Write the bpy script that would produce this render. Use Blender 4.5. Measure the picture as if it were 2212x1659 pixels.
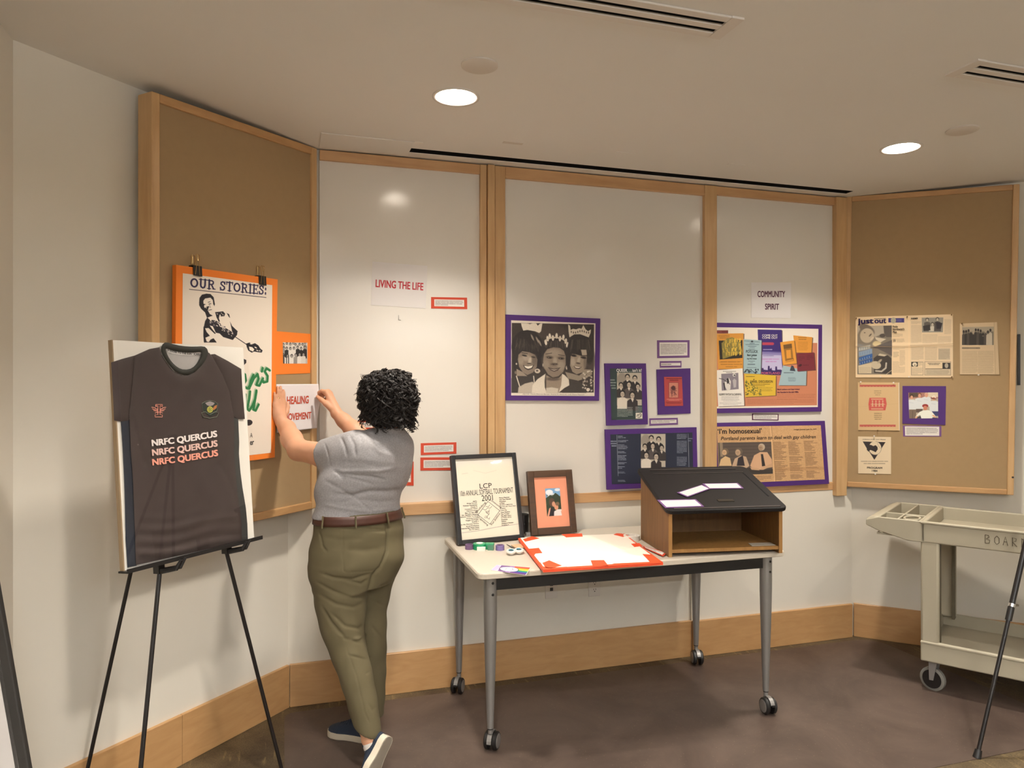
import bpy, bmesh, math, random
import numpy as np
from mathutils import Vector, Matrix
from mathutils.geometry import delaunay_2d_cdt

for o in list(bpy.data.objects): bpy.data.objects.remove(o)
scene = bpy.context.scene
COL = scene.collection
rng = random.Random(7)
nrng = np.random.default_rng(11)

def X3(a, b):
    if np.ndim(a) > 1 or np.ndim(b) > 1: return np.cross(a, b)
    return np.array([a[1] * b[2] - a[2] * b[1], a[2] * b[0] - a[0] * b[2], a[0] * b[1] - a[1] * b[0]], float)
# ---------------------------------------------------------------- camera
FPX = 1573.5                      # focal length in pixels of the 2212 wide frame
YAW = math.radians(-17.35)
CAM = np.array([0.0, -3.7844, 1.6])
camd = bpy.data.cameras.new('camera'); camo = bpy.data.objects.new('camera', camd); COL.objects.link(camo)
camd.sensor_fit = 'HORIZONTAL'; camd.sensor_width = 36.0; camd.lens = 36.0 * FPX / 2212.0
camd.clip_start = 0.05
camo.location = CAM; camo.rotation_euler = (math.pi / 2, 0, YAW)
scene.camera = camo

# ---------------------------------------------------------------- world, exposure
w = bpy.data.worlds.new('world'); scene.world = w; w.use_nodes = True
w.node_tree.nodes['Background'].inputs[0].default_value = (0.9, 0.85, 0.78, 1)
w.node_tree.nodes['Background'].inputs[1].default_value = 0.05
scene.view_settings.view_transform = 'Standard'
scene.view_settings.look = 'None'
scene.view_settings.gamma = 1.0
scene.view_settings.use_curve_mapping = False
scene.view_settings.exposure = 0.1

# ---------------------------------------------------------------- room dimensions
HC = 2.7757                       # ceiling height
XL, XR = 0.0169, 3.4481           # corners of the back wall (y = 0)
S2 = math.sqrt(0.5)
AR = math.radians(43.84)
LAMP_POWER = 18.0
FILL_POWER = 140.0
FILL_COLOR = (0.93, 0.97, 1.0)
LAMP_COLOR = (1.0, 0.925, 0.81)
LAMPS = [(0.67, -0.87), (2.93, -0.90), (0.3, -2.45), (2.75, -2.45), (-0.3, -4.2), (1.65, -4.3), (3.9, -4.3), (0.5, -6.2), (2.75, -6.2)]

# ---------------------------------------------------------------- measuring helpers
FW = np.array([-math.sin(YAW), math.cos(YAW), 0.0]); RT = np.array([math.cos(YAW), math.sin(YAW), 0.0]); UP = np.array([0, 0, 1.0])
def V3(*a): return np.array(a, float)
def ray(x, y): return FW + RT * ((x - 1106) / FPX) - UP * ((y - 829.5) / FPX)
def onz(x, y, z): d = ray(x, y); return CAM + d * ((z - CAM[2]) / d[2])
def onplane(x, y, P, n): d = ray(x, y); return CAM + d * (((np.asarray(P) - CAM) @ n) / (d @ n))
def atdepth(x, y, t): return CAM + ray(x, y) * t
def unit(v): v = np.asarray(v, float); return v / math.sqrt(v @ v)
class Frame:                      # a vertical wall plane: origin, tangent (to the right), normal (into the room)
    def __init__(s, o, t): s.o = np.asarray(o, float); s.t = unit(t); s.n = X3(s.t, UP)
    def at(s, px, py, off=0): return onplane(px, py, s.o + s.n * off, s.n)
    def p(s, u, z, off=0): return s.o + s.t * u + s.n * off + UP * z
    def uz(s, px, py, off=0): P = s.at(px, py, off); return float((P - s.o) @ s.t), float(P[2])
FB = Frame((0, 0, 0), (1, 0, 0))
FL = Frame((XL, 0, 0), (S2, S2, 0))
FR = Frame((XR, 0, 0), (math.cos(AR), -math.sin(AR), 0))

# ---------------------------------------------------------------- object helpers
def link(o): COL.objects.link(o); return o
ROOT = {}
def thing(name, label, cat, loc=(0, 0, 0), group=None):
    o = bpy.data.objects.new(name, None); link(o); o.empty_display_size = 0.05
    o.location = loc; o['label'] = label; o['category'] = cat
    if group: o['group'] = group
    ROOT[o.name] = np.asarray(loc, float)
    return o
def tag(o, label, cat, group=None):
    o['label'] = label; o['category'] = cat
    if group: o['group'] = group
    return o
def mesh_obj(name, verts, faces, mat, parent=None, smooth=False, label=None, origin=None):
    verts = np.asarray(verts, float)
    if parent is not None: org = ROOT[parent.name]
    elif origin is not None: org = np.asarray(origin, float)
    else: org = np.array([(verts[:, 0].min() + verts[:, 0].max()) / 2, (verts[:, 1].min() + verts[:, 1].max()) / 2, verts[:, 2].min()])
    me = bpy.data.meshes.new(name)
    me.from_pydata((verts - org).tolist(), [], [tuple(int(i) for i in f) for f in faces])
    me.update()
    if smooth: me.polygons.foreach_set('use_smooth', [True] * len(me.polygons))
    o = bpy.data.objects.new(name, me); link(o)
    if mat: me.materials.append(mat)
    if parent is not None: o.parent = parent
    else: o.location = org
    ROOT[o.name] = org
    if label: o['label'] = label
    return o
def fast_mesh(name, W, Q, mat_, parent, smooth=True):      # large quad meshes
    org = ROOT[parent.name]; me = bpy.data.meshes.new(name); me.vertices.add(len(W)); me.vertices.foreach_set('co', (np.asarray(W) - org).ravel())
    me.loops.add(Q.size); me.loops.foreach_set('vertex_index', Q.ravel().astype(np.int32)); me.polygons.add(len(Q)); me.polygons.foreach_set('loop_start', (np.arange(len(Q)) * 4).astype(np.int32)); me.polygons.foreach_set('loop_total', np.full(len(Q), 4, np.int32))
    me.update(calc_edges=True); me.polygons.foreach_set('use_smooth', np.full(len(Q), smooth, bool)); me.materials.append(mat_)
    o = bpy.data.objects.new(name, me); link(o); o.parent = parent; ROOT[o.name] = org
    return o
def struct(o): o['kind'] = 'structure'; return o
def bevel(o, w=0.003, seg=2, ang=40):
    m = o.modifiers.new('bevel', 'BEVEL'); m.width = w; m.segments = seg; m.limit_method = 'ANGLE'; m.angle_limit = math.radians(ang)
    return o
def smooth_angle(o, ang=35):
    me = o.data
    me.polygons.foreach_set('use_smooth', [True] * len(me.polygons))
    try: me.set_sharp_from_angle(angle=math.radians(ang))
    except Exception: pass
    return o

class MB:                         # collects shapes into ONE mesh
    def __init__(s): s.v = []; s.f = []
    def add(s, v, f):
        n = len(s.v); s.v += [tuple(map(float, p)) for p in v]; s.f += [tuple(i + n for i in q) for q in f]; return s
    def hexa(s, c):               # 8 corners: bottom 4 ccw, top 4 ccw
        return s.add(c, [(3, 2, 1, 0), (4, 5, 6, 7), (0, 1, 5, 4), (1, 2, 6, 5), (2, 3, 7, 6), (3, 0, 4, 7)])
    def box(s, x0, x1, y0, y1, z0, z1):
        return s.hexa([(x0, y0, z0), (x1, y0, z0), (x1, y1, z0), (x0, y1, z0), (x0, y0, z1), (x1, y0, z1), (x1, y1, z1), (x0, y1, z1)])
    def fbox(s, F, u0, u1, z0, z1, d0, d1):      # box in a wall frame
        return s.hexa([F.p(u0, z0, d1), F.p(u1, z0, d1), F.p(u1, z0, d0), F.p(u0, z0, d0), F.p(u0, z1, d1), F.p(u1, z1, d1), F.p(u1, z1, d0), F.p(u0, z1, d0)])
    def obox(s, c, ax, ay, az, hx, hy, hz):
        c = np.asarray(c, float); ax, ay, az = unit(ax), unit(ay), unit(az)
        q = lambda i, j, k: c + ax * hx * i + ay * hy * j + az * hz * k
        return s.hexa([q(-1, -1, -1), q(1, -1, -1), q(1, 1, -1), q(-1, 1, -1), q(-1, -1, 1), q(1, -1, 1), q(1, 1, 1), q(-1, 1, 1)])
    def tube(s, pts, rad, n=10, cap=True, up=None):
        pts = [np.asarray(p, float) for p in pts]
        if np.isscalar(rad): rad = [rad] * len(pts)
        base = len(s.v); nrm = None
        for i, p in enumerate(pts):
            d = unit(pts[min(i + 1, len(pts) - 1)] - pts[max(i - 1, 0)])
            if nrm is None:
                a = np.array([0, 0, 1.0]) if abs(d[2]) < 0.9 else np.array([1.0, 0, 0])
                nrm = unit(X3(d, a))
            nrm = unit(nrm - d * (nrm @ d)); b = X3(d, nrm)
            for k in range(n):
                a = 2 * math.pi * k / n
                s.v.append(tuple(p + (nrm * math.cos(a) + b * math.sin(a)) * rad[i]))
        for i in range(len(pts) - 1):
            for k in range(n):
                k2 = (k + 1) % n
                s.f.append((base + i * n + k, base + i * n + k2, base + (i + 1) * n + k2, base + (i + 1) * n + k))
        if cap:
            s.f.append(tuple(base + k for k in reversed(range(n)))); e = base + (len(pts) - 1) * n
            s.f.append(tuple(e + k for k in range(n)))
        return s
    def lathe(s, c, axis, prof, n=24):           # prof: list of (along, radius)
        c = np.asarray(c, float); ax = unit(axis)
        return s.tube2(c, ax, prof, n)
    def tube2(s, c, ax, prof, n):
        a = np.array([0, 0, 1.0]) if abs(ax[2]) < 0.9 else np.array([1.0, 0, 0])
        u = unit(X3(ax, a)); v = X3(ax, u); base = len(s.v)
        for (h, r) in prof:
            for k in range(n):
                t = 2 * math.pi * k / n
                s.v.append(tuple(c + ax * h + (u * math.cos(t) + v * math.sin(t)) * max(r, 1e-5)))
        for i in range(len(prof) - 1):
            for k in range(n):
                k2 = (k + 1) % n
                s.f.append((base + i * n + k, base + i * n + k2, base + (i + 1) * n + k2, base + (i + 1) * n + k))
        s.f.append(tuple(base + k for k in reversed(range(n)))); e = base + (len(prof) - 1) * n
        s.f.append(tuple(e + k for k in range(n)))
        return s
    def prism(s, poly, ext):                     # planar polygon (3D points) extruded by vector ext
        poly = [np.asarray(p, float) for p in poly]; ext = np.asarray(ext, float); n = len(poly)
        v = poly + [p + ext for p in poly]
        f = [tuple(reversed(range(n))), tuple(range(n, 2 * n))] + [(i, (i + 1) % n, n + (i + 1) % n, n + i) for i in range(n)]
        return s.add(v, f)
    def build(s, name, mat, parent=None, smooth=False, label=None, origin=None, recalc=True):
        o = mesh_obj(name, s.v, s.f, mat, parent, False, label, origin)
        if recalc:
            bm = bmesh.new(); bm.from_mesh(o.data); bmesh.ops.recalc_face_normals(bm, faces=bm.faces[:]); bm.to_mesh(o.data); bm.free()
        if smooth: smooth_angle(o, smooth if smooth is not True else 35)
        return o

# ---------------------------------------------------------------- materials
def lin(c):
    c = np.asarray(c, float)
    return np.where(c <= 0.04045, c / 12.92, ((c + 0.055) / 1.055) ** 2.4)
def rgb(r, g, b): return tuple(lin(np.array([r, g, b]) / 255.0))
def nodes(m): return m.node_tree.nodes, m.node_tree.links
def mat(name, col, rough=0.6, metal=0.0, spec=0.5, noise=0.0, nscale=20.0, bump=0.0, bscale=120.0, coat=0.0, stretch=None, alpha=1.0, trans=0.0):
    m = bpy.data.materials.new(name); m.use_nodes = True; N, L = nodes(m); b = N['Principled BSDF']
    b.inputs['Base Color'].default_value = (*col, 1); b.inputs['Roughness'].default_value = rough
    b.inputs['Metallic'].default_value = metal; b.inputs['Specular IOR Level'].default_value = spec
    b.inputs['Coat Weight'].default_value = coat; b.inputs['Alpha'].default_value = alpha
    b.inputs['Transmission Weight'].default_value = trans
    tc = N.new('ShaderNodeTexCoord')
    if noise > 0:
        t = N.new('ShaderNodeTexNoise'); t.inputs['Scale'].default_value = nscale; t.inputs['Detail'].default_value = 5
        if stretch:
            mp = N.new('ShaderNodeMapping'); mp.inputs['Scale'].default_value = stretch; L.new(tc.outputs['Object'], mp.inputs[0]); L.new(mp.outputs[0], t.inputs[0])
        else: L.new(tc.outputs['Object'], t.inputs[0])
        mx = N.new('ShaderNodeMix'); mx.data_type = 'RGBA'
        mx.inputs[6].default_value = (*[c * (1 - noise) for c in col], 1); mx.inputs[7].default_value = (*[min(1, c * (1 + noise)) for c in col], 1)
        L.new(t.outputs[0], mx.inputs[0]); L.new(mx.outputs[2], b.inputs['Base Color'])
    if bump > 0:
        t2 = N.new('ShaderNodeTexNoise'); t2.inputs['Scale'].default_value = bscale; t2.inputs['Detail'].default_value = 3
        L.new(tc.outputs['Object'], t2.inputs[0])
        bp = N.new('ShaderNodeBump'); bp.inputs['Strength'].default_value = bump; bp.inputs['Distance'].default_value = 0.002
        L.new(t2.outputs[0], bp.inputs['Height']); L.new(bp.outputs[0], b.inputs['Normal'])
    return m
def wood(name, c1, c2, axis='x', scale=1.0, rough=0.4, knots=0.15):
    m = bpy.data.materials.new(name); m.use_nodes = True; N, L = nodes(m); b = N['Principled BSDF']
    tc = N.new('ShaderNodeTexCoord'); mp = N.new('ShaderNodeMapping')
    st = {'x': (1.2, 14, 14), 'y': (14, 1.2, 14), 'z': (14, 14, 1.2), 'd': (3, 3, 14)}[axis]
    mp.inputs['Scale'].default_value = tuple(q * scale for q in st)
    L.new(tc.outputs['Object'], mp.inputs[0])
    t = N.new('ShaderNodeTexNoise'); t.inputs['Scale'].default_value = 2.2; t.inputs['Detail'].default_value = 8; t.inputs['Distortion'].default_value = 0.8
    L.new(mp.outputs[0], t.inputs[0])
    t3 = N.new('ShaderNodeTexNoise'); t3.inputs['Scale'].default_value = 3.5; t3.inputs['Detail'].default_value = 3
    L.new(tc.outputs['Object'], t3.inputs[0])
    ad = N.new('ShaderNodeMix'); ad.data_type = 'FLOAT'; ad.inputs[0].default_value = knots * 2
    L.new(t.outputs[0], ad.inputs[2]); L.new(t3.outputs[0], ad.inputs[3])
    cr = N.new('ShaderNodeValToRGB'); cr.color_ramp.elements[0].position = 0.32; cr.color_ramp.elements[0].color = (*c2, 1)
    cr.color_ramp.elements[1].position = 0.66; cr.color_ramp.elements[1].color = (*c1, 1)
    L.new(ad.outputs[0], cr.inputs[0]); L.new(cr.outputs[0], b.inputs['Base Color'])
    b.inputs['Roughness'].default_value = rough
    bp = N.new('ShaderNodeBump'); bp.inputs['Strength'].default_value = 0.08; bp.inputs['Distance'].default_value = 0.001
    L.new(t.outputs[0], bp.inputs['Height']); L.new(bp.outputs[0], b.inputs['Normal'])
    return m

M = {}
M['wall'] = mat('wall_paint', rgb(230, 224, 212), 0.7, noise=0.02, nscale=3, bump=0.05, bscale=260)
M['ceiling'] = mat('ceiling_paint', rgb(232, 229, 224), 0.85, noise=0.015, nscale=2, bump=0.03, bscale=200)
M['maple'] = wood('maple_trim', rgb(196, 154, 106), rgb(180, 137, 90), 'd')
M['maple_z'] = wood('maple_upright', rgb(210, 172, 124), rgb(190, 150, 102), 'z')
M['maple_x'] = wood('maple_rail', rgb(208, 166, 120), rgb(188, 144, 100), 'x')
M['cork'] = mat('tan_board_fabric', rgb(164, 137, 100), 0.9, noise=0.05, nscale=30, bump=0.15, bscale=600)
M['black'] = mat('black_plastic', rgb(24, 22, 22), 0.45, noise=0.1, nscale=8)
M['blackmatte'] = mat('black_void', rgb(10, 10, 14), 0.9)
M['blackmetal'] = mat('black_metal', rgb(22, 18, 18), 0.4, metal=0.0, noise=0.05)
M['silver'] = mat('silver_paint', rgb(150, 148, 146), 0.38, metal=0.55, noise=0.03)
M['chrome'] = mat('chrome', rgb(205, 205, 205), 0.2, metal=1.0)
M['brass'] = mat('brass_wire', rgb(200, 165, 110), 0.25, metal=1.0)
M['white'] = mat('white_metal', rgb(225, 218, 210), 0.5)
M['paper'] = mat('white_paper', rgb(226, 222, 222), 0.75, noise=0.01, nscale=6)
M['offwhite'] = mat('off_white_board', rgb(238, 233, 224), 0.7, noise=0.01)
M['orange'] = mat('orange_card', rgb(242, 130, 40), 0.7, noise=0.03, nscale=15)
M['redor'] = mat('red_orange_card', rgb(204, 70, 42), 0.65, noise=0.04, nscale=15)
M['tapeor'] = mat('orange_duct_tape', rgb(240, 82, 42), 0.5, noise=0.03, nscale=15)
M['purple'] = mat('purple_card', rgb(74, 35, 114), 0.65, noise=0.06, nscale=12)
M['mauve'] = mat('faded_purple_card', rgb(116, 78, 134), 0.65, noise=0.05, nscale=12)
M['ink'] = mat('black_ink', rgb(20, 18, 22), 0.8)
M['inkgrey'] = mat('grey_ink', rgb(96, 90, 88), 0.8)
M['navyink'] = mat('navy_ink', rgb(34, 22, 74), 0.8)
M['redink'] = mat('red_ink', rgb(186, 52, 62), 0.8)
M['rustink'] = mat('rust_ink', rgb(190, 72, 46), 0.8)
M['plumink'] = mat('plum_ink', rgb(82, 38, 66), 0.8)
M['whiteink'] = mat('white_ink', rgb(232, 228, 226), 0.8)
def printmat(name, rough):
    m = bpy.data.materials.new(name); m.use_nodes = True; N, L = nodes(m); b = N['Principled BSDF']
    a = N.new('ShaderNodeVertexColor'); a.layer_name = 'Col'; L.new(a.outputs[0], b.inputs['Base Color']); b.inputs['Roughness'].default_value = rough
    return m
M['print'] = printmat('printed_sheet', 0.6)
M['newsprint'] = printmat('newsprint', 0.85)
M['cloth_print'] = printmat('dyed_cloth', 0.75)
# ================================================================ ROOM
CL = np.array([XL - 1.275 * S2, -1.275 * S2])          # where the left wall turns
RLEN = 2.1
CR = FR.p(RLEN, 0)[:2]
rear = -8.2
XO, YO = -2.7, -1.85                                   # the room widens past the short return wall
outer = [(XO, rear), (CR[0], rear), (CR[0], CR[1]), (XR, 0), (XL, 0), (CL[0], CL[1]), (CL[0], YO), (XO, YO)]
# floor
me_v = [(x, y, 0) for x, y in outer] + [(x, y, -0.1) for x, y in outer]
nF = len(outer)
def floor_mat():
    m = bpy.data.materials.new('brown_marbled_floor'); m.use_nodes = True; N, L = nodes(m); b = N['Principled BSDF']
    tc = N.new('ShaderNodeTexCoord')
    n1 = N.new('ShaderNodeTexNoise'); n1.inputs['Scale'].default_value = 3.2; n1.inputs['Detail'].default_value = 9; n1.inputs['Roughness'].default_value = 0.7
    n2 = N.new('ShaderNodeTexNoise'); n2.inputs['Scale'].default_value = 160; n2.inputs['Detail'].default_value = 2
    mp = N.new('ShaderNodeMapping'); mp.inputs['Rotation'].default_value = (0, 0, 0.9); mp.inputs['Scale'].default_value = (14, 2.2, 1)
    n3 = N.new('ShaderNodeTexNoise'); n3.inputs['Scale'].default_value = 2.4; n3.inputs['Detail'].default_value = 4
    for n in (n1, n2): L.new(tc.outputs['Object'], n.inputs[0])
    L.new(tc.outputs['Object'], mp.inputs[0]); L.new(mp.outputs[0], n3.inputs[0])
    cr = N.new('ShaderNodeValToRGB'); e = cr.color_ramp.elements
    e[0].position = 0.35; e[0].color = (*rgb(66, 52, 36), 1); e[1].position = 0.7; e[1].color = (*rgb(122, 104, 74), 1)
    L.new(n1.outputs[0], cr.inputs[0])
    c3 = N.new('ShaderNodeValToRGB'); c3.color_ramp.elements[0].position = 0.60; c3.color_ramp.elements[1].position = 0.68
    L.new(n3.outputs[0], c3.inputs[0])
    mA = N.new('ShaderNodeMix'); mA.data_type = 'RGBA'; mA.inputs[7].default_value = (*rgb(166, 142, 98), 1)
    ml = N.new('ShaderNodeMath'); ml.operation = 'MULTIPLY'; ml.inputs[1].default_value = 0.45
    L.new(c3.outputs[0], ml.inputs[0]); L.new(ml.outputs[0], mA.inputs[0]); L.new(cr.outputs[0], mA.inputs[6])
    c2 = N.new('ShaderNodeValToRGB'); c2.color_ramp.elements[0].position = 0.35; c2.color_ramp.elements[1].position = 0.62
    c2.color_ramp.elements[0].color = (0.45, 0.45, 0.45, 1)
    L.new(n2.outputs[0], c2.inputs[0])
    mB = N.new('ShaderNodeMix'); mB.data_type = 'RGBA'; mB.blend_type = 'MULTIPLY'; mB.inputs[0].default_value = 0.8
    L.new(mA.outputs[2], mB.inputs[6]); L.new(c2.outputs[0], mB.inputs[7]); L.new(mB.outputs[2], b.inputs['Base Color'])
    b.inputs['Roughness'].default_value = 0.6
    return m
M['floor'] = floor_mat()
o = mesh_obj('floor', me_v, [tuple(range(nF)), tuple(reversed(range(nF, 2 * nF)))] + [(i, nF + i, nF + (i + 1) % nF, (i + 1) % nF) for i in range(nF)], M['floor'], origin=(0, 0, 0)); struct(o)

# ceiling with real openings for lamps, slot and vents
LR = 0.085
SLOT = [onz(866, 322, HC)[0], 3.31, -0.168, -0.106]
VENTS = [(-0.8, 1.41, -1.775, -1.635), (2.392, 4.6, -1.775, -1.635)]
vs = [Vector(p) for p in outer]; ed = [(i, (i + 1) % nF) for i in range(nF)]; holes = []
def addloop(pts):
    n = len(vs); vs.extend(Vector(p) for p in pts); ed.extend((n + i, n + (i + 1) % len(pts)) for i in range(len(pts))); holes.append(pts)
for (x, y) in LAMPS: addloop([(x + LR * math.cos(2 * math.pi * k / 28), y + LR * math.sin(2 * math.pi * k / 28)) for k in range(28)])
addloop([(SLOT[0], SLOT[2]), (SLOT[1], SLOT[2]), (SLOT[1], SLOT[3]), (SLOT[0], SLOT[3])])
VSL = []
for (x0, x1, y0, y1) in VENTS:
    for (a, b_) in ((0.033, 0.055), (0.085, 0.107)):
        q = (x0 + 0.045, x1 - 0.045, y0 + a, y0 + b_); VSL.append(q)
        addloop([(q[0], q[2]), (q[1], q[2]), (q[1], q[3]), (q[0], q[3])])
r = delaunay_2d_cdt(vs, ed, [], 1, 1e-5)
def inpoly(p, poly):
    c = False; n = len(poly)
    for i in range(n):
        (x1, y1), (x2, y2) = poly[i][:2], poly[(i + 1) % n][:2]
        if (y1 > p[1]) != (y2 > p[1]) and p[0] < (x2 - x1) * (p[1] - y1) / (y2 - y1) + x1: c = not c
    return c
cv = [(p.x, p.y, HC) for p in r[0]]; cf = []
for f in r[2]:
    c = sum((r[0][i] for i in f), Vector((0, 0))) / len(f)
    if not any(inpoly(c, h) for h in holes) and inpoly(c, outer): cf.append(tuple(reversed(f)))
ceil = mesh_obj('ceiling', cv, cf, M['ceiling'], origin=(0, 0, HC)); struct(ceil)
# unseen black slab added above the ceiling so the openings stay dark
mb = MB(); mb.box(XO - 0.3, CR[0] + 0.3, rear - 0.3, 0.3, HC + 0.16, HC + 0.2); o = mb.build('ceiling_blackout', M['blackmatte']); struct(o)

# walls (solid slabs standing outside the room)
def wall(name, p, q, mat_, th=0.1):
    p = V3(p[0], p[1], 0); q = V3(q[0], q[1], 0); t = unit(q - p); n = X3(t, UP)   # n points into the room if p->q runs left to right
    b = [p, q, q - n * th, p - n * th]
    mb = MB(); mb.hexa([*b, *[c + UP * (HC + 0.16) for c in b]]); o = mb.build(name, mat_, origin=(p[0], p[1], 0)); return struct(o)
wall('wall_back', (XL, 0), (XR, 0), M['wall'])
wall('wall_left', CL, (XL, 0), M['wall'])
wall('wall_right', (XR, 0), CR, M['wall'])
wall('wall_far_left', (CL[0], YO), CL, M['wall'])
wall('wall_side_left', (XO, YO), (CL[0] - 0.1, YO), M['wall'])
wall('wall_outer_left', (XO, rear), (XO, YO), M['wall'])
wall('wall_far_right', CR, (CR[0], rear), M['wall'])
wall('wall_rear', (CR[0], rear), (XO, rear), M['wall'])
# proud lower panel of the back wall, right of the outlets
xp = FB.uz(1491, 1290)[0]
mb = MB(); mb.fbox(FB, xp, XR - 0.012, 0, 0.935, 0, 0.014); o = mb.build('wall_panel', M['wall']); struct(o)

# baseboards: maple boards, one part per board length
BB = 0.21
def baseboard(name, F, u0, u1, cuts, d0=0.0, dd=0.018):
    e = thing(name, 'x', 'x', F.p((u0 + u1) / 2, 0)); del e['label']; del e['category']; struct(e)
    us = [u0] + cuts + [u1]
    for a, b_ in zip(us[:-1], us[1:]):
        mb = MB(); mb.fbox(F, a + 0.0006, b_ - 0.0006, 0.0, BB, d0, d0 + dd); bevel(mb.build('board', M['maple'], e), 0.002, 1)
    return e
baseboard('baseboard_left', FL, -1.28, -0.006, [-0.62])
baseboard('baseboard_back', FB, XL + 0.008, xp, [FB.uz(830, 1400)[0]])
baseboard('baseboard_back', FB, xp, XR - 0.02, [], 0.014, 0.02)
baseboard('baseboard_right', FR, 0.012, RLEN, [1.2])

# downlights
def emis(name, col, s):
    m = bpy.data.materials.new(name); m.use_nodes = True; N, L = nodes(m); b = N['Principled BSDF']
    b.inputs['Base Color'].default_value = (0.8, 0.8, 0.8, 1); b.inputs['Emission Color'].default_value = (*col, 1); b.inputs['Emission Strength'].default_value = s
    return m
M['lens'] = emis('glowing_lamp_lens', (1, 0.88, 0.74), 45.0)
M['reflector'] = mat('lamp_reflector', rgb(245, 240, 232), 0.25, metal=0.0)
lamp_labels = ['bright round ceiling downlight above the curly-haired person', 'bright round ceiling downlight above the right tan board'] + [q + ' ceiling downlight in the room behind the camera' for q in ('nearest left', 'nearest right', 'second row left', 'second row middle', 'second row right', 'last row left', 'last row right')]
for i, (x, y) in enumerate(LAMPS):
    t = thing('ceiling_downlight', lamp_labels[i], 'ceiling light', (x, y, HC), 'recessed ceiling downlights')
    n = 28; mb = MB(); prof = [(0.0, LR + 0.012), (-0.004, LR + 0.012), (-0.004, LR - 0.001), (0.0, LR - 0.001)]
    v = []; f = []
    for k in range(n):
        a = 2 * math.pi * k / n
        for (h, rr) in prof: v.append((x + rr * math.cos(a), y + rr * math.sin(a), HC + h))
    for k in range(n):
        for j in range(3): f.append((k * 4 + j, k * 4 + j + 1, ((k + 1) % n) * 4 + j + 1, ((k + 1) % n) * 4 + j))
    mesh_obj('trim_ring', v, f, M['white'], t, True)
    v = []; f = []
    for k in range(n):
        a = 2 * math.pi * k / n
        for (h, rr) in ((-0.001, LR - 0.001), (0.05, LR - 0.012)): v.append((x + rr * math.cos(a), y + rr * math.sin(a), HC + h))
    for k in range(n): f.append((k * 2, k * 2 + 1, ((k + 1) % n) * 2 + 1, ((k + 1) % n) * 2))
    mesh_obj('reflector', v, f, M['reflector'], t, True)
    mb = MB(); mb.tube2(V3(x, y, HC + 0.016), V3(0, 0, 1), [(0, LR - 0.006), (0.004, LR - 0.006)], n); mb.build('lens', M['lens'], t)
    ld = bpy.data.lights.new('downlight_lamp', 'AREA'); ld.shape = 'DISK'; ld.size = 0.15; ld.energy = LAMP_POWER * (1.0, 0.95, 1.6, 0.75, 1.0, 1.0, 0.5, 1.0, 0.7)[i]; ld.color = LAMP_COLOR; ld.spread = math.radians(113)
    lo = bpy.data.objects.new('downlight_lamp', ld); link(lo); lo.parent = t; lo.location = (0, 0, -0.006)

# added fill lamps, built as direct/indirect pendants behind the camera
M['tube'] = emis('fill_lamp_diffuser', (1, 0.95, 0.88), 3.0)
for i, (x, y) in enumerate([(-0.1, -5.4), (1.6, -5.4)]):
    t = thing('fill_light', ['left', 'right'][i] + ' added fill lamp behind the camera, shaped as a white linear pendant', 'fill lamp', (x, y, 2.3), 'added fill lamps')
    mb = MB(); mb.box(x - 0.6, x + 0.6, y - 0.06, y - 0.05, 2.28, 2.36); mb.box(x - 0.6, x + 0.6, y + 0.05, y + 0.06, 2.28, 2.36); mb.build('housing', M['white'], t)['kind'] = 'stuff'
    mb = MB(); mb.box(x - 0.595, x + 0.595, y - 0.05, y + 0.05, 2.29, 2.295); mb.build('diffuser', M['tube'], t)
    for s_ in (-0.5, 0.5): mb = MB(); mb.tube([V3(x + s_, y, 2.33), V3(x + s_, y, HC)], 0.003, 6); mb.build('suspension_wire', M['silver'], t)
    for (z, rx, k) in ((2.37, math.pi, 1.0), (2.27, 0.0, 0.3)):
        ld = bpy.data.lights.new('fill_lamp', 'AREA'); ld.shape = 'RECTANGLE'; ld.size = 1.15; ld.size_y = 0.1; ld.energy = FILL_POWER * k; ld.color = FILL_COLOR
        lo = bpy.data.objects.new('fill_lamp', ld); link(lo); lo.parent = t; lo.location = (0, 0, z - 2.3); lo.rotation_euler = (rx, 0, 0)
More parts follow.
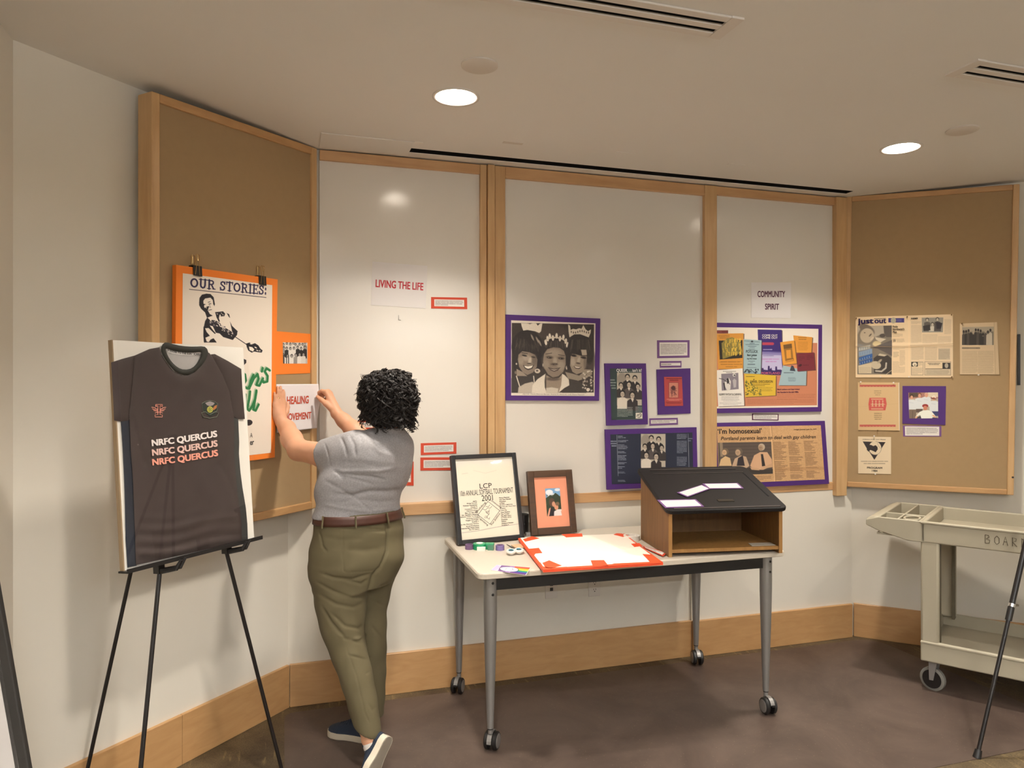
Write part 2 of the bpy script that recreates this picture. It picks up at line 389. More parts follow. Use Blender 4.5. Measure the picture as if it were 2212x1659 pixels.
# slot diffuser and vents
t = thing('ceiling_slot', 'long black slot in the ceiling along the whiteboards', 'vent', (1.9, -0.17, HC))
x0, x1, y0, y1 = SLOT
mb = MB(); mb.box(x0, x1, y0, y0 + 0.002, HC, HC + 0.12); mb.box(x0, x1, y1 - 0.002, y1, HC, HC + 0.12); mb.box(x0, x0 + 0.002, y0, y1, HC, HC + 0.12); mb.box(x1 - 0.002, x1, y0, y1, HC, HC + 0.12); mb.box(x0, x1, y0, y1, HC + 0.12, HC + 0.122)
mb.build('slot_housing', M['blackmatte'], t)
mb = MB(); mb.box(x0 - 0.1, x1 + 0.0, y1 + 0.002, y1 + 0.01, HC - 0.002, HC + 0.002); mb.build('edge_bead', M['ceiling'], t)
for i, (x0, x1, y0, y1) in enumerate(VENTS):
    t = thing('ceiling_vent', ['white two-slot linear ceiling vent above the crowned portrait', 'white two-slot linear ceiling vent at the right edge'][i], 'vent', ((x0 + x1) / 2, (y0 + y1) / 2, HC), 'linear ceiling vents')
    zz0, zz1 = HC - 0.007, HC
    for (a, b_) in ((x0, x0 + 0.045), (x1 - 0.045, x1)): mb = MB(); mb.box(a, b_, y0, y1, zz0, zz1); mb.build('end_plate', M['white'], t)
    for (a, b_) in ((0, 0.033), (0.055, 0.085), (0.107, 0.14)):
        mb = MB(); mb.box(x0 + 0.045, x1 - 0.045, y0 + a, y0 + b_, zz0, zz1); bevel(mb.build('slat', M['white'], t), 0.002, 1)
    for (a, b_) in ((0.033, 0.055), (0.085, 0.107)):
        mb = MB(); mb.box(x0 + 0.045, x1 - 0.045, y0 + a, y0 + b_, HC + 0.05, HC + 0.052)
        mb.box(x0 + 0.045, x1 - 0.045, y0 + a - 0.001, y0 + a, HC, HC + 0.05); mb.box(x0 + 0.045, x1 - 0.045, y0 + b_, y0 + b_ + 0.001, HC, HC + 0.05)
        mb.build('slot_liner', M['blackmatte'], t)
# round cover plates
M['cover'] = mat('grey_cover_plate', rgb(216, 208, 198), 0.7)
for (px, py, lab) in ((1036, 140, 'round blank ceiling cover plate near the long vent'), (2079, 280, 'round blank ceiling cover plate at far right')):
    P = onz(px, py, HC); mb = MB(); mb.tube2(V3(P[0], P[1], HC), V3(0, 0, -1), [(0, 0.068), (0.006, 0.068), (0.009, 0.062)], 32)
    tag(mb.build('ceiling_cover_plate', M['cover'], smooth=True), lab, 'cover plate', 'round ceiling cover plates')
# access panel and patches at the end of the slot
P0, P1 = onz(693, 287, HC), onz(905, 306, HC)
mb = MB(); mb.box(P0[0], P1[0] - 0.02, -0.27, -0.05, HC - 0.004, HC); bevel(tag(mb.build('ceiling_access_panel', M['ceiling']), 'flat ceiling access panel left of the black slot', 'panel'), 0.002, 1)
mb = MB(); mb.box(P1[0] - 0.02, P1[0] + 0.02, -0.275, -0.255, HC - 0.003, HC); tag(mb.build('ceiling_patch', M['offwhite']), 'tiny pale strip at the end of the access panel', 'patch')
for (px, py, lab) in ((1108, 309, 'pale rectangular ceiling patch left of centre'), (1350, 331, 'faint rectangular ceiling patch over the middle whiteboard'), (1590, 356, 'faint rectangular ceiling patch furthest right')):
    P = onz(px, py, HC); mb = MB(); mb.box(P[0] - 0.05, P[0] + 0.05, P[1] - 0.013, P[1] + 0.013, HC - 0.0015, HC); tag(mb.build('ceiling_patch', M['cover'] if px < 1200 else M['ceiling']), lab, 'patch')

# floor mat
def matmat():
    m = bpy.data.materials.new('mauve_vinyl_mat'); m.use_nodes = True; N, L = nodes(m); b = N['Principled BSDF']
    tc = N.new('ShaderNodeTexCoord')
    n1 = N.new('ShaderNodeTexNoise'); n1.inputs['Scale'].default_value = 2.6; n1.inputs['Detail'].default_value = 9; n1.inputs['Roughness'].default_value = 0.68; n1.inputs['Distortion'].default_value = 0.6
    L.new(tc.outputs['Object'], n1.inputs[0])
    cr = N.new('ShaderNodeValToRGB'); e = cr.color_ramp.elements
    e[0].position = 0.35; e[0].color = (*rgb(70, 58, 52), 1); e[1].position = 0.75; e[1].color = (*rgb(100, 85, 76), 1)
    L.new(n1.outputs[0], cr.inputs[0])
    vo = N.new('ShaderNodeTexVoronoi'); vo.inputs['Scale'].default_value = 34; vo.inputs['Randomness'].default_value = 0.25
    mp = N.new('ShaderNodeMapping'); mp.inputs['Rotation'].default_value = (0, 0, 0.78)
    L.new(tc.outputs['Object'], mp.inputs[0]); L.new(mp.outputs[0], vo.inputs['Vector'])
    lt = N.new('ShaderNodeMath'); lt.operation = 'LESS_THAN'; lt.inputs[1].default_value = 0.07
    L.new(vo.outputs['Distance'], lt.inputs[0])
    wn = N.new('ShaderNodeTexNoise'); wn.inputs['Scale'].default_value = 9; L.new(tc.outputs['Object'], wn.inputs[0])
    gt = N.new('ShaderNodeMath'); gt.operation = 'GREATER_THAN'; gt.inputs[1].default_value = 0.5; L.new(wn.outputs[0], gt.inputs[0])
    mu = N.new('ShaderNodeMath'); mu.operation = 'MULTIPLY'; L.new(lt.outputs[0], mu.inputs[0]); L.new(gt.outputs[0], mu.inputs[1])
    mu2 = N.new('ShaderNodeMath'); mu2.operation = 'MULTIPLY'; mu2.inputs[1].default_value = 0.28; L.new(mu.outputs[0], mu2.inputs[0])
    mx = N.new('ShaderNodeMix'); mx.data_type = 'RGBA'; mx.inputs[7].default_value = (*rgb(176, 152, 130), 1)
    L.new(mu2.outputs[0], mx.inputs[0]); L.new(cr.outputs[0], mx.inputs[6]); L.new(mx.outputs[2], b.inputs['Base Color'])
    b.inputs['Roughness'].default_value = 0.42; b.inputs['Specular IOR Level'].default_value = 0.35
    bp = N.new('ShaderNodeBump'); bp.inputs['Strength'].default_value = 0.25; bp.inputs['Distance'].default_value = 0.001; L.new(lt.outputs[0], bp.inputs['Height']); L.new(bp.outputs[0], b.inputs['Normal'])
    return m
M['mat'] = matmat()
mx0, mx1, my0, my1, rc = 0.0, 3.53, -1.412, -0.085, 0.14
loop = []
for (cx, cy, a0) in ((mx1 - rc, my0 + rc, -90), (mx1 - rc, my1 - rc, 0), (mx0 + 0.05, my1 - 0.05, 90), (mx0 + 0.05, my0 + 0.05, 180)):
    rr = rc if cx > 1 else 0.05
    for k in range(9): a = math.radians(a0 + 90 * k / 8); loop.append((cx + rr * math.cos(a), cy + rr * math.sin(a), 0))
mb = MB(); mb.prism(loop, (0, 0, 0.003)); tag(mb.build('floor_mat', M['mat']), 'mauve dotted vinyl mat under the wheeled table', 'mat')
# ================================================================ FLAT SHEETS: boards, prints, lettering
def c8(c): return np.array(c, float) / 255.0
class Cv:                          # a small painter; user coordinates come from three corners
    def __init__(s, W, H, bg, TL=(0, 0), TR=None, BL=None):
        s.W, s.H = int(W), int(H)
        TR = TR or (s.W, 0); BL = BL or (0, s.H)
        A = np.array([[TR[0] - TL[0], BL[0] - TL[0]], [TR[1] - TL[1], BL[1] - TL[1]]], float)
        s.Ai = np.diag([s.W, s.H]) @ np.linalg.inv(A); s.o = np.array(TL, float)
        s.sc = math.sqrt(abs(np.linalg.det(s.Ai)))
        s.img = np.zeros((s.H, s.W, 3)); s.img[:] = c8(bg)
    @staticmethod
    def on(sh, f, k, bg, res=1.3):   # paint in the coordinates of a zoomed view f with zoom k
        q = [np.array(p, float) for p in sh.px4]; W = np.linalg.norm(q[1] - q[0]) * res; H = np.linalg.norm(q[3] - q[0]) * res
        c = Cv(W, H, bg); c.uvf = lambda x, y: sh.uv(*f(x, y)); c.sc = res / k; return c
    uvf = None
    def px(s, p):
        if s.uvf is None: return s.px_(p)
        if np.ndim(p) == 1: u, v = s.uvf(*p); return np.array([u * s.W, v * s.H])
        return np.array([s.px(q) for q in np.asarray(p, float)])
    def px_(s, p): return (s.Ai @ (np.asarray(p, float) - s.o).T).T if np.ndim(p) == 1 else (np.asarray(p, float) - s.o) @ s.Ai.T
    def win(s, x0, y0, x1, y1):
        x0, y0 = max(0, int(math.floor(x0))), max(0, int(math.floor(y0))); x1, y1 = min(s.W, int(math.ceil(x1)) + 1), min(s.H, int(math.ceil(y1)) + 1)
        if x1 <= x0 or y1 <= y0: return None
        Y, X = np.mgrid[y0:y1, x0:x1]; return (slice(y0, y1), slice(x0, x1)), X + 0.5, Y + 0.5
    def put(s, sl, cov, col):
        cov = cov[..., None]; s.img[sl] = s.img[sl] * (1 - cov) + c8(col) * cov
    def ell(s, cx, cy, rx, ry, col, ang=0, soft=1.0, a=1.0):
        soft = max(0.9, soft * s.sc); c = s.px((cx, cy)); rx *= s.sc; ry *= s.sc; R = max(rx, ry) + soft
        w_ = s.win(c[0] - R, c[1] - R, c[0] + R, c[1] + R)
        if not w_: return s
        sl, X, Y = w_; t = math.radians(ang); dx, dy = X - c[0], Y - c[1]
        u = dx * math.cos(t) + dy * math.sin(t); v = -dx * math.sin(t) + dy * math.cos(t)
        d = np.sqrt((u / rx) ** 2 + (v / ry) ** 2)
        s.put(sl, np.clip((1 - d) * min(rx, ry) / soft + 0.5, 0, 1) * a, col); return s
    def seg(s, X, Y, p, q):
        d = q - p; L = max(d @ d, 1e-9); t = np.clip(((X - p[0]) * d[0] + (Y - p[1]) * d[1]) / L, 0, 1)
        return np.hypot(X - p[0] - t * d[0], Y - p[1] - t * d[1])
    def poly(s, pts, col, soft=1.0, a=1.0):
        soft = max(0.9, soft * s.sc); P = s.px(pts); w_ = s.win(P[:, 0].min() - soft, P[:, 1].min() - soft, P[:, 0].max() + soft, P[:, 1].max() + soft)
        if not w_: return s
        sl, X, Y = w_; ins = np.zeros(X.shape, bool); dist = np.full(X.shape, 1e9)
        for i in range(len(P)):
            p, q = P[i], P[(i + 1) % len(P)]
            dist = np.minimum(dist, s.seg(X, Y, p, q))
            if abs(q[1] - p[1]) > 1e-9: ins ^= ((p[1] > Y) != (q[1] > Y)) & (X < (q[0] - p[0]) * (Y - p[1]) / (q[1] - p[1]) + p[0])
        sd = np.where(ins, dist, -dist)
        s.put(sl, np.clip(sd / soft + 0.5, 0, 1) * a, col); return s
    def rect(s, x0, y0, x1, y1, col, a=1.0, soft=1.0): return s.poly([(x0, y0), (x1, y0), (x1, y1), (x0, y1)], col, soft, a)
    def line(s, pts, w, col, a=1.0):
        P = s.px(pts); w = max(w * s.sc, 0.7); m = w + 1
        w_ = s.win(P[:, 0].min() - m, P[:, 1].min() - m, P[:, 0].max() + m, P[:, 1].max() + m)
        if not w_: return s
        sl, X, Y = w_; dist = np.full(X.shape, 1e9)
        for i in range(len(P) - 1): dist = np.minimum(dist, s.seg(X, Y, P[i], P[i + 1]))
        s.put(sl, np.clip(w / 2 - dist + 0.5, 0, 1) * a, col); return s
    def rows(s, x0, y0, x1, y1, n, col, a=0.7, th=0.45, seed=1, align='l', skew=0.0, just=True):   # lines of small unreadable type
        R = random.Random(seed); h = (y1 - y0) / n; W = x1 - x0
        for i in range(n):
            y = y0 + (i + 0.5) * h; ln = W if (just and i < n - 1) else W * R.uniform(0.45, 0.95)
            xs = x0 if align == 'l' else (x0 + x1 - ln) / 2 if align == 'c' else x1 - ln
            x = xs
            while x < xs + ln - h * 0.4:
                wd = min(R.uniform(0.7, 3.2) * h, xs + ln - x)
                s.line([(x, y + skew * (x - x0)), (x + wd, y + skew * (x + wd - x0))], h * th, col, a * R.uniform(0.75, 1)); x += wd + h * R.uniform(0.35, 0.6)
        return s
    def grain(s, amp, scale=1, sl=None):
        h, w = s.H // scale + 2, s.W // scale + 2
        n = nrng.normal(0, 1, (h, w)); n = np.kron(n, np.ones((scale, scale)))[:s.H, :s.W]
        s.img = np.clip(s.img + (n * amp)[..., None], 0, 1); return s
    def blur(s, k=1):
        for _ in range(k):
            p = np.pad(s.img, ((1, 1), (1, 1), (0, 0)), 'edge')
            s.img = (p[:-2, 1:-1] + p[2:, 1:-1] + p[1:-1, :-2] + p[1:-1, 2:] + 2 * p[1:-1, 1:-1]) / 6
        return s

def text_mesh(txt, bold=0.0, res=3, spacing=1.0, align='LEFT'):
    cu = bpy.data.curves.new('lettering', 'FONT'); cu.body = txt; cu.size = 1; cu.resolution_u = res; cu.space_character = spacing; cu.fill_mode = 'FRONT'; cu.align_x = align
    ob = bpy.data.objects.new('lettering', cu); link(ob)
    dg = bpy.context.evaluated_depsgraph_get(); me = bpy.data.meshes.new_from_object(ob.evaluated_get(dg))
    v = np.zeros(len(me.vertices) * 3); me.vertices.foreach_get('co', v); v = v.reshape(-1, 3)[:, :2]
    f = [tuple(p.vertices) for p in me.polygons]
    bpy.data.objects.remove(ob); bpy.data.curves.remove(cu); bpy.data.meshes.remove(me)
    v = np.concatenate([v, np.zeros((len(v), 1))], 1)
    if bold > 0:
        n = len(v); vs_ = [v]; fs = list(f)
        for k, (a, b) in enumerate(((bold, bold * 0.6), (-bold, bold * 0.6), (bold, -bold * 0.6), (-bold, -bold * 0.6))):
            vs_.append(v + np.array([a, b, k + 1])); fs += [tuple(i + n * (k + 1) for i in q) for q in f]
        v, f = np.concatenate(vs_), fs
    return v, f

class Sheet:                       # four corners TL TR BR BL in the world, bilinear (s right, t down)
    def __init__(s, TL, TR, BR, BL):
        s.c = [np.asarray(p, float) for p in (TL, TR, BR, BL)]
        s.n = unit(X3(s.c[3] - s.c[0], s.c[1] - s.c[0]))
        s.w = np.linalg.norm(s.c[1] - s.c[0]); s.h = np.linalg.norm(s.c[3] - s.c[0])
        s.px4 = None
    @staticmethod
    def px(F, q, off=0.0):
        sh = Sheet(*[F.at(x, y, off) for x, y in q]); sh.px4 = q; return sh
    def P(s, u, v, d=0.0):
        u = np.asarray(u, float)[..., None]; v = np.asarray(v, float)[..., None]; d = np.asarray(d, float)[..., None]
        TL, TR, BR, BL = s.c
        return TL * (1 - u) * (1 - v) + TR * u * (1 - v) + BR * u * v + BL * (1 - u) * v + s.n * d
    def base(s): return tuple((s.c[2] + s.c[3]) / 2)
    def uv(s, x, y):               # image point -> (u, v) for a sheet made from pixels
        q = [np.array(p, float) for p in s.px4]; A = np.array([q[1] - q[0], q[3] - q[0]]).T
        u, v = np.linalg.solve(A, np.array([x, y]) - q[0])
        for _ in range(8):
            p = q[0] * (1 - u) * (1 - v) + q[1] * u * (1 - v) + q[2] * u * v + q[3] * (1 - u) * v - np.array([x, y])
            J = np.array([(q[1] - q[0]) * (1 - v) + (q[2] - q[3]) * v, (q[3] - q[0]) * (1 - u) + (q[2] - q[1]) * u]).T
            du = np.linalg.solve(J, -p); u += du[0]; v += du[1]
        return u, v
    def slab(s, name, mat_, parent=None, u0=0, v0=0, u1=1, v1=1, d0=0.0, d1=0.001, label=None, bev=0.0):
        c = [s.P(a, b, d) for d in (d0, d1) for a, b in ((u0, v1), (u1, v1), (u1, v0), (u0, v0))]
        o = MB().hexa(c).build(name, mat_, parent, label=label)
        if bev: bevel(o, bev, 1)
        return o
    def poly(s, name, pts, mat_, parent, d0=0.0, d1=0.0006, label=None):
        return MB().prism([s.P(a, b, d0) for a, b in pts], s.n * (d1 - d0)).build(name, mat_, parent, label=label)
    def canvas(s, name, cv, parent=None, u0=0, v0=0, u1=1, v1=1, d=0.001, mat_=None, label=None, wave=None):
        W, H = cv.W, cv.H; U, Vv = np.meshgrid(np.linspace(u0, u1, W), np.linspace(v0, v1, H))
        D = np.full(U.shape, d) if wave is None else d + wave(U, Vv)
        v = s.P(U, Vv, D).reshape(-1, 3)
        i = np.arange(H * W).reshape(H, W); q = np.stack([i[:-1, :-1], i[1:, :-1], i[1:, 1:], i[:-1, 1:]], -1).reshape(-1, 4)
        org = ROOT[parent.name] if parent is not None else np.asarray(s.base())
        me = bpy.data.meshes.new(name); me.vertices.add(len(v)); me.vertices.foreach_set('co', (v - org).ravel())
        me.loops.add(q.size); me.loops.foreach_set('vertex_index', q.ravel().astype(np.int32)); me.polygons.add(len(q))
        me.polygons.foreach_set('loop_start', (np.arange(len(q)) * 4).astype(np.int32)); me.polygons.foreach_set('loop_total', np.full(len(q), 4, np.int32))
        me.update(calc_edges=True); me.validate()
        ca = me.color_attributes.new('Col', 'FLOAT_COLOR', 'POINT')
        col = np.ones((H * W, 4), np.float32); col[:, :3] = lin(np.clip(cv.img, 0, 1)).reshape(-1, 3); ca.data.foreach_set('color', col.ravel())
        if wave is not None: me.polygons.foreach_set('use_smooth', [True] * len(q))
        me.materials.append(mat_ or M['print'])
        o = bpy.data.objects.new(name, me); link(o)
        if parent is not None: o.parent = parent
        else: o.location = org
        ROOT[o.name] = org
        if label: o['label'] = label
        return o
    def text(s, txt, u0, v0, u1, v1, mat_, parent, d=0.0016, bold=0.0, shear=0.0, name='lettering', spacing=1.0, label=None, align='LEFT', fn=None):
        v, f = text_mesh(txt, bold, 3, spacing, align)
        if len(v) == 0: return None
        lay = v[:, 2]; v = v[:, :2].copy(); v[:, 0] += shear * v[:, 1]
        mn, mx = v.min(0), v.max(0); k = (v - mn) / np.maximum(mx - mn, 1e-6)
        U = u0 + k[:, 0] * (u1 - u0); Vv = v1 - k[:, 1] * (v1 - v0)
        if fn: U, Vv = fn(U, Vv)
        o = mesh_obj(name, s.P(U, Vv, d + lay * 0.00005), f, mat_, parent, label=label)
        return o
def crop(x0, y0, sc): return lambda x, y: (x0 + x / sc, y0 + y / sc)
def quad(f, *pts): return [f(*p) for p in pts]

def caption(F, q, off, card, label, rows=4, seed=1, m=(0.07, 0.2), cat='caption card', name='caption_card', group=None, ink=(70, 62, 66)):
    sh = Sheet.px(F, q, off) if F is not None else q
    t = thing(name, label, cat, sh.base(), group)
    sh.slab('card', card, t, d0=0, d1=0.0012)
    W = max(24, int(sh.w * 480)); H = max(8, int(sh.h * 480)); cv = Cv(W, H, (232, 226, 220), (0, 0), (100, 0), (0, 100 * sh.h / sh.w))
    cv.rows(5, 100 * sh.h / sh.w * 0.12, 95, 100 * sh.h / sh.w * 0.88, rows, ink, 0.62, 0.42, seed)
    sh.canvas('text_strip', cv, t, m[0], m[1], 1 - m[0], 1 - m[1], 0.0016)
    return t
# ================================================================ WHITEBOARDS AND TAN BOARDS
def wbmat():
    m = bpy.data.materials.new('glossy_whiteboard'); m.use_nodes = True; N, L = nodes(m); b = N['Principled BSDF']
    tc = N.new('ShaderNodeTexCoord'); n = N.new('ShaderNodeTexNoise'); n.inputs['Scale'].default_value = 1.3; n.inputs['Detail'].default_value = 4; L.new(tc.outputs['Object'], n.inputs[0])
    mx = N.new('ShaderNodeMix'); mx.data_type = 'RGBA'; mx.inputs[6].default_value = (*rgb(222, 216, 207), 1); mx.inputs[7].default_value = (*rgb(230, 225, 217), 1)
    L.new(n.outputs[0], mx.inputs[0]); L.new(mx.outputs[2], b.inputs['Base Color'])
    b.inputs['Roughness'].default_value = 0.16; b.inputs['Specular IOR Level'].default_value = 0.55
    n2 = N.new('ShaderNodeTexNoise'); n2.inputs['Scale'].default_value = 1.6; L.new(tc.outputs['Object'], n2.inputs[0])
    bp = N.new('ShaderNodeBump'); bp.inputs['Strength'].default_value = 0.12; bp.inputs['Distance'].default_value = 0.01; L.new(n2.outputs[0], bp.inputs['Height']); L.new(bp.outputs[0], b.inputs['Normal'])
    return m
M['wb'] = wbmat()
u = lambda px, off=0.02: FB.uz(px, 800, off)[0]
ZT, ZB = HC - 0.006, 0.93
uL0, uL1, uJ0, uJ1, uM0, uM1, uN1, uR1, uJ2 = u(660), u(1036), u(1040), u(1066), u(1090), u(1519), u(1545), u(1800), u(1822)
def whiteboard(label, x0, x1, zb, parts):
    t = thing('whiteboard', label, 'whiteboard', ((x0 + x1) / 2, -0.01, zb))
    mb = MB(); mb.fbox(FB, x0, x1, zb, ZT, 0.0, 0.012); mb.build('writing_surface', M['wb'], t)
    for (n, a, b_, z0, z1, d1, m_) in parts: mb = MB(); mb.fbox(FB, a, b_, z0, z1, 0.0, d1); bevel(mb.build(n, m_, t), 0.003, 2)
    return t
mz, mx_ = M['maple_z'], M['maple_x']
whiteboard('left glossy whiteboard behind the curly-haired person', 0.168, uL1, 0.965,
    [('top_rail', 0.168, uL1, ZT - 0.05, ZT, 0.03, mx_), ('marker_tray', 0.168, uL1, 0.925, 0.985, 0.06, mx_), ('stile', uL1, u(1050), 0.925, ZT, 0.035, mz)])
whiteboard('wide middle glossy whiteboard holding the crowned portrait', uM0, uM1, 0.965,
    [('stile', u(1051), uJ1, 0.965, ZT - 0.001, 0.05, mz), ('stile', uJ1 + 0.004, uM0, 0.935, ZT, 0.035, mz), ('top_rail', uM0, uM1, ZT - 0.06, ZT, 0.035, mx_), ('bottom_rail', uM0, uM1, 0.935, 0.99, 0.018, mx_), ('stile', uM1, uN1, 0.935, ZT, 0.04, mz)])
whiteboard('narrow right glossy whiteboard under the two-line sign', uN1, uR1, 0.965,
    [('top_rail', uN1, uR1, ZT - 0.05, ZT, 0.035, mx_), ('bottom_rail', uN1, uR1, 0.935, 0.985, 0.018, mx_), ('stile', uR1, uJ2, 0.90, ZT, 0.05, mz)])
# hinged tan boards
def tanboard(label, sh, th, fw_, mats, thl=None):
    t = thing('tan_display_board', label, 'display board', sh.base())
    W, H = sh.w, sh.h; a, b_ = fw_ / W, fw_ / H
    sh.slab('backing', M['cork'], t, a * 0.5, b_ * 0.5, 1 - a * 0.5, 1 - b_ * 0.5, -th + 0.004, -0.012)
    for n, (u0, v0, u1, v1), m_ in (('stile', (0, 0, a, 1), mats[0]), ('stile', (1 - a, 0, 1, 1), mats[0]), ('top_rail', (a, 0, 1 - a, b_), mats[1]), ('bottom_rail', (a, 1 - b_, 1 - a, 1), mats[1])):
        bevel(sh.slab(n, m_, t, u0, v0, u1, v1, -(thl if thl and u0 == 0 else th), 0.0), 0.004, 2)
    return t
OL = 0.122
LBs = Sheet.px(FL, [(328, 196), (685, 321), (685, 1097), (328, 1176)], OL)
tanboard('tall tan fabric board with maple frame behind the orange-bordered poster', LBs, 0.042, 0.036, (M['maple_z'], M['maple']), 0.085)
OR = 0.08
RBs = Sheet.px(FR, [(1828, 425), (2203, 397), (2190, 1070), (1818, 1051)], OR)
tanboard('tall tan fabric board with maple frame above the grey cart', RBs, 0.04, 0.032, (M['maple_z'], M['maple']))
mb = MB(); mb.fbox(FB, uJ2 + 0.001, uJ2 + 0.008, 0.96, ZT - 0.02, 0.0, 0.02); tag(mb.build('gap_shade_strip', M['black']), 'black strip standing in for the shaded gap left of the right tan board', 'gap shade')  # black strip modelled in place of the shaded gap beside the board
mb = MB(); q = [FR.uz(2200, 722, 0.01), FR.uz(2200, 832, 0.01)]; mb.fbox(FR, q[0][0] - 0.004, q[0][0] + 0.008, q[1][1], q[0][1], 0.0, 0.02); tag(mb.build('wall_pull', M['black']), 'thin black upright pull beside the right tan board', 'pull')
P = RBs.P(*RBs.uv(2188, 1031), 0.0); MB().tube2(P, RBs.n, [(0, 0.006), (0.003, 0.005)], 12).build('lock_button', M['blackmetal'], bpy.data.objects['tan_display_board.001'])
# outlet plates under the table
for (px, py, lab, kind) in ((1191, 1270, 'white wall plate with two black data sockets', 0), (1284, 1266, 'white wall plate with a power outlet', 1)):
    a, z = FB.uz(px, py, 0.004); t = thing('wall_plate', lab, 'outlet', (a, -0.003, z - 0.06))
    mb = MB(); mb.fbox(FB, a - 0.036, a + 0.036, z - 0.058, z + 0.058, 0.0, 0.006); bevel(mb.build('plate', M['white'], t), 0.003, 2)
    if kind == 0:
        for k in range(2): mb = MB(); mb.fbox(FB, a - 0.009, a + 0.009, z + 0.012 - k * 0.028, z + 0.03 - k * 0.028, 0.004, 0.008); mb.build('socket', M['black'], t)
    else:
        for dz in (0.02, -0.02):
            mb = MB(); mb.tube2(FB.p(a, z + dz, 0.004), FB.n, [(0, 0.017), (0.004, 0.017)], 20); s_ = mb.build('socket', M['white'], t)
            mb = MB(); mb.fbox(FB, a - 0.008, a - 0.0055, z + dz - 0.002, z + dz + 0.007, 0.006, 0.0085); mb.fbox(FB, a + 0.0055, a + 0.008, z + dz - 0.002, z + dz + 0.007, 0.006, 0.0085); mb.fbox(FB, a - 0.003, a + 0.003, z + dz - 0.011, z + dz - 0.006, 0.006, 0.0085)
            mb.build('slots', M['black'], s_)['kind'] = 'stuff'
# small hook under the LIVING sign
a, z = FB.uz(861, 690, 0.012); mb = MB(); mb.tube([FB.p(a, z + 0.022, 0.013), FB.p(a, z - 0.003, 0.013), FB.p(a + 0.012, z - 0.003, 0.013)], 0.0012, 6); tag(mb.build('wire_hook', M['silver']), 'tiny wire hook on the left whiteboard', 'hook')
# ================================================================ TABLE
M['laminate'] = mat('grey_laminate', rgb(196, 186, 172), 0.45, noise=0.03, nscale=60)
M['laminate_edge'] = mat('cream_edge_band', rgb(214, 204, 188), 0.5)
TZ = 0.795; TC = V3(1.557, -0.425, 0); TA = math.radians(-1.0)
tx = V3(math.cos(TA), math.sin(TA), 0); ty = V3(-math.sin(TA), math.cos(TA), 0)
def T(a, b, z=0): return TC + tx * a + ty * b + UP * z
def rrect(hx, hy, r, n=6):
    out = []
    for (cx, cy, a0) in ((hx - r, hy - r, 0), (-hx + r, hy - r, 90), (-hx + r, -hy + r, 180), (hx - r, -hy + r, 270)):
        for k in range(n + 1): a = math.radians(a0 + 90 * k / n); out.append((cx + r * math.cos(a), cy + r * math.sin(a)))
    return out
table = thing('folding_table', 'long grey-topped table on tapered silver legs with casters', 'table', tuple(T(0, 0)))
mb = MB(); mb.prism([T(a, b, TZ - 0.028) for a, b in rrect(0.765, 0.385, 0.035)], (0, 0, 0.028)); tt = mb.build('tabletop', M['laminate'], table); bevel(tt, 0.006, 3)
mb = MB(); mb.prism([T(a, b, TZ - 0.024) for a, b in rrect(0.7665, 0.3865, 0.036)], (0, 0, 0.018)); mb.build('edge_band', M['laminate_edge'], tt)
for b in (-0.325, 0.325):
    mb = MB(); mb.hexa([T(*q) for q in ((-0.69, b - 0.013, TZ - 0.088), (0.69, b - 0.013, TZ - 0.088), (0.69, b + 0.013, TZ - 0.088), (-0.69, b + 0.013, TZ - 0.088), (-0.69, b - 0.013, TZ - 0.029), (0.69, b - 0.013, TZ - 0.029), (0.69, b + 0.013, TZ - 0.029), (-0.69, b + 0.013, TZ - 0.029))]); mb.build('apron_rail', M['black'], table)
for a in (-0.69, 0.69):
    mb = MB(); mb.hexa([T(*q) for q in ((a - 0.013, -0.32, TZ - 0.075), (a + 0.013, -0.32, TZ - 0.075), (a + 0.013, 0.32, TZ - 0.075), (a - 0.013, 0.32, TZ - 0.075), (a - 0.013, -0.32, TZ - 0.029), (a + 0.013, -0.32, TZ - 0.029), (a + 0.013, 0.32, TZ - 0.029), (a - 0.013, 0.32, TZ - 0.029))]); mb.build('side_rail', M['silver'], table)
def caster(P, ang, parent):
    ax = V3(math.cos(ang), math.sin(ang), 0); fw2 = V3(-math.sin(ang), math.cos(ang), 0); R = 0.039
    c = V3(P[0], P[1], R + 0.003) + fw2 * 0.022
    mb = MB(); mb.tube([V3(P[0], P[1], 0.105), V3(P[0], P[1], 0.082)], 0.011, 12)
    pts = [c + (fw2 * math.cos(q) + UP * math.sin(q)) * (R + 0.004) for q in [math.radians(k) for k in range(20, 181, 16)]]
    for i in range(len(pts) - 1): mb.obox((pts[i] + pts[i + 1]) / 2, ax, pts[i + 1] - pts[i], X3(ax, pts[i + 1] - pts[i]), 0.010, np.linalg.norm(pts[i + 1] - pts[i]) / 2 + 0.001, 0.002)
    ca = mb.build('caster', M['silver'], parent, smooth=True)
    for s_ in (-1, 1):
        mb = MB(); mb.tube2(c + ax * s_ * 0.012, ax * s_, [(-0.002, R - 0.003), (0.0, R), (0.012, R), (0.017, R - 0.005), (0.017, R - 0.01)], 28); mb.build('wheel', M['black'], ca, smooth=40)
        mb = MB(); mb.tube2(c + ax * s_ * 0.029, ax * s_, [(0, R - 0.0085), (0.0015, R - 0.010)], 28); mb.build('hub_cap', M['silver'], ca, smooth=40)
    mb = MB(); mb.obox(c + fw2 * 0.036 + UP * 0.014, ax, fw2, UP, 0.008, 0.012, 0.004); mb.build('brake_lever', M['black'], ca)
legs = [(-0.697, -0.32, -35), (-0.697, 0.325, 150), (0.69, -0.325, 175), (0.69, 0.325, 165)]
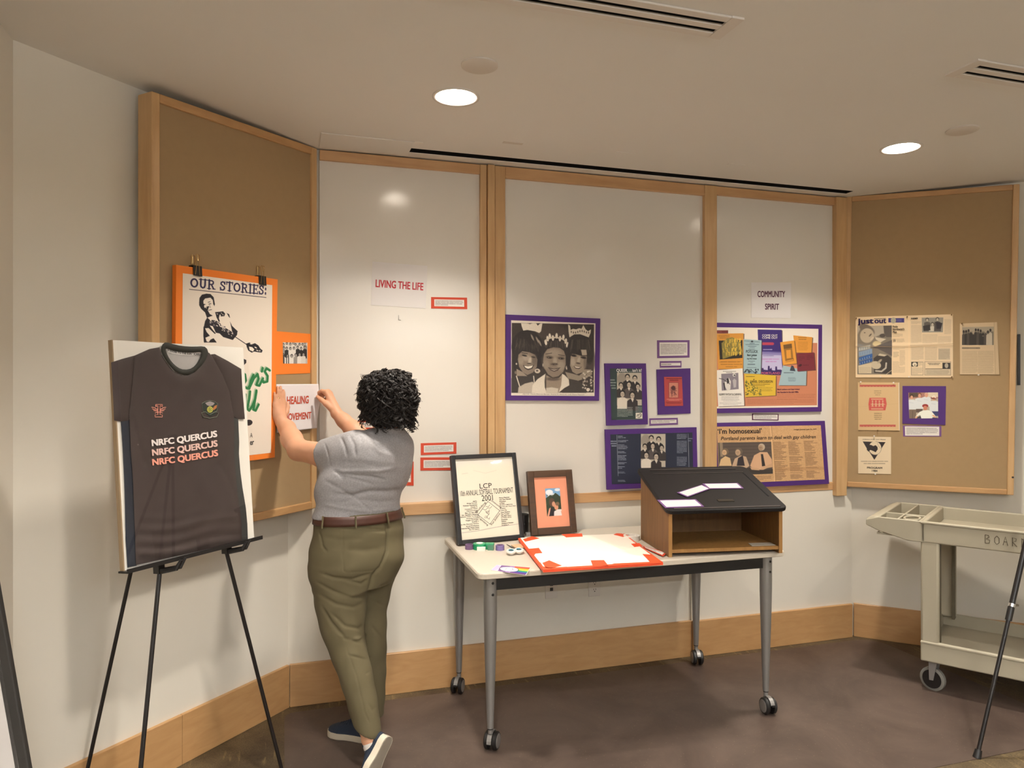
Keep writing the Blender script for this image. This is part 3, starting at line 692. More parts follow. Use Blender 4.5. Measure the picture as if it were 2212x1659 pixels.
for (a, b, ang) in legs:
    P = T(a, b)
    mb = MB(); mb.tube2(V3(P[0], P[1], 0.105), UP, [(0, 0.0145), (0.05, 0.016), (0.2, 0.021), (0.38, 0.0265), (0.5, 0.029), (TZ - 0.029 - 0.105, 0.029)], 24)
    lg = mb.build('leg', M['silver'], table, smooth=50)
    mb = MB(); mb.tube2(V3(P[0], P[1], 0.1), UP, [(0, 0.0125), (0.006, 0.0125)], 20); mb.build('collar', M['black'], lg)
    for zz in (0.055, 0.105):
        s_ = -1 if b < 0 else 1; mb = MB(); mb.tube2(V3(P[0], P[1], TZ - zz) + ty * s_ * 0.0275 + tx * 0.004, ty * s_, [(0, 0.0065), (0.003, 0.0055)], 12); mb.build('bolt', M['black'], lg)
    caster(P, math.radians(ang), table)

# ================================================================ LECTERN
M['lect'] = wood('brown_laminate_wood', rgb(124, 88, 46), rgb(102, 70, 36), 'z', 1.6, 0.5)
M['lect_edge'] = wood('light_wood_edge', rgb(170, 126, 70), rgb(148, 106, 58), 'z', 1.6, 0.5)
M['lect_top'] = mat('black_lectern_top', rgb(26, 23, 23), 0.6, spec=0.3, noise=0.06, nscale=30, bump=0.1, bscale=500)
A0 = onz(1444, 1204, TZ); B0 = onz(1690, 1195, TZ); lx = unit((B0 - A0) * V3(1, 1, 0)); ly = X3(UP, lx); LW = np.linalg.norm(B0 - A0)
lect = thing('tabletop_lectern', 'brown tabletop lectern with sloped black top and open shelf', 'lectern', tuple(A0 + lx * LW / 2 + ly * 0.2))
def Lp(a, b, z): return A0 + lx * a + ly * b + UP * z
LD = 0.40; hf, hb = 0.205, 0.335; th = 0.018
for a in (0, LW - th):
    prof = [(0, 0), (LD, 0), (LD, hb), (0, hf)]
    mb = MB(); mb.prism([Lp(a, b, z) for b, z in prof], lx * th); sp = mb.build('side_panel', M['lect'], lect); bevel(sp, 0.002, 1)
    mb = MB(); mb.hexa([Lp(a + q[0], q[1], q[2]) for q in ((0.0005, -0.002, 0.001), (th - 0.0005, -0.002, 0.001), (th - 0.0005, 0.0005, 0.001), (0.0005, 0.0005, 0.001), (0.0005, -0.002, hf - 0.003), (th - 0.0005, -0.002, hf - 0.003), (th - 0.0005, 0.0005, hf - 0.003), (0.0005, 0.0005, hf - 0.003))]); mb.build('front_edge', M['lect_edge'], sp)
def lbox(name, a0, a1, b0, b1, z0, z1, m_, par=None):
    mb = MB(); mb.hexa([Lp(*q) for q in ((a0, b0, z0), (a1, b0, z0), (a1, b1, z0), (a0, b1, z0), (a0, b0, z1), (a1, b0, z1), (a1, b1, z1), (a0, b1, z1))]); return mb.build(name, m_, par or lect)
lbox('shelf', th, LW - th, 0.004, LD - 0.002, 0.018, 0.034, M['lect_edge'])
lbox('back_panel', th, LW - th, LD - 0.012, LD, 0.0, hb - 0.01, M['lect'])
sl = unit(V3(0, LD, hb - hf)); slope = ly * sl[1] + UP * sl[2]; nt = X3(lx, slope)
TP = lambda a, s, d: Lp(a, -0.02, hf - 0.008) + slope * s + nt * (d + 0.004)
TL_ = 0.475
loop = [(LW / 2 + x, TL_ / 2 + y) for x, y in rrect(LW / 2 + 0.016, TL_ / 2, 0.03)]
mb = MB(); mb.prism([TP(a, s, 0) for a, s in loop], nt * 0.022); lt = mb.build('sloped_top', M['lect_top'], lect); bevel(lt, 0.006, 3)
def tbar(name, a0, s0, a1, s1, w_, h_, m_, par):
    p, q = TP(a0, s0, 0.022), TP(a1, s1, 0.022); d = q - p
    mb = MB(); mb.obox((p + q) / 2 + nt * h_ / 2, d, X3(nt, unit(d)), nt, np.linalg.norm(d) / 2, w_ / 2, h_ / 2 + 0.0005); return mb.build(name, m_, par)
M['lect_line'] = mat('worn_black_edge', rgb(70, 64, 62), 0.4)
tbar('raised_bead', 0.045, 0.44, LW - 0.05, 0.44, 0.006, 0.003, M['lect_line'], lt); tbar('raised_bead', 0.05, 0.395, LW - 0.03, 0.395, 0.003, 0.0015, M['lect_line'], lt)
tbar('groove', LW - 0.03, 0.395, LW - 0.025, 0.12, 0.006, 0.001, M['blackmatte'], lt); tbar('front_lip', 0.02, 0.012, LW - 0.02, 0.012, 0.008, 0.004, M['lect_line'], lt)
M['plate'] = mat('dull_metal_tag', rgb(74, 68, 60), 0.35, metal=0.7)
tbar('name_tag', 0.265, 0.085, 0.345, 0.085, 0.022, 0.002, M['plate'], lt)
# paper inside the shelf
c = [Lp(LW - th - 0.13, 0.012, 0.0355), Lp(LW - th - 0.01, 0.012, 0.0355), Lp(LW - th - 0.005, 0.07, 0.0355), Lp(LW - th - 0.12, 0.07, 0.0355)]
tag(MB().prism(c, (0, 0, 0.002)).build('paper_slip', M['laminate']), 'grey paper slip on the lectern shelf', 'paper')
# captions on the lectern top
def lecsheet(cpx):
    P0 = TP(0, 0, 0.0232); return Sheet(*[onplane(x, y, P0, nt) for x, y in cpx])
f8 = crop(1300, 980, 5.027)
for k, (q, lab) in enumerate([(quad(f8, (600, 505), (1020, 497), (1112, 577), (690, 592)), 'purple-edged caption lying at the front left of the lectern top'),
        (quad(f8, (815, 428), (1085, 342), (1182, 385), (930, 477)), 'purple-edged caption lying slanted in the middle of the lectern top'),
        (quad(f8, (1090, 327), (1475, 320), (1542, 380), (1160, 384)), 'purple-edged caption lying furthest back on the lectern top')]):
    sh = lecsheet(q); sh.c = [p + nt * (0.0004 + 0.0016 * (k == 1)) for p in sh.c]
    caption(None, sh, 0, M['mauve'], lab, 3, 40 + k, (0.05, 0.1), ink=(206, 200, 198), group='captions on the lectern')

# ================================================================ STANDING FRAMES ON THE TABLE
f7 = crop(940, 960, 4.254)
def leaning(frame_px, t_bottom, lean):      # frame: bottom corners on the table, leaning back
    TLp, TRp, BRp, BLp = frame_px
    BL = onz(*BLp, TZ + 0.008); BR = onz(*BRp, TZ + 0.008); ax = unit((BR - BL) * V3(1, 1, 0)); bk = X3(UP, ax)
    up = UP * math.cos(lean) + bk * math.sin(lean); n = X3(ax, up)
    BR = BL + ax * np.linalg.norm(BR - BL)
    TL = onplane(*TLp, BL, n); TR = onplane(*TRp, BL, n)
    h = ((TL - BL) @ up + (TR - BR) @ up) / 2; w_ = np.linalg.norm(BR - BL)
    return Sheet(BL + up * h, BR + up * h, BR, BL)
M['frame_black'] = mat('black_frame', rgb(36, 35, 37), 0.4, noise=0.05)
M['frame_brown'] = wood('dark_brown_frame', rgb(82, 56, 34), rgb(62, 42, 26), 'x', 1.2, 0.4)
M['glass'] = mat('picture_glass', (1, 1, 1), 0.03, trans=1.0)
def glassmat():
    m = bpy.data.materials.new('clear_acrylic'); m.use_nodes = True; N, L = nodes(m); N.remove(N['Principled BSDF'])
    tr = N.new('ShaderNodeBsdfTransparent'); gl = N.new('ShaderNodeBsdfGlossy'); gl.inputs['Roughness'].default_value = 0.02
    fr = N.new('ShaderNodeFresnel'); fr.inputs[0].default_value = 1.45; mx = N.new('ShaderNodeMixShader')
    ge = N.new('ShaderNodeNewGeometry'); iv_ = N.new('ShaderNodeMath'); iv_.operation = 'SUBTRACT'; iv_.inputs[0].default_value = 1.0; L.new(ge.outputs['Backfacing'], iv_.inputs[1]); mu_ = N.new('ShaderNodeMath'); mu_.operation = 'MULTIPLY'; L.new(fr.outputs[0], mu_.inputs[0]); L.new(iv_.outputs[0], mu_.inputs[1]); L.new(mu_.outputs[0], mx.inputs[0]); L.new(tr.outputs[0], mx.inputs[1]); L.new(gl.outputs[0], mx.inputs[2]); L.new(mx.outputs[0], N['Material Output'].inputs[0]); return m
M['acrylic'] = glassmat()
def picframe(t, sh, bw, th, m_, glass=True):
    a, b = bw / sh.w, bw / sh.h
    for n, r in (('frame_side', (0, 0, a, 1)), ('frame_side', (1 - a, 0, 1, 1)), ('frame_top', (a, 0, 1 - a, b)), ('frame_bottom', (a, 1 - b, 1 - a, 1))): bevel(sh.slab(n, m_, t, *r, -th, 0.0), 0.003, 2)
    sh.slab('backing', M['black'], t, a * 0.5, b * 0.5, 1 - a * 0.5, 1 - b * 0.5, -th + 0.001, -0.012)
    if glass: sh.slab('glass', M['acrylic'], t, a, b, 1 - a, 1 - b, -0.0045, -0.003)
    return a, b
sh = leaning(quad(f7, (120, 100), (722, 75), (822, 862), (215, 925)), 0, math.radians(13))
t = thing('framed_poster', 'black-framed white tournament poster standing on the table', 'framed poster', sh.base())
a, b = picframe(t, sh, 0.022, 0.03, M['frame_black'])
cv = Cv(190, 250, (238, 230, 212), (0, 0), (100, 0), (0, 134))
cv.poly([(0, 0), (100, 0), (100, 8), (60, 12), (20, 7), (0, 14)], (226, 222, 214), 12, 0.8)
cv.line([(2, 122), (30, 121), (60, 118), (99, 116)], 1.0, (188, 176, 172)); cv.line([(30, 20), (50, 26), (70, 22)], 0.8, (222, 214, 198)); cv.line([(10, 25), (20, 24)], 0.8, (214, 206, 190))
dm = [(50, 74), (69, 91), (50, 112), (31, 95)]
for i in range(4): cv.line([dm[i], dm[(i + 1) % 4]], 0.6, (60, 54, 60))
R = random.Random(5)
for k in range(9): x = 45 + R.uniform(-1, 8); y = 81 + k * 2.6; cv.line([(x - 4, y + R.uniform(-2, 2)), (x, y + 2), (x + R.uniform(1, 4), y - 1)], 0.45, (40, 36, 40))
sh.canvas('poster_sheet', cv, t, a, b, 1 - a, 1 - b, -0.009)
iu = lambda x: a + (1 - 2 * a) * x / 100; iv = lambda y: b + (1 - 2 * b) * y / 134
def ptext(s_, x0, y0, x1, y1, m_=M['ink'], **k): return sh.text(s_, iu(x0), iv(y0), iu(x1), iv(y1), m_, t, d=-0.0082, **k)
ptext('LCP', 38, 43, 59, 51.5); ptext('10th ANNUAL SOFTBALL TOURNAMENT', 4, 53, 96, 62, bold=-0.005); ptext('2001', 39.5, 63, 59, 73)
lc = ['Ali\'s', 'Drag Derails', 'Vicious Vendettas', 'Outta It', 'Conquado Titans', 'Maynard Divas', 'Bat on the Ball', 'Dr. Sorian\'s Rebels', 'Splatter Near To Pains', 'Photong Creeps', 'Muggin McMuggin', 'Softly I', 'In My Plansize Sisters', 'Kruel Produxion', 'Natural Bad Mean Divas', 'Bar-It-Upers']
rc_ = ['Moms Mattress', 'One Time Wonder', 'Pounders', 'A Maze', 'Broken Lightning', 'Sounds Like Them Guys', 'Snipers', 'Team Pig', 'Tank Machine', 'The Turtles', 'The Bad Years', '12 Step Girls', 'Outcaste', 'Widows', 'Weekend Maidens', 'Surging 6']
R = random.Random(3)
for k in range(16):
    y = 71 + k * 3.1; wl = 2.0 * len(lc[k]) * 0.72; ptext(lc[k], max(1, 31 - wl), y, 31, y + 2.0, bold=0.02)
    y = 68.5 + k * 3.1; wl = 2.0 * len(rc_[k]) * 0.70; ptext(rc_[k], 70, y, min(98, 70 + wl), y + 2.0, bold=0.02)
def rot_text(s_, x, y, ang, L_, h_):
    v, f = text_mesh(s_, 0.0, 2); v = v[:, :2]; mn, mx = v.min(0), v.max(0); k = (v - mn) / (mx - mn) * np.array([L_, h_]); c_, s__ = math.cos(ang), math.sin(ang)
    X = x + k[:, 0] * c_ + k[:, 1] * s__; Y = y + k[:, 0] * s__ - k[:, 1] * c_
    mesh_obj('lettering', sh.P(iu(X), iv(Y), np.full(len(X), -0.0082)), f, M['ink'], t)
rot_text('Building', 30, 92, math.radians(-42), 23, 4); rot_text('Community', 52, 72, math.radians(41), 25, 4); rot_text('Organizing', 28, 98.5, math.radians(45), 24, 4); rot_text('For Justice', 54, 115, math.radians(-48), 24, 4)

sh = leaning(quad(f7, (790, 258), (1203, 222), (1307, 808), (890, 838)), 0, math.radians(12))
t = thing('standing_picture', 'dark brown photo frame with coral mat standing on the table', 'photo frame', sh.base())
a, b = picframe(t, sh, 0.036, 0.028, M['frame_brown'])
M['coral'] = mat('coral_mat_board', rgb(236, 158, 126), 0.7, noise=0.02)
sh.slab('mat_board', M['coral'], t, a, b, 1 - a, 1 - b, -0.011, -0.009)
cv = Cv(60, 96, (120, 170, 214), (955, 390), (1105, 385), (985, 668))
cv.ell(1000, 430, 40, 25, (240, 244, 250), soft=4); cv.ell(1080, 405, 30, 14, (230, 238, 248), soft=4); cv.ell(1030, 460, 60, 18, (226, 234, 244), soft=5)
cv.poly([(950, 500), (990, 470), (1010, 455), (1030, 470), (1060, 435), (1090, 455), (1115, 480), (1140, 680), (960, 680)], (44, 62, 42), 3)
for k in range(40): cv.ell(R.uniform(970, 1130), R.uniform(460, 600), 8, 7, R.choice([(66, 84, 50), (30, 44, 32), (54, 70, 46)]), soft=3, a=0.7)
cv.ell(1030, 530, 32, 40, (92, 66, 50), soft=3); cv.ell(1048, 548, 18, 24, (206, 150, 122), soft=3); cv.ell(1075, 575, 22, 30, (214, 150, 118), soft=3); cv.ell(1085, 545, 22, 18, (120, 96, 72), soft=3)
cv.poly([(995, 600), (1030, 580), (1060, 610), (1060, 680), (1000, 680)], (34, 30, 38), 2); cv.poly([(1055, 620), (1090, 600), (1130, 600), (1150, 660), (1150, 690), (1055, 690)], (232, 226, 224), 2); cv.poly([(990, 660), (1005, 590), (1020, 580), (1010, 650), (1000, 680)], (222, 160, 132), 2); cv.poly([(1120, 610), (1140, 640), (1150, 670), (1138, 670)], (208, 140, 110), 2)
qa = [sh.P(u_, v_, -0.0085) for u_, v_ in ((0.37, 0.285), (0.70, 0.285), (0.70, 0.72), (0.37, 0.72))]
Sheet(*qa).canvas('photograph', cv, t, d=0)

# easel back / dark cup between the frames
mb = MB(); P = onz(*f7(835, 830), TZ); mb.tube2(V3(P[0], P[1] + 0.06, TZ), UP, [(0, 0.03), (0.09, 0.034), (0.1, 0.034)], 20); tag(mb.build('black_cup', M['black'], smooth=40), 'black cup between the two standing frames', 'cup')
P = onz(*f7(852, 842), TZ); mb = MB(); mb.box(P[0] - 0.012, P[0] + 0.014, P[1] - 0.01, P[1] + 0.012, TZ, TZ + 0.02); bevel(tag(mb.build('eraser_block', M['silver']), 'small grey block beside the brown photo frame', 'block'), 0.003)

# ================================================================ FOAM BOARD WITH ORANGE TAPE
f4 = crop(1080, 1120, 5.821)
zb_ = TZ + 0.019
fbq = quad(f4, (228, 245), (1565, 190), (2052, 555), (545, 648))
FBs = Sheet(*[onz(*q, zb_) for q in fbq]); FBs.px4 = fbq
if FBs.n[2] < 0: FBs.n = -FBs.n
t = thing('foam_board', 'white foam board edged with orange tape lying on the table', 'foam board', (FBs.c[0] + FBs.c[2]) / 2 * V3(1, 1, 0) + V3(0, 0, TZ))
FBs.slab('board', M['tapeor'], t, d0=-0.0105, d1=-0.0005)
M['foamwhite'] = mat('white_foam_face', rgb(250, 240, 226), 0.7)
FBs.slab('paper_face', M['foamwhite'], t, 0.02, 0.0, 0.985, 0.955, -0.0006, 0.0002)
def fpoly(pts): FBs.poly('tape_strip', [FBs.uv(*f4(*p)) for p in pts], M['tapeor'], t, 0.0, 0.0008)
fpoly([(290, 265), (400, 222), (495, 255), (322, 302)]); fpoly([(760, 195), (1018, 186), (1034, 232), (825, 242)]); fpoly([(1425, 205), (1465, 185), (1530, 190), (1625, 222), (1555, 240)])
fpoly([(360, 402), (498, 388), (545, 455), (460, 462), (440, 490)]); fpoly([(1665, 335), (1770, 325), (1820, 362), (1708, 376)]); fpoly([(1805, 462), (1935, 470), (2045, 550), (1890, 560)])
fpoly([(1138, 540), (1305, 535), (1350, 600), (1155, 606)]); fpoly([(540, 572), (625, 542), (775, 600), (640, 632), (575, 625)]); fpoly([(480, 552), (520, 570), (545, 610), (620, 625), (835, 612), (840, 628), (545, 648)]); fpoly([(1425, 572), (1880, 550), (1900, 560), (2045, 545), (2050, 557), (1160, 612), (1360, 590)])
# ================================================================ SMALL THINGS ON THE TABLE
M['tape_purple'] = mat('purple_tape', rgb(112, 84, 120), 0.5, noise=0.25, nscale=80); M['tape_teal'] = mat('lilac_teal_tape', rgb(124, 108, 160), 0.5, noise=0.3, nscale=60)
def ring(name, c, ro, ri, h, m_, inner, label):
    t = thing(name, label, 'tape roll', tuple(c)); n = 28; v = []; f = []
    for k in range(n):
        a = 2 * math.pi * k / n
        for (rr, z) in ((ro, 0), (ro, h), (ri + 0.002, h), (ri + 0.002, 0)): v.append((c[0] + rr * math.cos(a), c[1] + rr * math.sin(a), c[2] + z))
    for k in range(n):
        for j in range(4): f.append((k * 4 + j, ((k + 1) % n) * 4 + j, ((k + 1) % n) * 4 + (j + 1) % 4, k * 4 + (j + 1) % 4))
    smooth_angle(mesh_obj('tape', v, f, m_, t), 40)
    v = []
    for k in range(n):
        a = 2 * math.pi * k / n
        for (rr, z) in ((ri + 0.002, 0.0), (ri + 0.002, h + 0.0005), (ri, h + 0.0005), (ri, 0.0)): v.append((c[0] + rr * math.cos(a), c[1] + rr * math.sin(a), c[2] + z))
    smooth_angle(mesh_obj('core', v, f, inner, t), 40)
    return t
ring('washi_tape_roll', onz(1014, 1186, TZ), 0.021, 0.015, 0.023, M['tape_purple'], M['tape_purple'], 'dull purple tape roll nearest the black frame')
ring('washi_tape_roll', onz(1080, 1188, TZ), 0.0215, 0.015, 0.024, M['tape_teal'], M['tape_purple'], 'lilac patterned tape roll beside the scissors')
ring('clear_tape_roll', onz(1364, 1166, TZ), 0.042, 0.031, 0.024, M['offwhite'], M['offwhite'], 'wide pale tape roll beside the lectern')
# green tape dispenser
M['green'] = mat('green_plastic', rgb(22, 140, 92), 0.35); M['clear_green'] = mat('clear_green_plastic', rgb(120, 190, 160), 0.15, trans=0.6)
P = onz(1036, 1186, TZ); dx = unit(V3(0.9, -0.35, 0)); dy = X3(UP, dx)
t = thing('tape_dispenser', 'green plastic tape dispenser lying on the table', 'tape dispenser', tuple(P))
n = 24; prof = [(P + (dx * math.cos(a) + dy * math.sin(a)) * 0.033) for a in [2 * math.pi * k / n for k in range(n)]]
mb = MB(); mb.prism(prof, (0, 0, 0.028)); bevel(mb.build('spool_cover', M['green'], t, smooth=40), 0.002)
mb = MB(); mb.tube2(P + UP * 0.0282, UP, [(0, 0.016), (0.002, 0.016)], 24); mb.build('core', M['offwhite'], t)
mb = MB(); mb.obox(P + dx * 0.048 + dy * 0.008 + UP * 0.014, dx, dy, UP, 0.022, 0.02, 0.014); bevel(mb.build('nose', M['green'], t), 0.003)
mb = MB(); mb.obox(P + dx * 0.056 - dy * 0.018 + UP * 0.012, dx, dy, UP, 0.014, 0.008, 0.012); mb.build('cutter', M['clear_green'], t)
mb = MB(); mb.obox(P + dx * 0.012 - dy * 0.036 + UP * 0.009, dx, dy, UP, 0.02, 0.008, 0.009); mb.build('tape_tail', M['offwhite'], t)
# scissors
M['teal'] = mat('teal_grip', rgb(60, 120, 140), 0.4)
t = thing('scissors', 'scissors with white and teal handles and a dark blade', 'scissors', tuple(onz(1108, 1190, TZ)))
for (px, py) in ((1104, 1191), (1121, 1189)):
    c = onz(px, py, TZ + 0.014); mb = MB(); n = 20
    ex, ey = unit(V3(0.9, -0.3, 0)), unit(V3(0.3, 0.9, 0))
    mb.tube([c + ex * 0.017 * math.cos(a) + ey * 0.03 * math.sin(a) for a in [2 * math.pi * k / n for k in range(n + 1)]], 0.0075, 8, cap=False); h = mb.build('handle', M['white'], t, smooth=True)
    mb = MB(); mb.tube([c + UP * 0.002 + ex * 0.0125 * math.cos(a) + ey * 0.022 * math.sin(a) for a in [2 * math.pi * k / n for k in range(n + 1)]], 0.0042, 8, cap=False); mb.build('grip_lining', M['teal'], h, smooth=True)
a_, b_ = onz(1110, 1186, TZ + 0.013), onz(1095, 1177, TZ + 0.010); mb = MB(); mb.prism([a_ + V3(0.006, 0, 0), a_ - V3(0.006, 0, 0), b_ - V3(0.001, 0, 0), b_ + V3(0.001, 0.01, 0)], (0, 0, 0.0025)); mb.build('blade', M['black'], t)
# slip of tan paper beside the foam board, orange captions, sticker card
mb = MB(); mb.prism([onz(*f4(*q), TZ + 0.004) for q in ((140, 338), (290, 322), (330, 372), (190, 368))], (0, 0, 0.003)); tag(mb.build('kraft_card', mat('kraft_card', rgb(208, 168, 132), 0.7)), 'tan card slip behind the scissors', 'paper')
sh = Sheet(*[onz(*f4(*q), TZ + 0.006) for q in ((1790, 345), (2105, 432), (2050, 478), (1815, 370))]); sh.n = V3(0, 0, 1.0)
caption(None, sh, 0, M['redor'], 'red-edged caption slip poking out under the foam board', 2, 61, (0.08, 0.18))
sh = Sheet(*[onz(*f4(*q), TZ + 0.003) for q in ((-145, 635), (-10, 590), (385, 622), (330, 715))]); sh.n = V3(0, 0, 1.0)
sh = Sheet(onz(1073, 1221, TZ), onz(1146, 1227, TZ), onz(1136, 1243, TZ), onz(1060, 1232, TZ)); sh.n = V3(0, 0, 1.0)
t = thing('rainbow_card', 'rainbow and purple sticker card with a white oval', 'card', tuple((sh.c[0] + sh.c[2]) / 2))
sh.slab('card', M['paper'], t, d0=0.0005, d1=0.0014)
cv = Cv(110, 60, (150, 110, 180), (0, 0), (100, 0), (0, 50))
cv.rect(0, 0, 30, 50, (206, 190, 218)); cv.poly([(0, 0), (22, 20), (10, 50), (0, 50)], (196, 170, 214)); cv.poly([(14, 0), (40, 0), (40, 50), (20, 50)], (112, 78, 136))
for k, c_ in enumerate([(204, 44, 56), (240, 140, 30), (246, 222, 60), (40, 150, 90), (44, 70, 150), (96, 40, 120)]): cv.rect(55, k * 8.4, 100, (k + 1) * 8.4, c_)
cv.ell(45, 26, 27, 19, (40, 34, 44)); cv.ell(45, 26, 25, 17.5, (240, 236, 236)); cv.line([(34, 32), (38, 20), (52, 18), (57, 26), (50, 34)], 1.6, (40, 36, 40)); cv.line([(36, 28), (54, 24)], 1, (40, 36, 40))
sh.canvas('sticker_print', cv, t, 0.01, 0.01, 0.99, 0.99, 0.0018)
# ================================================================ EASELS
# jersey display board: parallel to the left wall, leaning slightly back
JBL = atdepth(268, 1233, 2.35); JBR = atdepth(549, 1165, 2.85)
jx = unit((JBR - JBL) * V3(1, 1, 0)); JBR = V3(*(JBL + jx * np.linalg.norm((JBR - JBL)[:2]))); JBR[2] = JBL[2]
jb = X3(UP, jx)                                  # towards the wall
jn0 = -jb
# lean: top pushed back
def top(px, py, B):
    best = None
    for d in np.linspace(0, 0.12, 61):
        n = X3(jx, unit(UP * 0.75 + jb * d)); Q = onplane(px, py, JBL, n); e = abs((Q - B) @ jx)
        if best is None or e < best[0]: best = (e, d, Q)
    return best
JD = (top(240, 733, JBL)[1] + top(527, 752, JBR)[1]) / 2
jup = unit(UP * 0.75 + jb * JD)
jn = X3(jx, jup)
JH = ((onplane(240, 733, JBL, jn) - JBL) @ jup + (onplane(527, 752, JBL, jn) - JBR) @ jup) / 2
JS = Sheet(JBL + jup * JH, JBR + jup * JH, JBR, JBL)
JS.px4 = [(240, 733), (527, 752), (549, 1165), (268, 1233)]
M['kraft'] = mat('cut_board_edge', rgb(150, 128, 100), 0.8)
t = thing('jersey_display_board', 'white display board holding the dark jersey on the easel', 'display board', tuple((JBL + JBR) / 2))
JS.slab('backing_board', M['offwhite'], t, d0=-0.006, d1=0.0)
JS.slab('edge_strip', M['kraft'], t, -0.008, 0, 0.0, 1, -0.014, 0.004)
JS.slab('clear_cover', M['acrylic'], t, 0.002, 0.002, 0.998, 0.995, 0.022, 0.0235)
# bottom channel
mb = MB(); w_ = JS.w
def jp(a, b, d): return JBL + jx * a + jup * b + jn * d
mb.hexa([jp(-0.012, -0.006, 0.03), jp(w_ + 0.012, -0.006, 0.03), jp(w_ + 0.012, -0.006, -0.012), jp(-0.012, -0.006, -0.012), jp(-0.012, 0.0, 0.03), jp(w_ + 0.012, 0.0, 0.03), jp(w_ + 0.012, 0.0, -0.012), jp(-0.012, 0.0, -0.012)])
mb.hexa([jp(-0.012, -0.006, 0.033), jp(w_ + 0.012, -0.006, 0.033), jp(w_ + 0.012, -0.006, 0.03), jp(-0.012, -0.006, 0.03), jp(-0.012, 0.008, 0.033), jp(w_ + 0.012, 0.008, 0.033), jp(w_ + 0.012, 0.008, 0.03), jp(-0.012, 0.008, 0.03)])
mb.build('bottom_channel', M['black'], t)
# easel legs lie in a plane just behind the board
po = JBL - jn * 0.028
def leg_line(a, b):                                    # image line -> points of that line in the leg plane at floor and top
    Pa, Pb = onplane(*a, po, jn), onplane(*b, po, jn); d = unit(Pb - Pa); return Pa, d
Pa, da = leg_line((343, 1228), (303, 1659)); Pb, db = leg_line((490, 1186), (608, 1659))
fa = Pa + da * (-(Pa[2]) / da[2]); fb = Pb + db * (-(Pb[2]) / db[2])
# apex where the two legs come closest
ax_ = np.array([da, -db]).T; k, *_ = np.linalg.lstsq(ax_, Pb - Pa, rcond=None); apex = (Pa + da * k[0] + Pb + db * k[1]) / 2
if apex[2] > 1.66: apex = apex + (fa + fb - 2 * apex) * 0.5 * (apex[2] - 1.66) / apex[2]
t = thing('easel', 'black folding easel carrying the jersey display', 'easel', tuple((fa + fb) / 2))
for (f0, nm) in ((fa, 'a'), (fb, 'b')):
    mb = MB(); mb.tube([f0 + unit(apex - f0) * 0.012, apex], [0.0075, 0.0075], 10); lg = mb.build('leg', M['blackmetal'], t, smooth=True)
    mb = MB(); mb.tube([f0, f0 + unit(apex - f0) * 0.03], 0.0105, 10); mb.build('rubber_foot', M['black'], lg, smooth=40)
rearf = None
for yy in range(1700, 1900, 2):
    q_ = onz(285 - (yy - 1234) * 0.2235, yy, 0.0)
    if (q_ - FL.o) @ FL.n > 0.06: rearf = q_; break
rt = apex - jn * 0.02
Q = onplane(285, 1234, FL.p(0, 0, 0.33), FL.n)
mb = MB(); mb.tube([rearf, rt], 0.007, 10); lg = mb.build('leg', M['blackmetal'], t, smooth=True)
mb = MB(); mb.tube([rearf, rearf + unit(rt - rearf) * 0.03], 0.0105, 10); mb.build('rubber_foot', M['black'], lg, smooth=40)
mb = MB(); mb.obox(apex - UP * 0.01, jx, jn, UP, 0.03, 0.02, 0.03); bevel(mb.build('apex_bracket', M['black'], t), 0.006)
for P_ in (Pa, Pb):
    g = P_ + (da if P_ is Pa else db) * (-0.004)
    mb = MB(); mb.obox(g - UP * 0.0, jx, jn, jup, 0.012, 0.014, 0.02)
    p0 = g - jup * 0.012 + jn * 0.012
    mb.tube([p0, p0 + jn * 0.05 + jx * 0.02 + jup * 0.006, p0 + jn * 0.062 + jx * 0.03 + jup * 0.032], [0.011, 0.009, 0.005], 8)
    mb.tube([p0 + jx * 0.012, p0 + jn * 0.05 + jx * 0.036 + jup * 0.008, p0 + jn * 0.06 + jx * 0.05 + jup * 0.036], [0.009, 0.008, 0.0045], 8)
    mb.build('support_hook', M['black'], t, smooth=True)

# second easel at the right edge: one leg in view
foot = onz(2110, 1637, 0.0)
tdir = atdepth(2205, 1222, (foot - CAM) @ FW + 0.14); d_ = unit(tdir - foot); apx = foot + d_ * (1.62 / d_[2])
t = thing('easel', 'black tripod easel leg standing at the right edge', 'easel', tuple(foot))
side = unit(X3(UP, d_)); f2 = foot - side * 0.62 + V3(0.02, 0.0, 0)
if f2[0] < foot[0]: f2 = foot + side * 0.62
f3 = (foot + f2) / 2 + unit(X3(UP, f2 - foot)) * 0.5
lp_, rp_ = foot + d_ * 0.86, None
for k, f0 in enumerate((foot, f2, f3)):
    d0 = unit(apx - f0); L0 = np.linalg.norm(apx - f0)
    mb = MB(); mb.tube([f0 + d0 * 0.01, f0 + d0 * 0.62], 0.0085, 10); mb.tube([f0 + d0 * 0.60, f0 + d0 * L0], 0.0115, 10); lg = mb.build('leg', M['blackmetal'], t, smooth=40)
    mb = MB(); mb.tube([f0, f0 + d0 * 0.035], [0.017, 0.0135], 12); mb.build('rubber_foot', M['black'], lg, smooth=40)
    mb = MB(); mb.tube([f0 + d0 * 0.60, f0 + d0 * 0.66], 0.0135, 12); mb.build('leg_sleeve', M['black'], lg, smooth=40)
    mb = MB(); mb.tube([f0 + d0 * 0.662, f0 + d0 * 0.676], 0.0145, 12); mb.obox(f0 + d0 * 0.669 + RT * 0.02, RT, FW, UP, 0.008, 0.006, 0.004); mb.build('clamp', M['chrome'], lg)
mb = MB(); mb.obox(apx, side, X3(side, UP), UP, 0.03, 0.025, 0.03); mb.build('apex_bracket', M['black'], t)

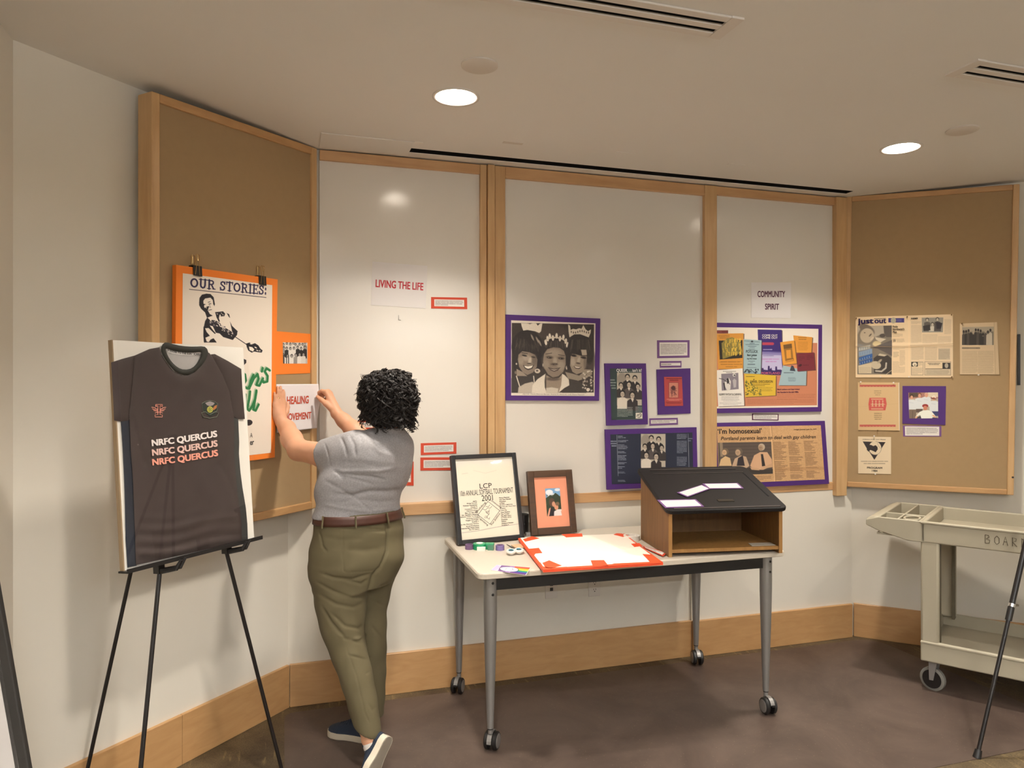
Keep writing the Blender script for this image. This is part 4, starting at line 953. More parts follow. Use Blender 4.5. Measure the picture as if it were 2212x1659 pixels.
# ================================================================ DARK-EDGED SIGN BOARD AT LOWER LEFT
M['charcoal'] = mat('charcoal_frame', rgb(50, 48, 46), 0.6, noise=0.08)
tS = 2.25
e0 = atdepth(-62, 950, tS); e1 = atdepth(72, 1722, tS); e1 = e1 + UP * 0.0
dd = unit(e0 - e1); Lh = np.linalg.norm(e0 - e1); nS = unit(X3(RT, UP)); aS = unit(X3(dd, nS)); aS = aS if aS @ RT < 0 else -aS
drop = e1[2]; base = e1 - dd * (e1[2] - 0.03) / dd[2]
t = thing('sign_stand', 'white sign board with charcoal edge at lower left corner', 'sign', tuple(base))
W_ = 0.42; Ln = np.linalg.norm(e0 - base)
sq = lambda a, b: base + aS * a + dd * b
ffr = -FW
mb = MB(); mb.prism([sq(0, 0), sq(0.044, 0), sq(0.044, Ln), sq(0, Ln)], FW * 0.02); bevel(mb.build('frame_side', M['charcoal'], t), 0.004)
mb = MB(); mb.prism([sq(W_, 0), sq(W_ - 0.03, 0), sq(W_ - 0.03, Ln), sq(W_, Ln)], FW * 0.02); bevel(mb.build('frame_side', M['charcoal'], t), 0.004)
mb = MB(); mb.prism([sq(0.03, Ln - 0.03), sq(W_ - 0.03, Ln - 0.03), sq(W_ - 0.03, Ln), sq(0.03, Ln)], FW * 0.02); bevel(mb.build('frame_top', M['charcoal'], t), 0.004)
mb = MB(); mb.prism([sq(0.03, 0), sq(W_ - 0.03, 0), sq(W_ - 0.03, 0.03), sq(0.03, 0.03)], FW * 0.02); bevel(mb.build('frame_bottom', M['charcoal'], t), 0.004)
mb = MB(); mb.prism([sq(0.028, 0.028), sq(W_ - 0.028, 0.028), sq(W_ - 0.028, Ln - 0.028), sq(0.028, Ln - 0.028)], FW * 0.008); mb.build('panel', M['paper'], t)
mb = MB(); q0 = sq(W_ / 2, Ln * 0.8) + FW * 0.03; mb.tube([q0, V3(q0[0], q0[1], 0.0) + FW * 0.3], 0.012, 8); mb.build('prop_leg', M['charcoal'], t)
mb = MB(); mb.obox(V3(base[0], base[1], 0.015) + FW * 0.0, RT, FW, UP, 0.03, 0.04, 0.015); mb.build('foot', M['charcoal'], t)

# ================================================================ UTILITY CART
M['cart'] = mat('grey_cart_plastic', rgb(172, 164, 144), 0.55, noise=0.05, nscale=6, bump=0.1, bscale=300)
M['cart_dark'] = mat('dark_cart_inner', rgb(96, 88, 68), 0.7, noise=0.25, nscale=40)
P0 = onz(2012, 1490, 0.0); cx_ = unit(V3(0.559, -0.829, 0)); cy_ = X3(UP, cx_)      # along, towards the wall
CO = P0 - cy_ * 0.05 - cx_ * 0.043                                                        # front left corner on the floor
CLn, CW = 0.92, 0.62
def Kp(a, b, z): return CO + cx_ * a + cy_ * b + UP * z
cart = thing('utility_cart', 'grey plastic utility cart with handwritten lettering on the rim', 'cart', tuple(Kp(CLn / 2, CW / 2, 0)))
def kbox(name, a0, a1, b0, b1, z0, z1, m_=None, par=None, bv=0.008, seg=3):
    mb = MB(); mb.hexa([Kp(*q) for q in ((a0, b0, z0), (a1, b0, z0), (a1, b1, z0), (a0, b1, z0), (a0, b0, z1), (a1, b0, z1), (a1, b1, z1), (a0, b1, z1))]); o = mb.build(name, m_ or M['cart'], par or cart)
    if bv: bevel(o, bv, seg); smooth_angle(o, 40)
    return o
# lower shelf: floor and four rims
def tray(prefix, a0, a1, b0, b1, z0, z1, fl):
    o = kbox(prefix, a0 + 0.004, a1 - 0.004, b0 + 0.004, b1 - 0.004, z0 + fl - 0.02, z0 + fl, None, None, 0.0)
    for (q0, q1, r0, r1) in ((a0, a1, b0, b0 + 0.02), (a0, a1, b1 - 0.02, b1), (a0, a0 + 0.02, b0 + 0.018, b1 - 0.018), (a1 - 0.02, a1, b0 + 0.018, b1 - 0.018)): kbox('rim', q0, q1, r0, r1, z0, z1, None, o, 0.007)
    return o
lo_ = tray('lower_shelf', 0, CLn, 0, CW, 0.158, 0.266, 0.04)
up_ = tray('upper_tray', 0.0, CLn, 0, CW, 0.775, 0.882, 0.035)
kbox('rim_bead', -0.003, CLn + 0.003, -0.005, 0.022, 0.872, 0.885, None, up_, 0.005)
kbox('rim_bead', 0.0, CLn, -0.003, 0.004, 0.250, 0.262, None, lo_, 0.004)
for (a, b) in ((0.0, 0.0), (0.0, CW - 0.05), (CLn - 0.09, 0.0), (CLn - 0.09, CW - 0.05)):
    p_ = kbox('post', a, a + 0.085, b + 0.002, b + 0.03 if b == 0 else b + 0.048, 0.25, 0.79, None, None, 0.012)
    kbox('post_web', a + 0.07, a + 0.084, b + 0.02 if b == 0 else b - 0.03, b + 0.08 if b == 0 else b + 0.02, 0.25, 0.79, M['cart_dark'], p_, 0.0)
# handle end with bins, built of walls so the bins are hollow
zt = 0.885; hz0 = 0.80
prof = [(-0.20, zt), (-0.262, zt - 0.02), (-0.262, zt - 0.05), (-0.20, zt - 0.075), (-0.06, 0.775), (0.02, 0.775), (0.02, zt)]
for b in (0.0, CW - 0.014): mb = MB(); mb.prism([Kp(a, b, z) for a, z in prof], cy_ * 0.014); smooth_angle(bevel(mb.build('handle_side', M['cart'], cart), 0.004), 40)
mb = MB(); mb.prism([Kp(-0.262, 0.012, zt - 0.05), Kp(-0.262, 0.012, zt - 0.016), Kp(-0.225, 0.012, zt), Kp(-0.20, 0.012, zt), Kp(-0.20, 0.012, zt - 0.07)], cy_ * (CW - 0.024)); smooth_angle(bevel(mb.build('handle_bar', M['cart'], cart), 0.006), 40)
kbox('bin_floor', -0.21, 0.0, 0.01, CW - 0.01, 0.79, 0.80, None, None, 0)
for (a0, a1, b0, b1) in ((-0.21, 0.0, 0.20, 0.212), (-0.115, -0.105, 0.012, CW - 0.012), (-0.012, 0.004, 0.01, CW - 0.01)): kbox('bin_divider', a0, a1, b0, b1, 0.80, zt - 0.002, None, None, 0.003, 1)
for a in (-0.03,):
    n = 24; v = []; f = []
    c0 = Kp(-0.055, 0.10, zt - 0.006)
    mb = MB(); mb.tube([c0 + cx_ * 0.036 * math.cos(q) + cy_ * 0.07 * math.sin(q) for q in [2 * math.pi * k / n for k in range(n + 1)]], 0.006, 8, cap=False); mb.build('cup_ring', M['cart'], cart, smooth=True)
for (a, b) in ((0.05, 0.05), (0.05, CW - 0.05), (CLn - 0.06, 0.05), (CLn - 0.06, CW - 0.05)):
    c = Kp(a, b, 0.061); ya = unit(cy_ * 0.9 + cx_ * 0.25)
    mb = MB(); mb.tube2(c - ya * 0.013, ya, [(0, 0.052), (0.003, 0.061), (0.023, 0.061), (0.026, 0.052)], 30); w0 = mb.build('caster_wheel', mat('grey_tyre', rgb(120, 118, 112), 0.6), cart, smooth=40)
    mb = MB(); mb.tube2(c - ya * 0.0145, ya, [(0, 0.047), (0.029, 0.047)], 30); mb.build('hub', M['black'], w0)
    mb = MB()
    for s_ in (-1, 1): mb.prism([c + ya * s_ * 0.017 + (-V3(*cx_) * 0.009) - UP * 0.004, c + ya * s_ * 0.017 + cx_ * 0.009 - UP * 0.004, c + ya * s_ * 0.017 + cx_ * 0.028 + UP * 0.095, c + ya * s_ * 0.017 - cx_ * 0.012 + UP * 0.095], ya * s_ * 0.004)
    mb.obox(c + cx_ * 0.008 + UP * 0.095, cx_, cy_, UP, 0.03, 0.026, 0.004); mb.build('fork', M['silver'], w0)
# handwriting BOARDROOM on the front rim
shc = Sheet(Kp(0.02, -0.0005, 0.872), Kp(0.9, -0.0005, 0.872), Kp(0.9, -0.0005, 0.785), Kp(0.02, -0.0005, 0.785))
M['marker'] = mat('faded_marker', rgb(84, 74, 58), 0.8)
a0_ = (onplane(2128, 1170, CO, cy_) - Kp(0.02, 0, 0)) @ cx_ / 0.88
MS = {'B': [[(0, 0), (0, 1)], [(0, 1), (.5, .95), (.6, .75), (.15, .5)], [(.15, .5), (.7, .4), (.6, .05), (0, 0)]], 'O': [[(.4, 1), (.1, .7), (.1, .25), (.4, 0), (.75, .2), (.75, .75), (.4, 1)]], 'A': [[(0, 0), (.35, 1), (.7, 0)], [(.1, .4), (.6, .42)]], 'R': [[(.05, 0), (.05, 1), (.6, .9), (.55, .6), (.05, .5), (.7, 0)]], 'D': [[(.05, 0), (.1, 1)], [(0, 1), (.6, .75), (.65, .25), (0, 0)]], 'M': [[(0, 0), (.1, 1), (.4, .3), (.7, 1), (.8, 0)]]}
mb = MB(); x = a0_
for ch in 'BOARDROOM':
    for st in MS[ch]:
        mb.tube([shc.P(x + p[0] * 0.032, 0.72 - p[1] * 0.48, 0.0004) for p in st], 0.0016, 5)
    x += 0.042
mb.build('lettering', M['marker'], cart, label='handwritten BOARDROOM lettering')
# ================================================================ POSTERS ON THE LEFT BOARD
OB = OL - 0.012                                          # face of the tan fabric
fA = crop(200, 540, 2.304); fB = crop(360, 540, 6.379); fC = crop(585, 820, 10.37)
SER = {  # slab-serif capitals as strokes: (points, width) on a unit cap height
 'O': (0.86, [([(0.43 + 0.33 * math.cos(a), 0.5 + 0.42 * math.sin(a)) for a in [2 * math.pi * k / 20 for k in range(21)]], 0.17)]),
 'U': (0.86, [([(0.2, 1), (0.2, 0.35), (0.25, 0.16), (0.43, 0.06), (0.6, 0.14), (0.67, 0.35), (0.67, 1)], 0.17), ([(0.02, 0.95), (0.4, 0.95)], 0.1), ([(0.5, 0.95), (0.86, 0.95)], 0.1)]),
 'R': (0.86, [([(0.2, 0), (0.2, 1)], 0.17), ([(0.2, 0.93), (0.5, 0.93), (0.64, 0.84), (0.64, 0.62), (0.5, 0.52), (0.2, 0.52)], 0.14), ([(0.45, 0.5), (0.7, 0.06)], 0.16), ([(0.02, 0.05), (0.38, 0.05)], 0.1), ([(0.02, 0.95), (0.3, 0.95)], 0.1), ([(0.6, 0.05), (0.88, 0.05)], 0.1)]),
 'S': (0.66, [([(0.55, 0.72), (0.5, 0.88), (0.32, 0.95), (0.14, 0.86), (0.12, 0.68), (0.3, 0.54), (0.5, 0.42), (0.54, 0.22), (0.4, 0.07), (0.22, 0.06), (0.08, 0.16), (0.07, 0.3)], 0.15), ([(0.57, 0.98), (0.57, 0.7)], 0.08), ([(0.06, 0.0), (0.06, 0.3)], 0.08)]),
 'T': (0.78, [([(0.39, 0), (0.39, 1)], 0.17), ([(0.03, 0.94), (0.75, 0.94)], 0.13), ([(0.06, 1.0), (0.06, 0.7)], 0.09), ([(0.72, 1.0), (0.72, 0.7)], 0.09), ([(0.2, 0.05), (0.58, 0.05)], 0.1)]),
 'I': (0.42, [([(0.21, 0), (0.21, 1)], 0.17), ([(0.02, 0.05), (0.4, 0.05)], 0.1), ([(0.02, 0.95), (0.4, 0.95)], 0.1)]),
 'E': (0.76, [([(0.2, 0), (0.2, 1)], 0.17), ([(0.02, 0.06), (0.68, 0.06)], 0.12), ([(0.02, 0.94), (0.68, 0.94)], 0.12), ([(0.2, 0.52), (0.5, 0.52)], 0.11), ([(0.66, 0), (0.66, 0.28)], 0.08), ([(0.66, 1), (0.66, 0.74)], 0.08), ([(0.5, 0.4), (0.5, 0.64)], 0.08)]),
 ':': (0.3, [([(0.15, 0.08), (0.15, 0.24)], 0.16), ([(0.15, 0.56), (0.15, 0.72)], 0.16)]), ' ': (0.42, [])}
def stroke_text(cv, txt, x0, y0, x1, y1, x2, y2, col):     # baseline from (x0,y0) to (x1,y1); (x2,y2) cap top at the start
    W = sum(SER[c][0] for c in txt) + 0.06 * len(txt); x = 0; b0 = np.array([x0, y0]); e = (np.array([x1, y1]) - b0) / W; upv = np.array([x2, y2]) - b0
    h = np.linalg.norm(upv)
    for c in txt:
        w_, st = SER[c]
        for pts, lw in st: cv.line([b0 + e * (x + p[0]) + upv * p[1] for p in pts], lw * h, col)
        x += w_ + 0.06
OP = OL + 0.017
q4_ = [(380.5, 572), (599.8, 603.5), (593.5, 988), (377, 1017)]
sh = Sheet.px(FL, q4_, OP)
t = thing('history_poster', 'tall orange-bordered poster with a lacrosse player, clipped to the tan board', 'poster', sh.base())
sh.slab('orange_border', M['orange'], t, d0=-0.022, d1=0.0)
ins = Sheet.px(FL, quad(fB, (222, 320), (1455, 485)) + [(585.6, 978), (391.5, 1000)], OP + 0.0008)
cv = Cv.on(ins, fB, 6.379, (240, 228, 214), 1.5)
K = (26, 22, 30); WH = (240, 228, 214); N_ = (34, 24, 70)
stroke_text(cv, 'OUR STORIES:', 312, 512, 1372, 622, 316, 385, N_)
cv.line([(305, 543), (1357, 655)], 9, (40, 34, 50))
# player: hair, face, shirt, stick
cv.poly([(425, 720), (430, 660), (460, 615), (520, 600), (570, 605), (612, 650), (628, 745), (622, 772), (606, 745), (600, 690), (570, 655), (500, 668), (478, 700), (480, 740), (505, 745), (515, 800), (545, 850), (560, 880), (600, 905), (570, 915), (525, 935), (500, 860), (450, 810), (425, 760)], K, 4)
cv.ell(500, 775, 12, 24, WH, soft=4); cv.line([(540, 720), (565, 712)], 8, K); cv.line([(550, 745), (575, 738)], 10, K); cv.poly([(520, 780), (555, 770), (535, 830), (522, 820)], K, 4); cv.line([(545, 830), (585, 820)], 8, K); cv.line([(560, 760), (570, 790), (556, 795)], 4, K)
cv.poly([(630, 855), (690, 850), (735, 843), (765, 875), (755, 910), (710, 915), (690, 890), (680, 940), (695, 985), (680, 990), (650, 930)], K, 4); cv.poly([(785, 865), (820, 885), (832, 935), (815, 920)], K, 4)
for p in ((660, 880), (715, 870), (735, 890), (700, 895)): cv.ell(*p, 10, 5, WH, 40, soft=4)
cv.poly([(528, 930), (560, 960), (640, 970), (700, 1010), (720, 1060), (760, 1070), (840, 1110), (890, 1170), (935, 1120), (930, 1170), (870, 1240), (820, 1225), (740, 1200), (690, 1150), (640, 1140), (600, 1050), (560, 1040), (500, 1060), (490, 1090), (520, 1130), (590, 1160), (545, 1190), (510, 1210), (545, 1270), (650, 1270), (610, 1215), (580, 1225), (550, 1275), (485, 1275), (478, 1180), (480, 1080), (500, 980)], K, 4)
cv.poly([(480, 1060), (520, 1020), (560, 1040), (600, 1100), (640, 1150), (600, 1170), (520, 1130), (560, 1190), (545, 1275), (485, 1275)], K, 4)
cv.poly([(500, 1080), (545, 1075), (600, 1130), (640, 1170), (560, 1180), (520, 1130)], WH, 4); cv.poly([(505, 1210), (545, 1190), (640, 1175), (690, 1270), (650, 1270), (610, 1215), (560, 1240), (545, 1270), (520, 1260)], WH, 4); cv.poly([(570, 1235), (610, 1218), (650, 1275), (545, 1275)], K, 4)
R = random.Random(9)
for k in range(46):
    x = R.uniform(560, 890); y = 970 + (x - 560) * 0.62 + R.uniform(-40, 40); cv.ell(x, y, R.uniform(6, 18), R.uniform(4, 9), WH if k % 3 else (90, 84, 96), R.uniform(20, 80), soft=4)
cv.poly([(832, 985), (860, 1045), (940, 1120), (905, 1195), (860, 1120)], K, 4)
cv.line([(880, 1180), (1070, 1305)], 11, K)
cv.poly([(1058, 1290), (1110, 1275), (1140, 1300), (1190, 1285), (1240, 1315), (1270, 1360), (1305, 1385), (1290, 1415), (1240, 1410), (1180, 1400), (1140, 1415), (1090, 1385), (1070, 1340)], K, 5)
cv.poly([(1100, 1330), (1150, 1340), (1180, 1370), (1160, 1400), (1110, 1380)], WH, 5); cv.ell(1200, 1345, 22, 9, WH, 30, soft=5); cv.ell(1225, 1385, 22, 7, WH, 20, soft=5); cv.ell(1262, 1390, 7, 12, WH, soft=5); cv.ell(1130, 1295, 18, 6, WH, 10, soft=5)
# green script and leftover letters (in the coordinates of view fA)
cv.uvf = lambda x, y: ins.uv(*fA(x, y)); cv.sc = 1.5 / 2.304
G_, GS = (34, 118, 66), (168, 190, 160)
for (off, c_, w_) in (((-5, -4), GS, 15), ((0, 0), G_, 13)):
    ox, oy = off
    for pts in ([(700, 680), (725, 690), (750, 650), (745, 620), (728, 640), (735, 680), (760, 690), (778, 665)], [(768, 690), (776, 650), (790, 622)], [(772, 680), (792, 640), (812, 618), (818, 640), (806, 672), (822, 676), (842, 640)], [(840, 588), (836, 605)], [(880, 600), (862, 590), (852, 605), (868, 628), (866, 655), (846, 660), (838, 645)],
                [(730, 800), (745, 760), (748, 720)], [(772, 705), (768, 740), (758, 790), (768, 800), (785, 775), (800, 740), (806, 705)], [(806, 700), (798, 750), (790, 795), (802, 800), (818, 770)]):
        cv.line([(x + ox, y + oy) for x, y in pts], w_, c_)
cv.poly([(735, 540), (752, 548), (752, 562), (738, 575)], K); cv.ell(765, 860, 20, 16, K)
ins.canvas('poster_sheet', cv, t, d=0.0)
ins.text('A', *ins.uv(*fA(772, 912)), *ins.uv(*fA(785, 934)), M['ink'], t, d=0.0006); ins.text('er', *ins.uv(*fA(772, 953)), *ins.uv(*fA(793, 970)), M['ink'], t, d=0.0006, bold=0.02)
# binder clips
for k, (px, py) in enumerate(((420.5, 584), (561.5, 605))):
    c = sh.P(*sh.uv(px, py), 0.0); ax_, upw = FL.t, UP
    b = thing('binder_clip', ['black binder clip at the left of the orange poster top', 'black binder clip at the right of the orange poster top'][k], 'binder clip', tuple(c), 'binder clips on the orange poster')
    mb = MB(); mb.prism([c + FL.n * 0.006 - upw * 0.022 - ax_ * 0.021, c + FL.n * 0.003 + upw * 0.02 - ax_ * 0.021, c - FL.n * 0.024 + upw * 0.02 - ax_ * 0.021, c - FL.n * 0.027 - upw * 0.022 - ax_ * 0.021, c - FL.n * 0.0235 - upw * 0.022 - ax_ * 0.021, c - FL.n * 0.022 + upw * 0.017 - ax_ * 0.021, c + FL.n * 0.001 + upw * 0.017 - ax_ * 0.021, c + FL.n * 0.004 - upw * 0.022 - ax_ * 0.021], ax_ * 0.042)
    mb.build('jaw', M['black'], b)
    for s_, d0 in ((1, 0.006), (-1, -0.027)):
        for lean in ((0.004 if s_ > 0 else -0.012),):
            pts = [(-0.013, -0.018), (-0.008, 0.02), (-0.0105, 0.045), (-0.014, 0.058), (-0.006, 0.066), (0.0, 0.058), (-0.002, 0.04)] if s_ > 0 else [(0.013, -0.018), (0.008, 0.02), (0.0125, 0.045), (0.014, 0.06), (0.006, 0.068), (0.002, 0.058), (0.004, 0.03)]
            mb = MB(); mb.tube([c + ax_ * a + upw * z + FL.n * (d0 + lean * max(0, z) * 15 * 0.05) for a, z in pts], 0.0013, 6); mb.tube([c - ax_ * a * 0.6 + upw * z + FL.n * d0 for a, z in pts], 0.0013, 6); mb.build('wire_handle', M['brass'], b, smooth=True)
# orange photo card
sh = Sheet.px(FL, quad(fB, (1505, 1118), (1985, 1157)) + quad(fA, (1083, 613), (912, 620)), OB + 0.002)
t = thing('photo_card', 'orange card with a black and white team photo on the left tan board', 'photo card', sh.base())
sh.slab('card', M['orange'], t, d0=-0.0015, d1=0.0)
ph = Sheet.px(FL, quad(fB, (1600, 1272), (1940, 1278), (1940, 1565), (1605, 1565)), OB + 0.0026)
cv = Cv.on(ph, fB, 6.379, (190, 184, 176), 1.8)
R = random.Random(21)
cv.rect(1600, 1270, 1945, 1330, (214, 208, 200))
for (yy, n_, hs) in ((1300, 8, 18), (1350, 7, 19), (1450, 6, 22)):
    for k in range(n_):
        x = 1615 + k * (330 / n_) + R.uniform(-8, 8); y = yy + R.uniform(-12, 12); b = R.choice([(40, 38, 38), (214, 208, 200), (150, 144, 138), (226, 220, 212)])
        cv.poly([(x - hs * 1.5, y + 150), (x - hs * 1.4, y + 32), (x - hs * 0.6, y + 20), (x + hs * 0.6, y + 20), (x + hs * 1.4, y + 32), (x + hs * 1.5, y + 150)], b, 2)
        cv.ell(x, y - 2, hs * 0.85, hs * 1.15, (36, 34, 34)); cv.ell(x + 1, y + 4, hs * 0.6, hs * 0.9, (178, 170, 162)); cv.line([(x - 5, y + 2), (x + 6, y + 2)], 3, (70, 64, 62)); cv.line([(x - 4, y + 12), (x + 5, y + 12)], 3, (90, 80, 78))
for x in (1645, 1672): cv.rect(x, 1450, x + 12, 1570, (60, 58, 58))
cv.rect(1600, 1440, 1625, 1570, (70, 66, 66)); cv.grain(0.03)
ph.canvas('photograph', cv, t, d=0.0)
# HEALING MOVEMENT sheet, held by the person: right edge curls off the board
shH = Sheet.px(FL, [(597, 830), (688, 829.5), (685, 925), (598, 935)], OB + 0.0142)
t = thing('paper_sign', 'white paper with red HEALING MOVEMENT lettering held by the person', 'paper sign', shH.base())
cv = Cv(40, 40, (232, 226, 228))
wv = lambda U, Vv: 0.016 * np.clip((U - 0.86) / 0.14, 0, 1) ** 1.5 * np.clip(1 - np.abs(Vv - 0.4) / 0.4, 0, 1)
pap = shH.canvas('paper', cv, t, d=0.0, wave=wv, mat_=M['print'])
pap.modifiers.new('thickness', 'SOLIDIFY').thickness = 0.0004
for (s_, a, b) in (('HEALING', (346, 362), (832, 548)), ('MOVEMENT', (290, 722), (893, 918))):
    u0, v0 = shH.uv(*fC(a[0], a[1] + (18 if s_ == 'HEALING' else 30))); u1, v1 = shH.uv(*fC(*b)); v1 = shH.uv(*fC(a[0], b[1] + 10))[1]; v0 = shH.uv(*fC(b[0], a[1] - 2))[1]
    o = shH.text(s_, u0, v0, u1, v1, M['rustink'], t, d=0.001, bold=0.03)
# ================================================================ LEFT WHITEBOARD
OW = 0.0125
f2 = crop(640, 280, 4.148)
def sign(F, q, off, lines, m_, label, name='paper_sign', wave=None):
    sh = Sheet.px(F, q, off); t = thing(name, label, 'paper sign', sh.base()); sh.slab('paper', M['paper'], t, d0=0, d1=0.0008)
    for (s_, a, b) in lines:
        (u0, v0), (u1, v1) = sh.uv(*a), sh.uv(*b); sh.text(s_, u0, v0, u1, v1, m_, t, d=0.0012, bold=0.03)
    return t
q = quad(f2, (682, 1182), (1175, 1222), (1160, 1603), (670, 1572))
sh = Sheet.px(FB, q, OW); t = thing('paper_sign', 'white paper sign reading LIVING THE LIFE on the left whiteboard', 'paper sign', sh.base()); sh.slab('paper', M['paper'], t, d0=0, d1=0.0008)
sh.text('LIVING THE LIFE', sh.uv(*f2(710, 1375))[0], sh.uv(*f2(710, 1342))[1], sh.uv(*f2(1138, 1400))[0], sh.uv(*f2(710, 1412))[1], M['redink'], t, d=0.0012, bold=0.03)
f8c = crop(750, 880, 6.911)
red = [(quad(f2, (1208, 1500), (1530, 1506), (1532, 1609), (1208, 1602)), 'red-bordered caption right of the LIVING sign', 4),
       (quad(f8c, (108, 200), (420, 196), (420, 330), (104, 318)), 'red-bordered caption half hidden behind the curly hair', 4),
       (quad(f8c, (1098, 535), (1630, 520), (1630, 690), (1098, 712)), 'upper red-bordered caption left of the black frame', 5),
       (quad(f8c, (1092, 748), (1640, 745), (1640, 936), (1092, 944)), 'lower red-bordered caption partly behind the black frame', 5),
       (quad(f8c, (640, 800), (992, 808), (992, 1168), (640, 1160)), 'red-bordered caption hidden behind the grey shirt', 8)]
for k, (q, lab, n) in enumerate(red): caption(FB, q, OW, M['redor'], lab, n, 70 + k, (0.085, 0.2) if k < 4 else (0.12, 0.14), group='red-bordered captions')
# ================================================================ MIDDLE WHITEBOARD
f3 = crop(1080, 660, 7.542)
def poster(F, q, off, label, card, th=0.006, name='mounted_poster', cat='poster'):
    sh = Sheet.px(F, q, off + th); t = thing(name, label, cat, sh.base()); sh.slab('mount', card, t, d0=-th, d1=0.0); return t, sh
t, sh = poster(FB, quad(f3, (92, 145), (1635, 212), (1615, 1552), (92, 1545)), OW, 'purple-mounted portrait of three smiling people wearing crowns', M['purple'], 0.012, cat='portrait')
ph = Sheet.px(FB, quad(f3, (182, 240), (1555, 290), (1540, 1475), (182, 1465)), OW + 0.0128)
cv = Cv.on(ph, f3, 7.542, (228, 218, 204), 1.5)
D = (58, 50, 46); sk = (134, 120, 106); sl_ = (176, 162, 146); Wt = (226, 216, 200)
cv.poly([(195, 285), (1530, 310), (1525, 1415), (190, 1420)], D, 1)
cv.ell(760, 420, 330, 120, (76, 66, 60), soft=40, a=0.7); cv.ell(1480, 900, 90, 150, (84, 74, 68), soft=40, a=0.7)
R = random.Random(31)
# left sitter
cv.ell(440, 680, 250, 285, (42, 36, 34), soft=10); cv.ell(300, 900, 90, 220, (44, 38, 36), soft=14); cv.ell(620, 860, 80, 200, (40, 34, 34), soft=14)
for k in range(60): a = R.uniform(-0.9, 0.9); x = 440 + 210 * math.sin(a); cv.line([(x, 520 + R.uniform(0, 140)), (x + 40 * math.sin(a) + R.uniform(-12, 12), 640 + R.uniform(0, 120))], 6, R.choice([(96, 84, 74), (70, 60, 54), (120, 106, 94)]), 0.35)
for p in ((600, 560), (640, 610), (520, 520)): cv.ell(*p, 14, 55, (190, 176, 158), -25, soft=8, a=0.7)
cv.poly([(340, 290), (680, 295), (660, 420), (630, 450), (560, 420), (440, 400), (375, 410), (350, 340)], Wt, 5); cv.poly([(430, 290), (520, 290), (480, 305)], D, 3); cv.poly([(580, 290), (650, 290), (605, 330)], D, 3)
cv.poly([(290, 880), (300, 800), (360, 745), (470, 760), (560, 800), (600, 880), (590, 1000), (530, 1090), (440, 1130), (370, 1090), (310, 1000)], sk, 8)
cv.ell(420, 850, 60, 50, (168, 154, 138), soft=30, a=0.8); cv.ell(480, 900, 26, 60, (184, 170, 152), 10, soft=18); cv.ell(340, 900, 40, 60, (160, 146, 130), soft=26, a=0.7); cv.ell(555, 890, 40, 90, (104, 92, 82), soft=26, a=0.8)
cv.ell(395, 815, 42, 14, (46, 40, 38), 12, soft=6); cv.line([(355, 770), (440, 785)], 12, (50, 42, 40), 0.8); cv.ell(535, 840, 34, 12, (56, 48, 44), 12, soft=8); cv.ell(470, 945, 34, 12, (80, 70, 62), soft=8)
cv.poly([(372, 970), (450, 985), (548, 965), (520, 1030), (450, 1052), (400, 1025)], (60, 50, 46), 4); cv.poly([(390, 980), (450, 990), (530, 975), (505, 1015), (450, 1030), (408, 1010)], (232, 224, 210), 4)
cv.poly([(270, 1030), (360, 1080), (430, 1140), (460, 1180), (270, 1150)], (150, 136, 120), 8); cv.ell(600, 1065, 46, 38, (206, 194, 176), soft=8); cv.ell(596, 1060, 20, 16, (90, 80, 74), soft=6); cv.ell(268, 950, 12, 16, (200, 188, 170), soft=4); cv.ell(255, 1090, 18, 26, (120, 108, 96), soft=8)
cv.poly([(190, 1180), (270, 1145), (540, 1150), (620, 1200), (560, 1420), (190, 1420)], (60, 54, 52), 8); cv.line([(268, 1150), (320, 1320)], 16, (214, 204, 188)); cv.line([(540, 1150), (552, 1260)], 16, (206, 196, 180)); cv.poly([(290, 1420), (300, 1330), (400, 1270), (520, 1240), (600, 1290), (560, 1420)], (190, 178, 162), 12)
# middle sitter
cv.ell(880, 760, 220, 230, (46, 40, 38), soft=12); cv.ell(690, 900, 30, 90, (60, 52, 48), soft=10)
for k in range(40): a = R.uniform(-1, 1); x = 900 + 180 * math.sin(a); cv.line([(x, 570 + 40 * abs(a)), (x + 50 * math.sin(a), 660 + R.uniform(0, 60))], 7, R.choice([(110, 98, 88), (150, 136, 122), (74, 64, 58)]), 0.4)
for k, (x, h) in enumerate(((735, 560), (765, 500), (800, 460), (850, 490), (910, 455), (965, 500), (1020, 480), (1060, 540), (1085, 600))): cv.ell(x, h + 40, 20, 46, Wt, (x - 900) * 0.05, soft=5)
cv.line([(720, 580), (800, 530), (900, 520), (1010, 545), (1080, 610)], 22, (210, 200, 182))
cv.poly([(690, 900), (705, 790), (760, 710), (860, 680), (960, 690), (1030, 740), (1060, 830), (1058, 960), (1020, 1080), (940, 1150), (850, 1170), (770, 1120), (705, 1010)], sk, 8)
cv.ell(870, 770, 120, 60, (160, 146, 130), soft=40, a=0.8); cv.ell(740, 960, 50, 70, (156, 142, 126), soft=34, a=0.7); cv.ell(980, 980, 60, 80, (166, 152, 134), soft=40, a=0.7); cv.ell(885, 900, 34, 60, (170, 156, 138), soft=24, a=0.8)
for (x, y) in ((795, 850), (985, 865)): cv.ell(x, y - 8, 56, 24, (96, 84, 74), 4, soft=12); cv.ell(x, y, 40, 13, (52, 44, 42), 4, soft=5); cv.ell(x + 6, y, 12, 8, (30, 26, 26), soft=3); cv.ell(x - 14, y - 3, 6, 4, (190, 178, 160), soft=3)
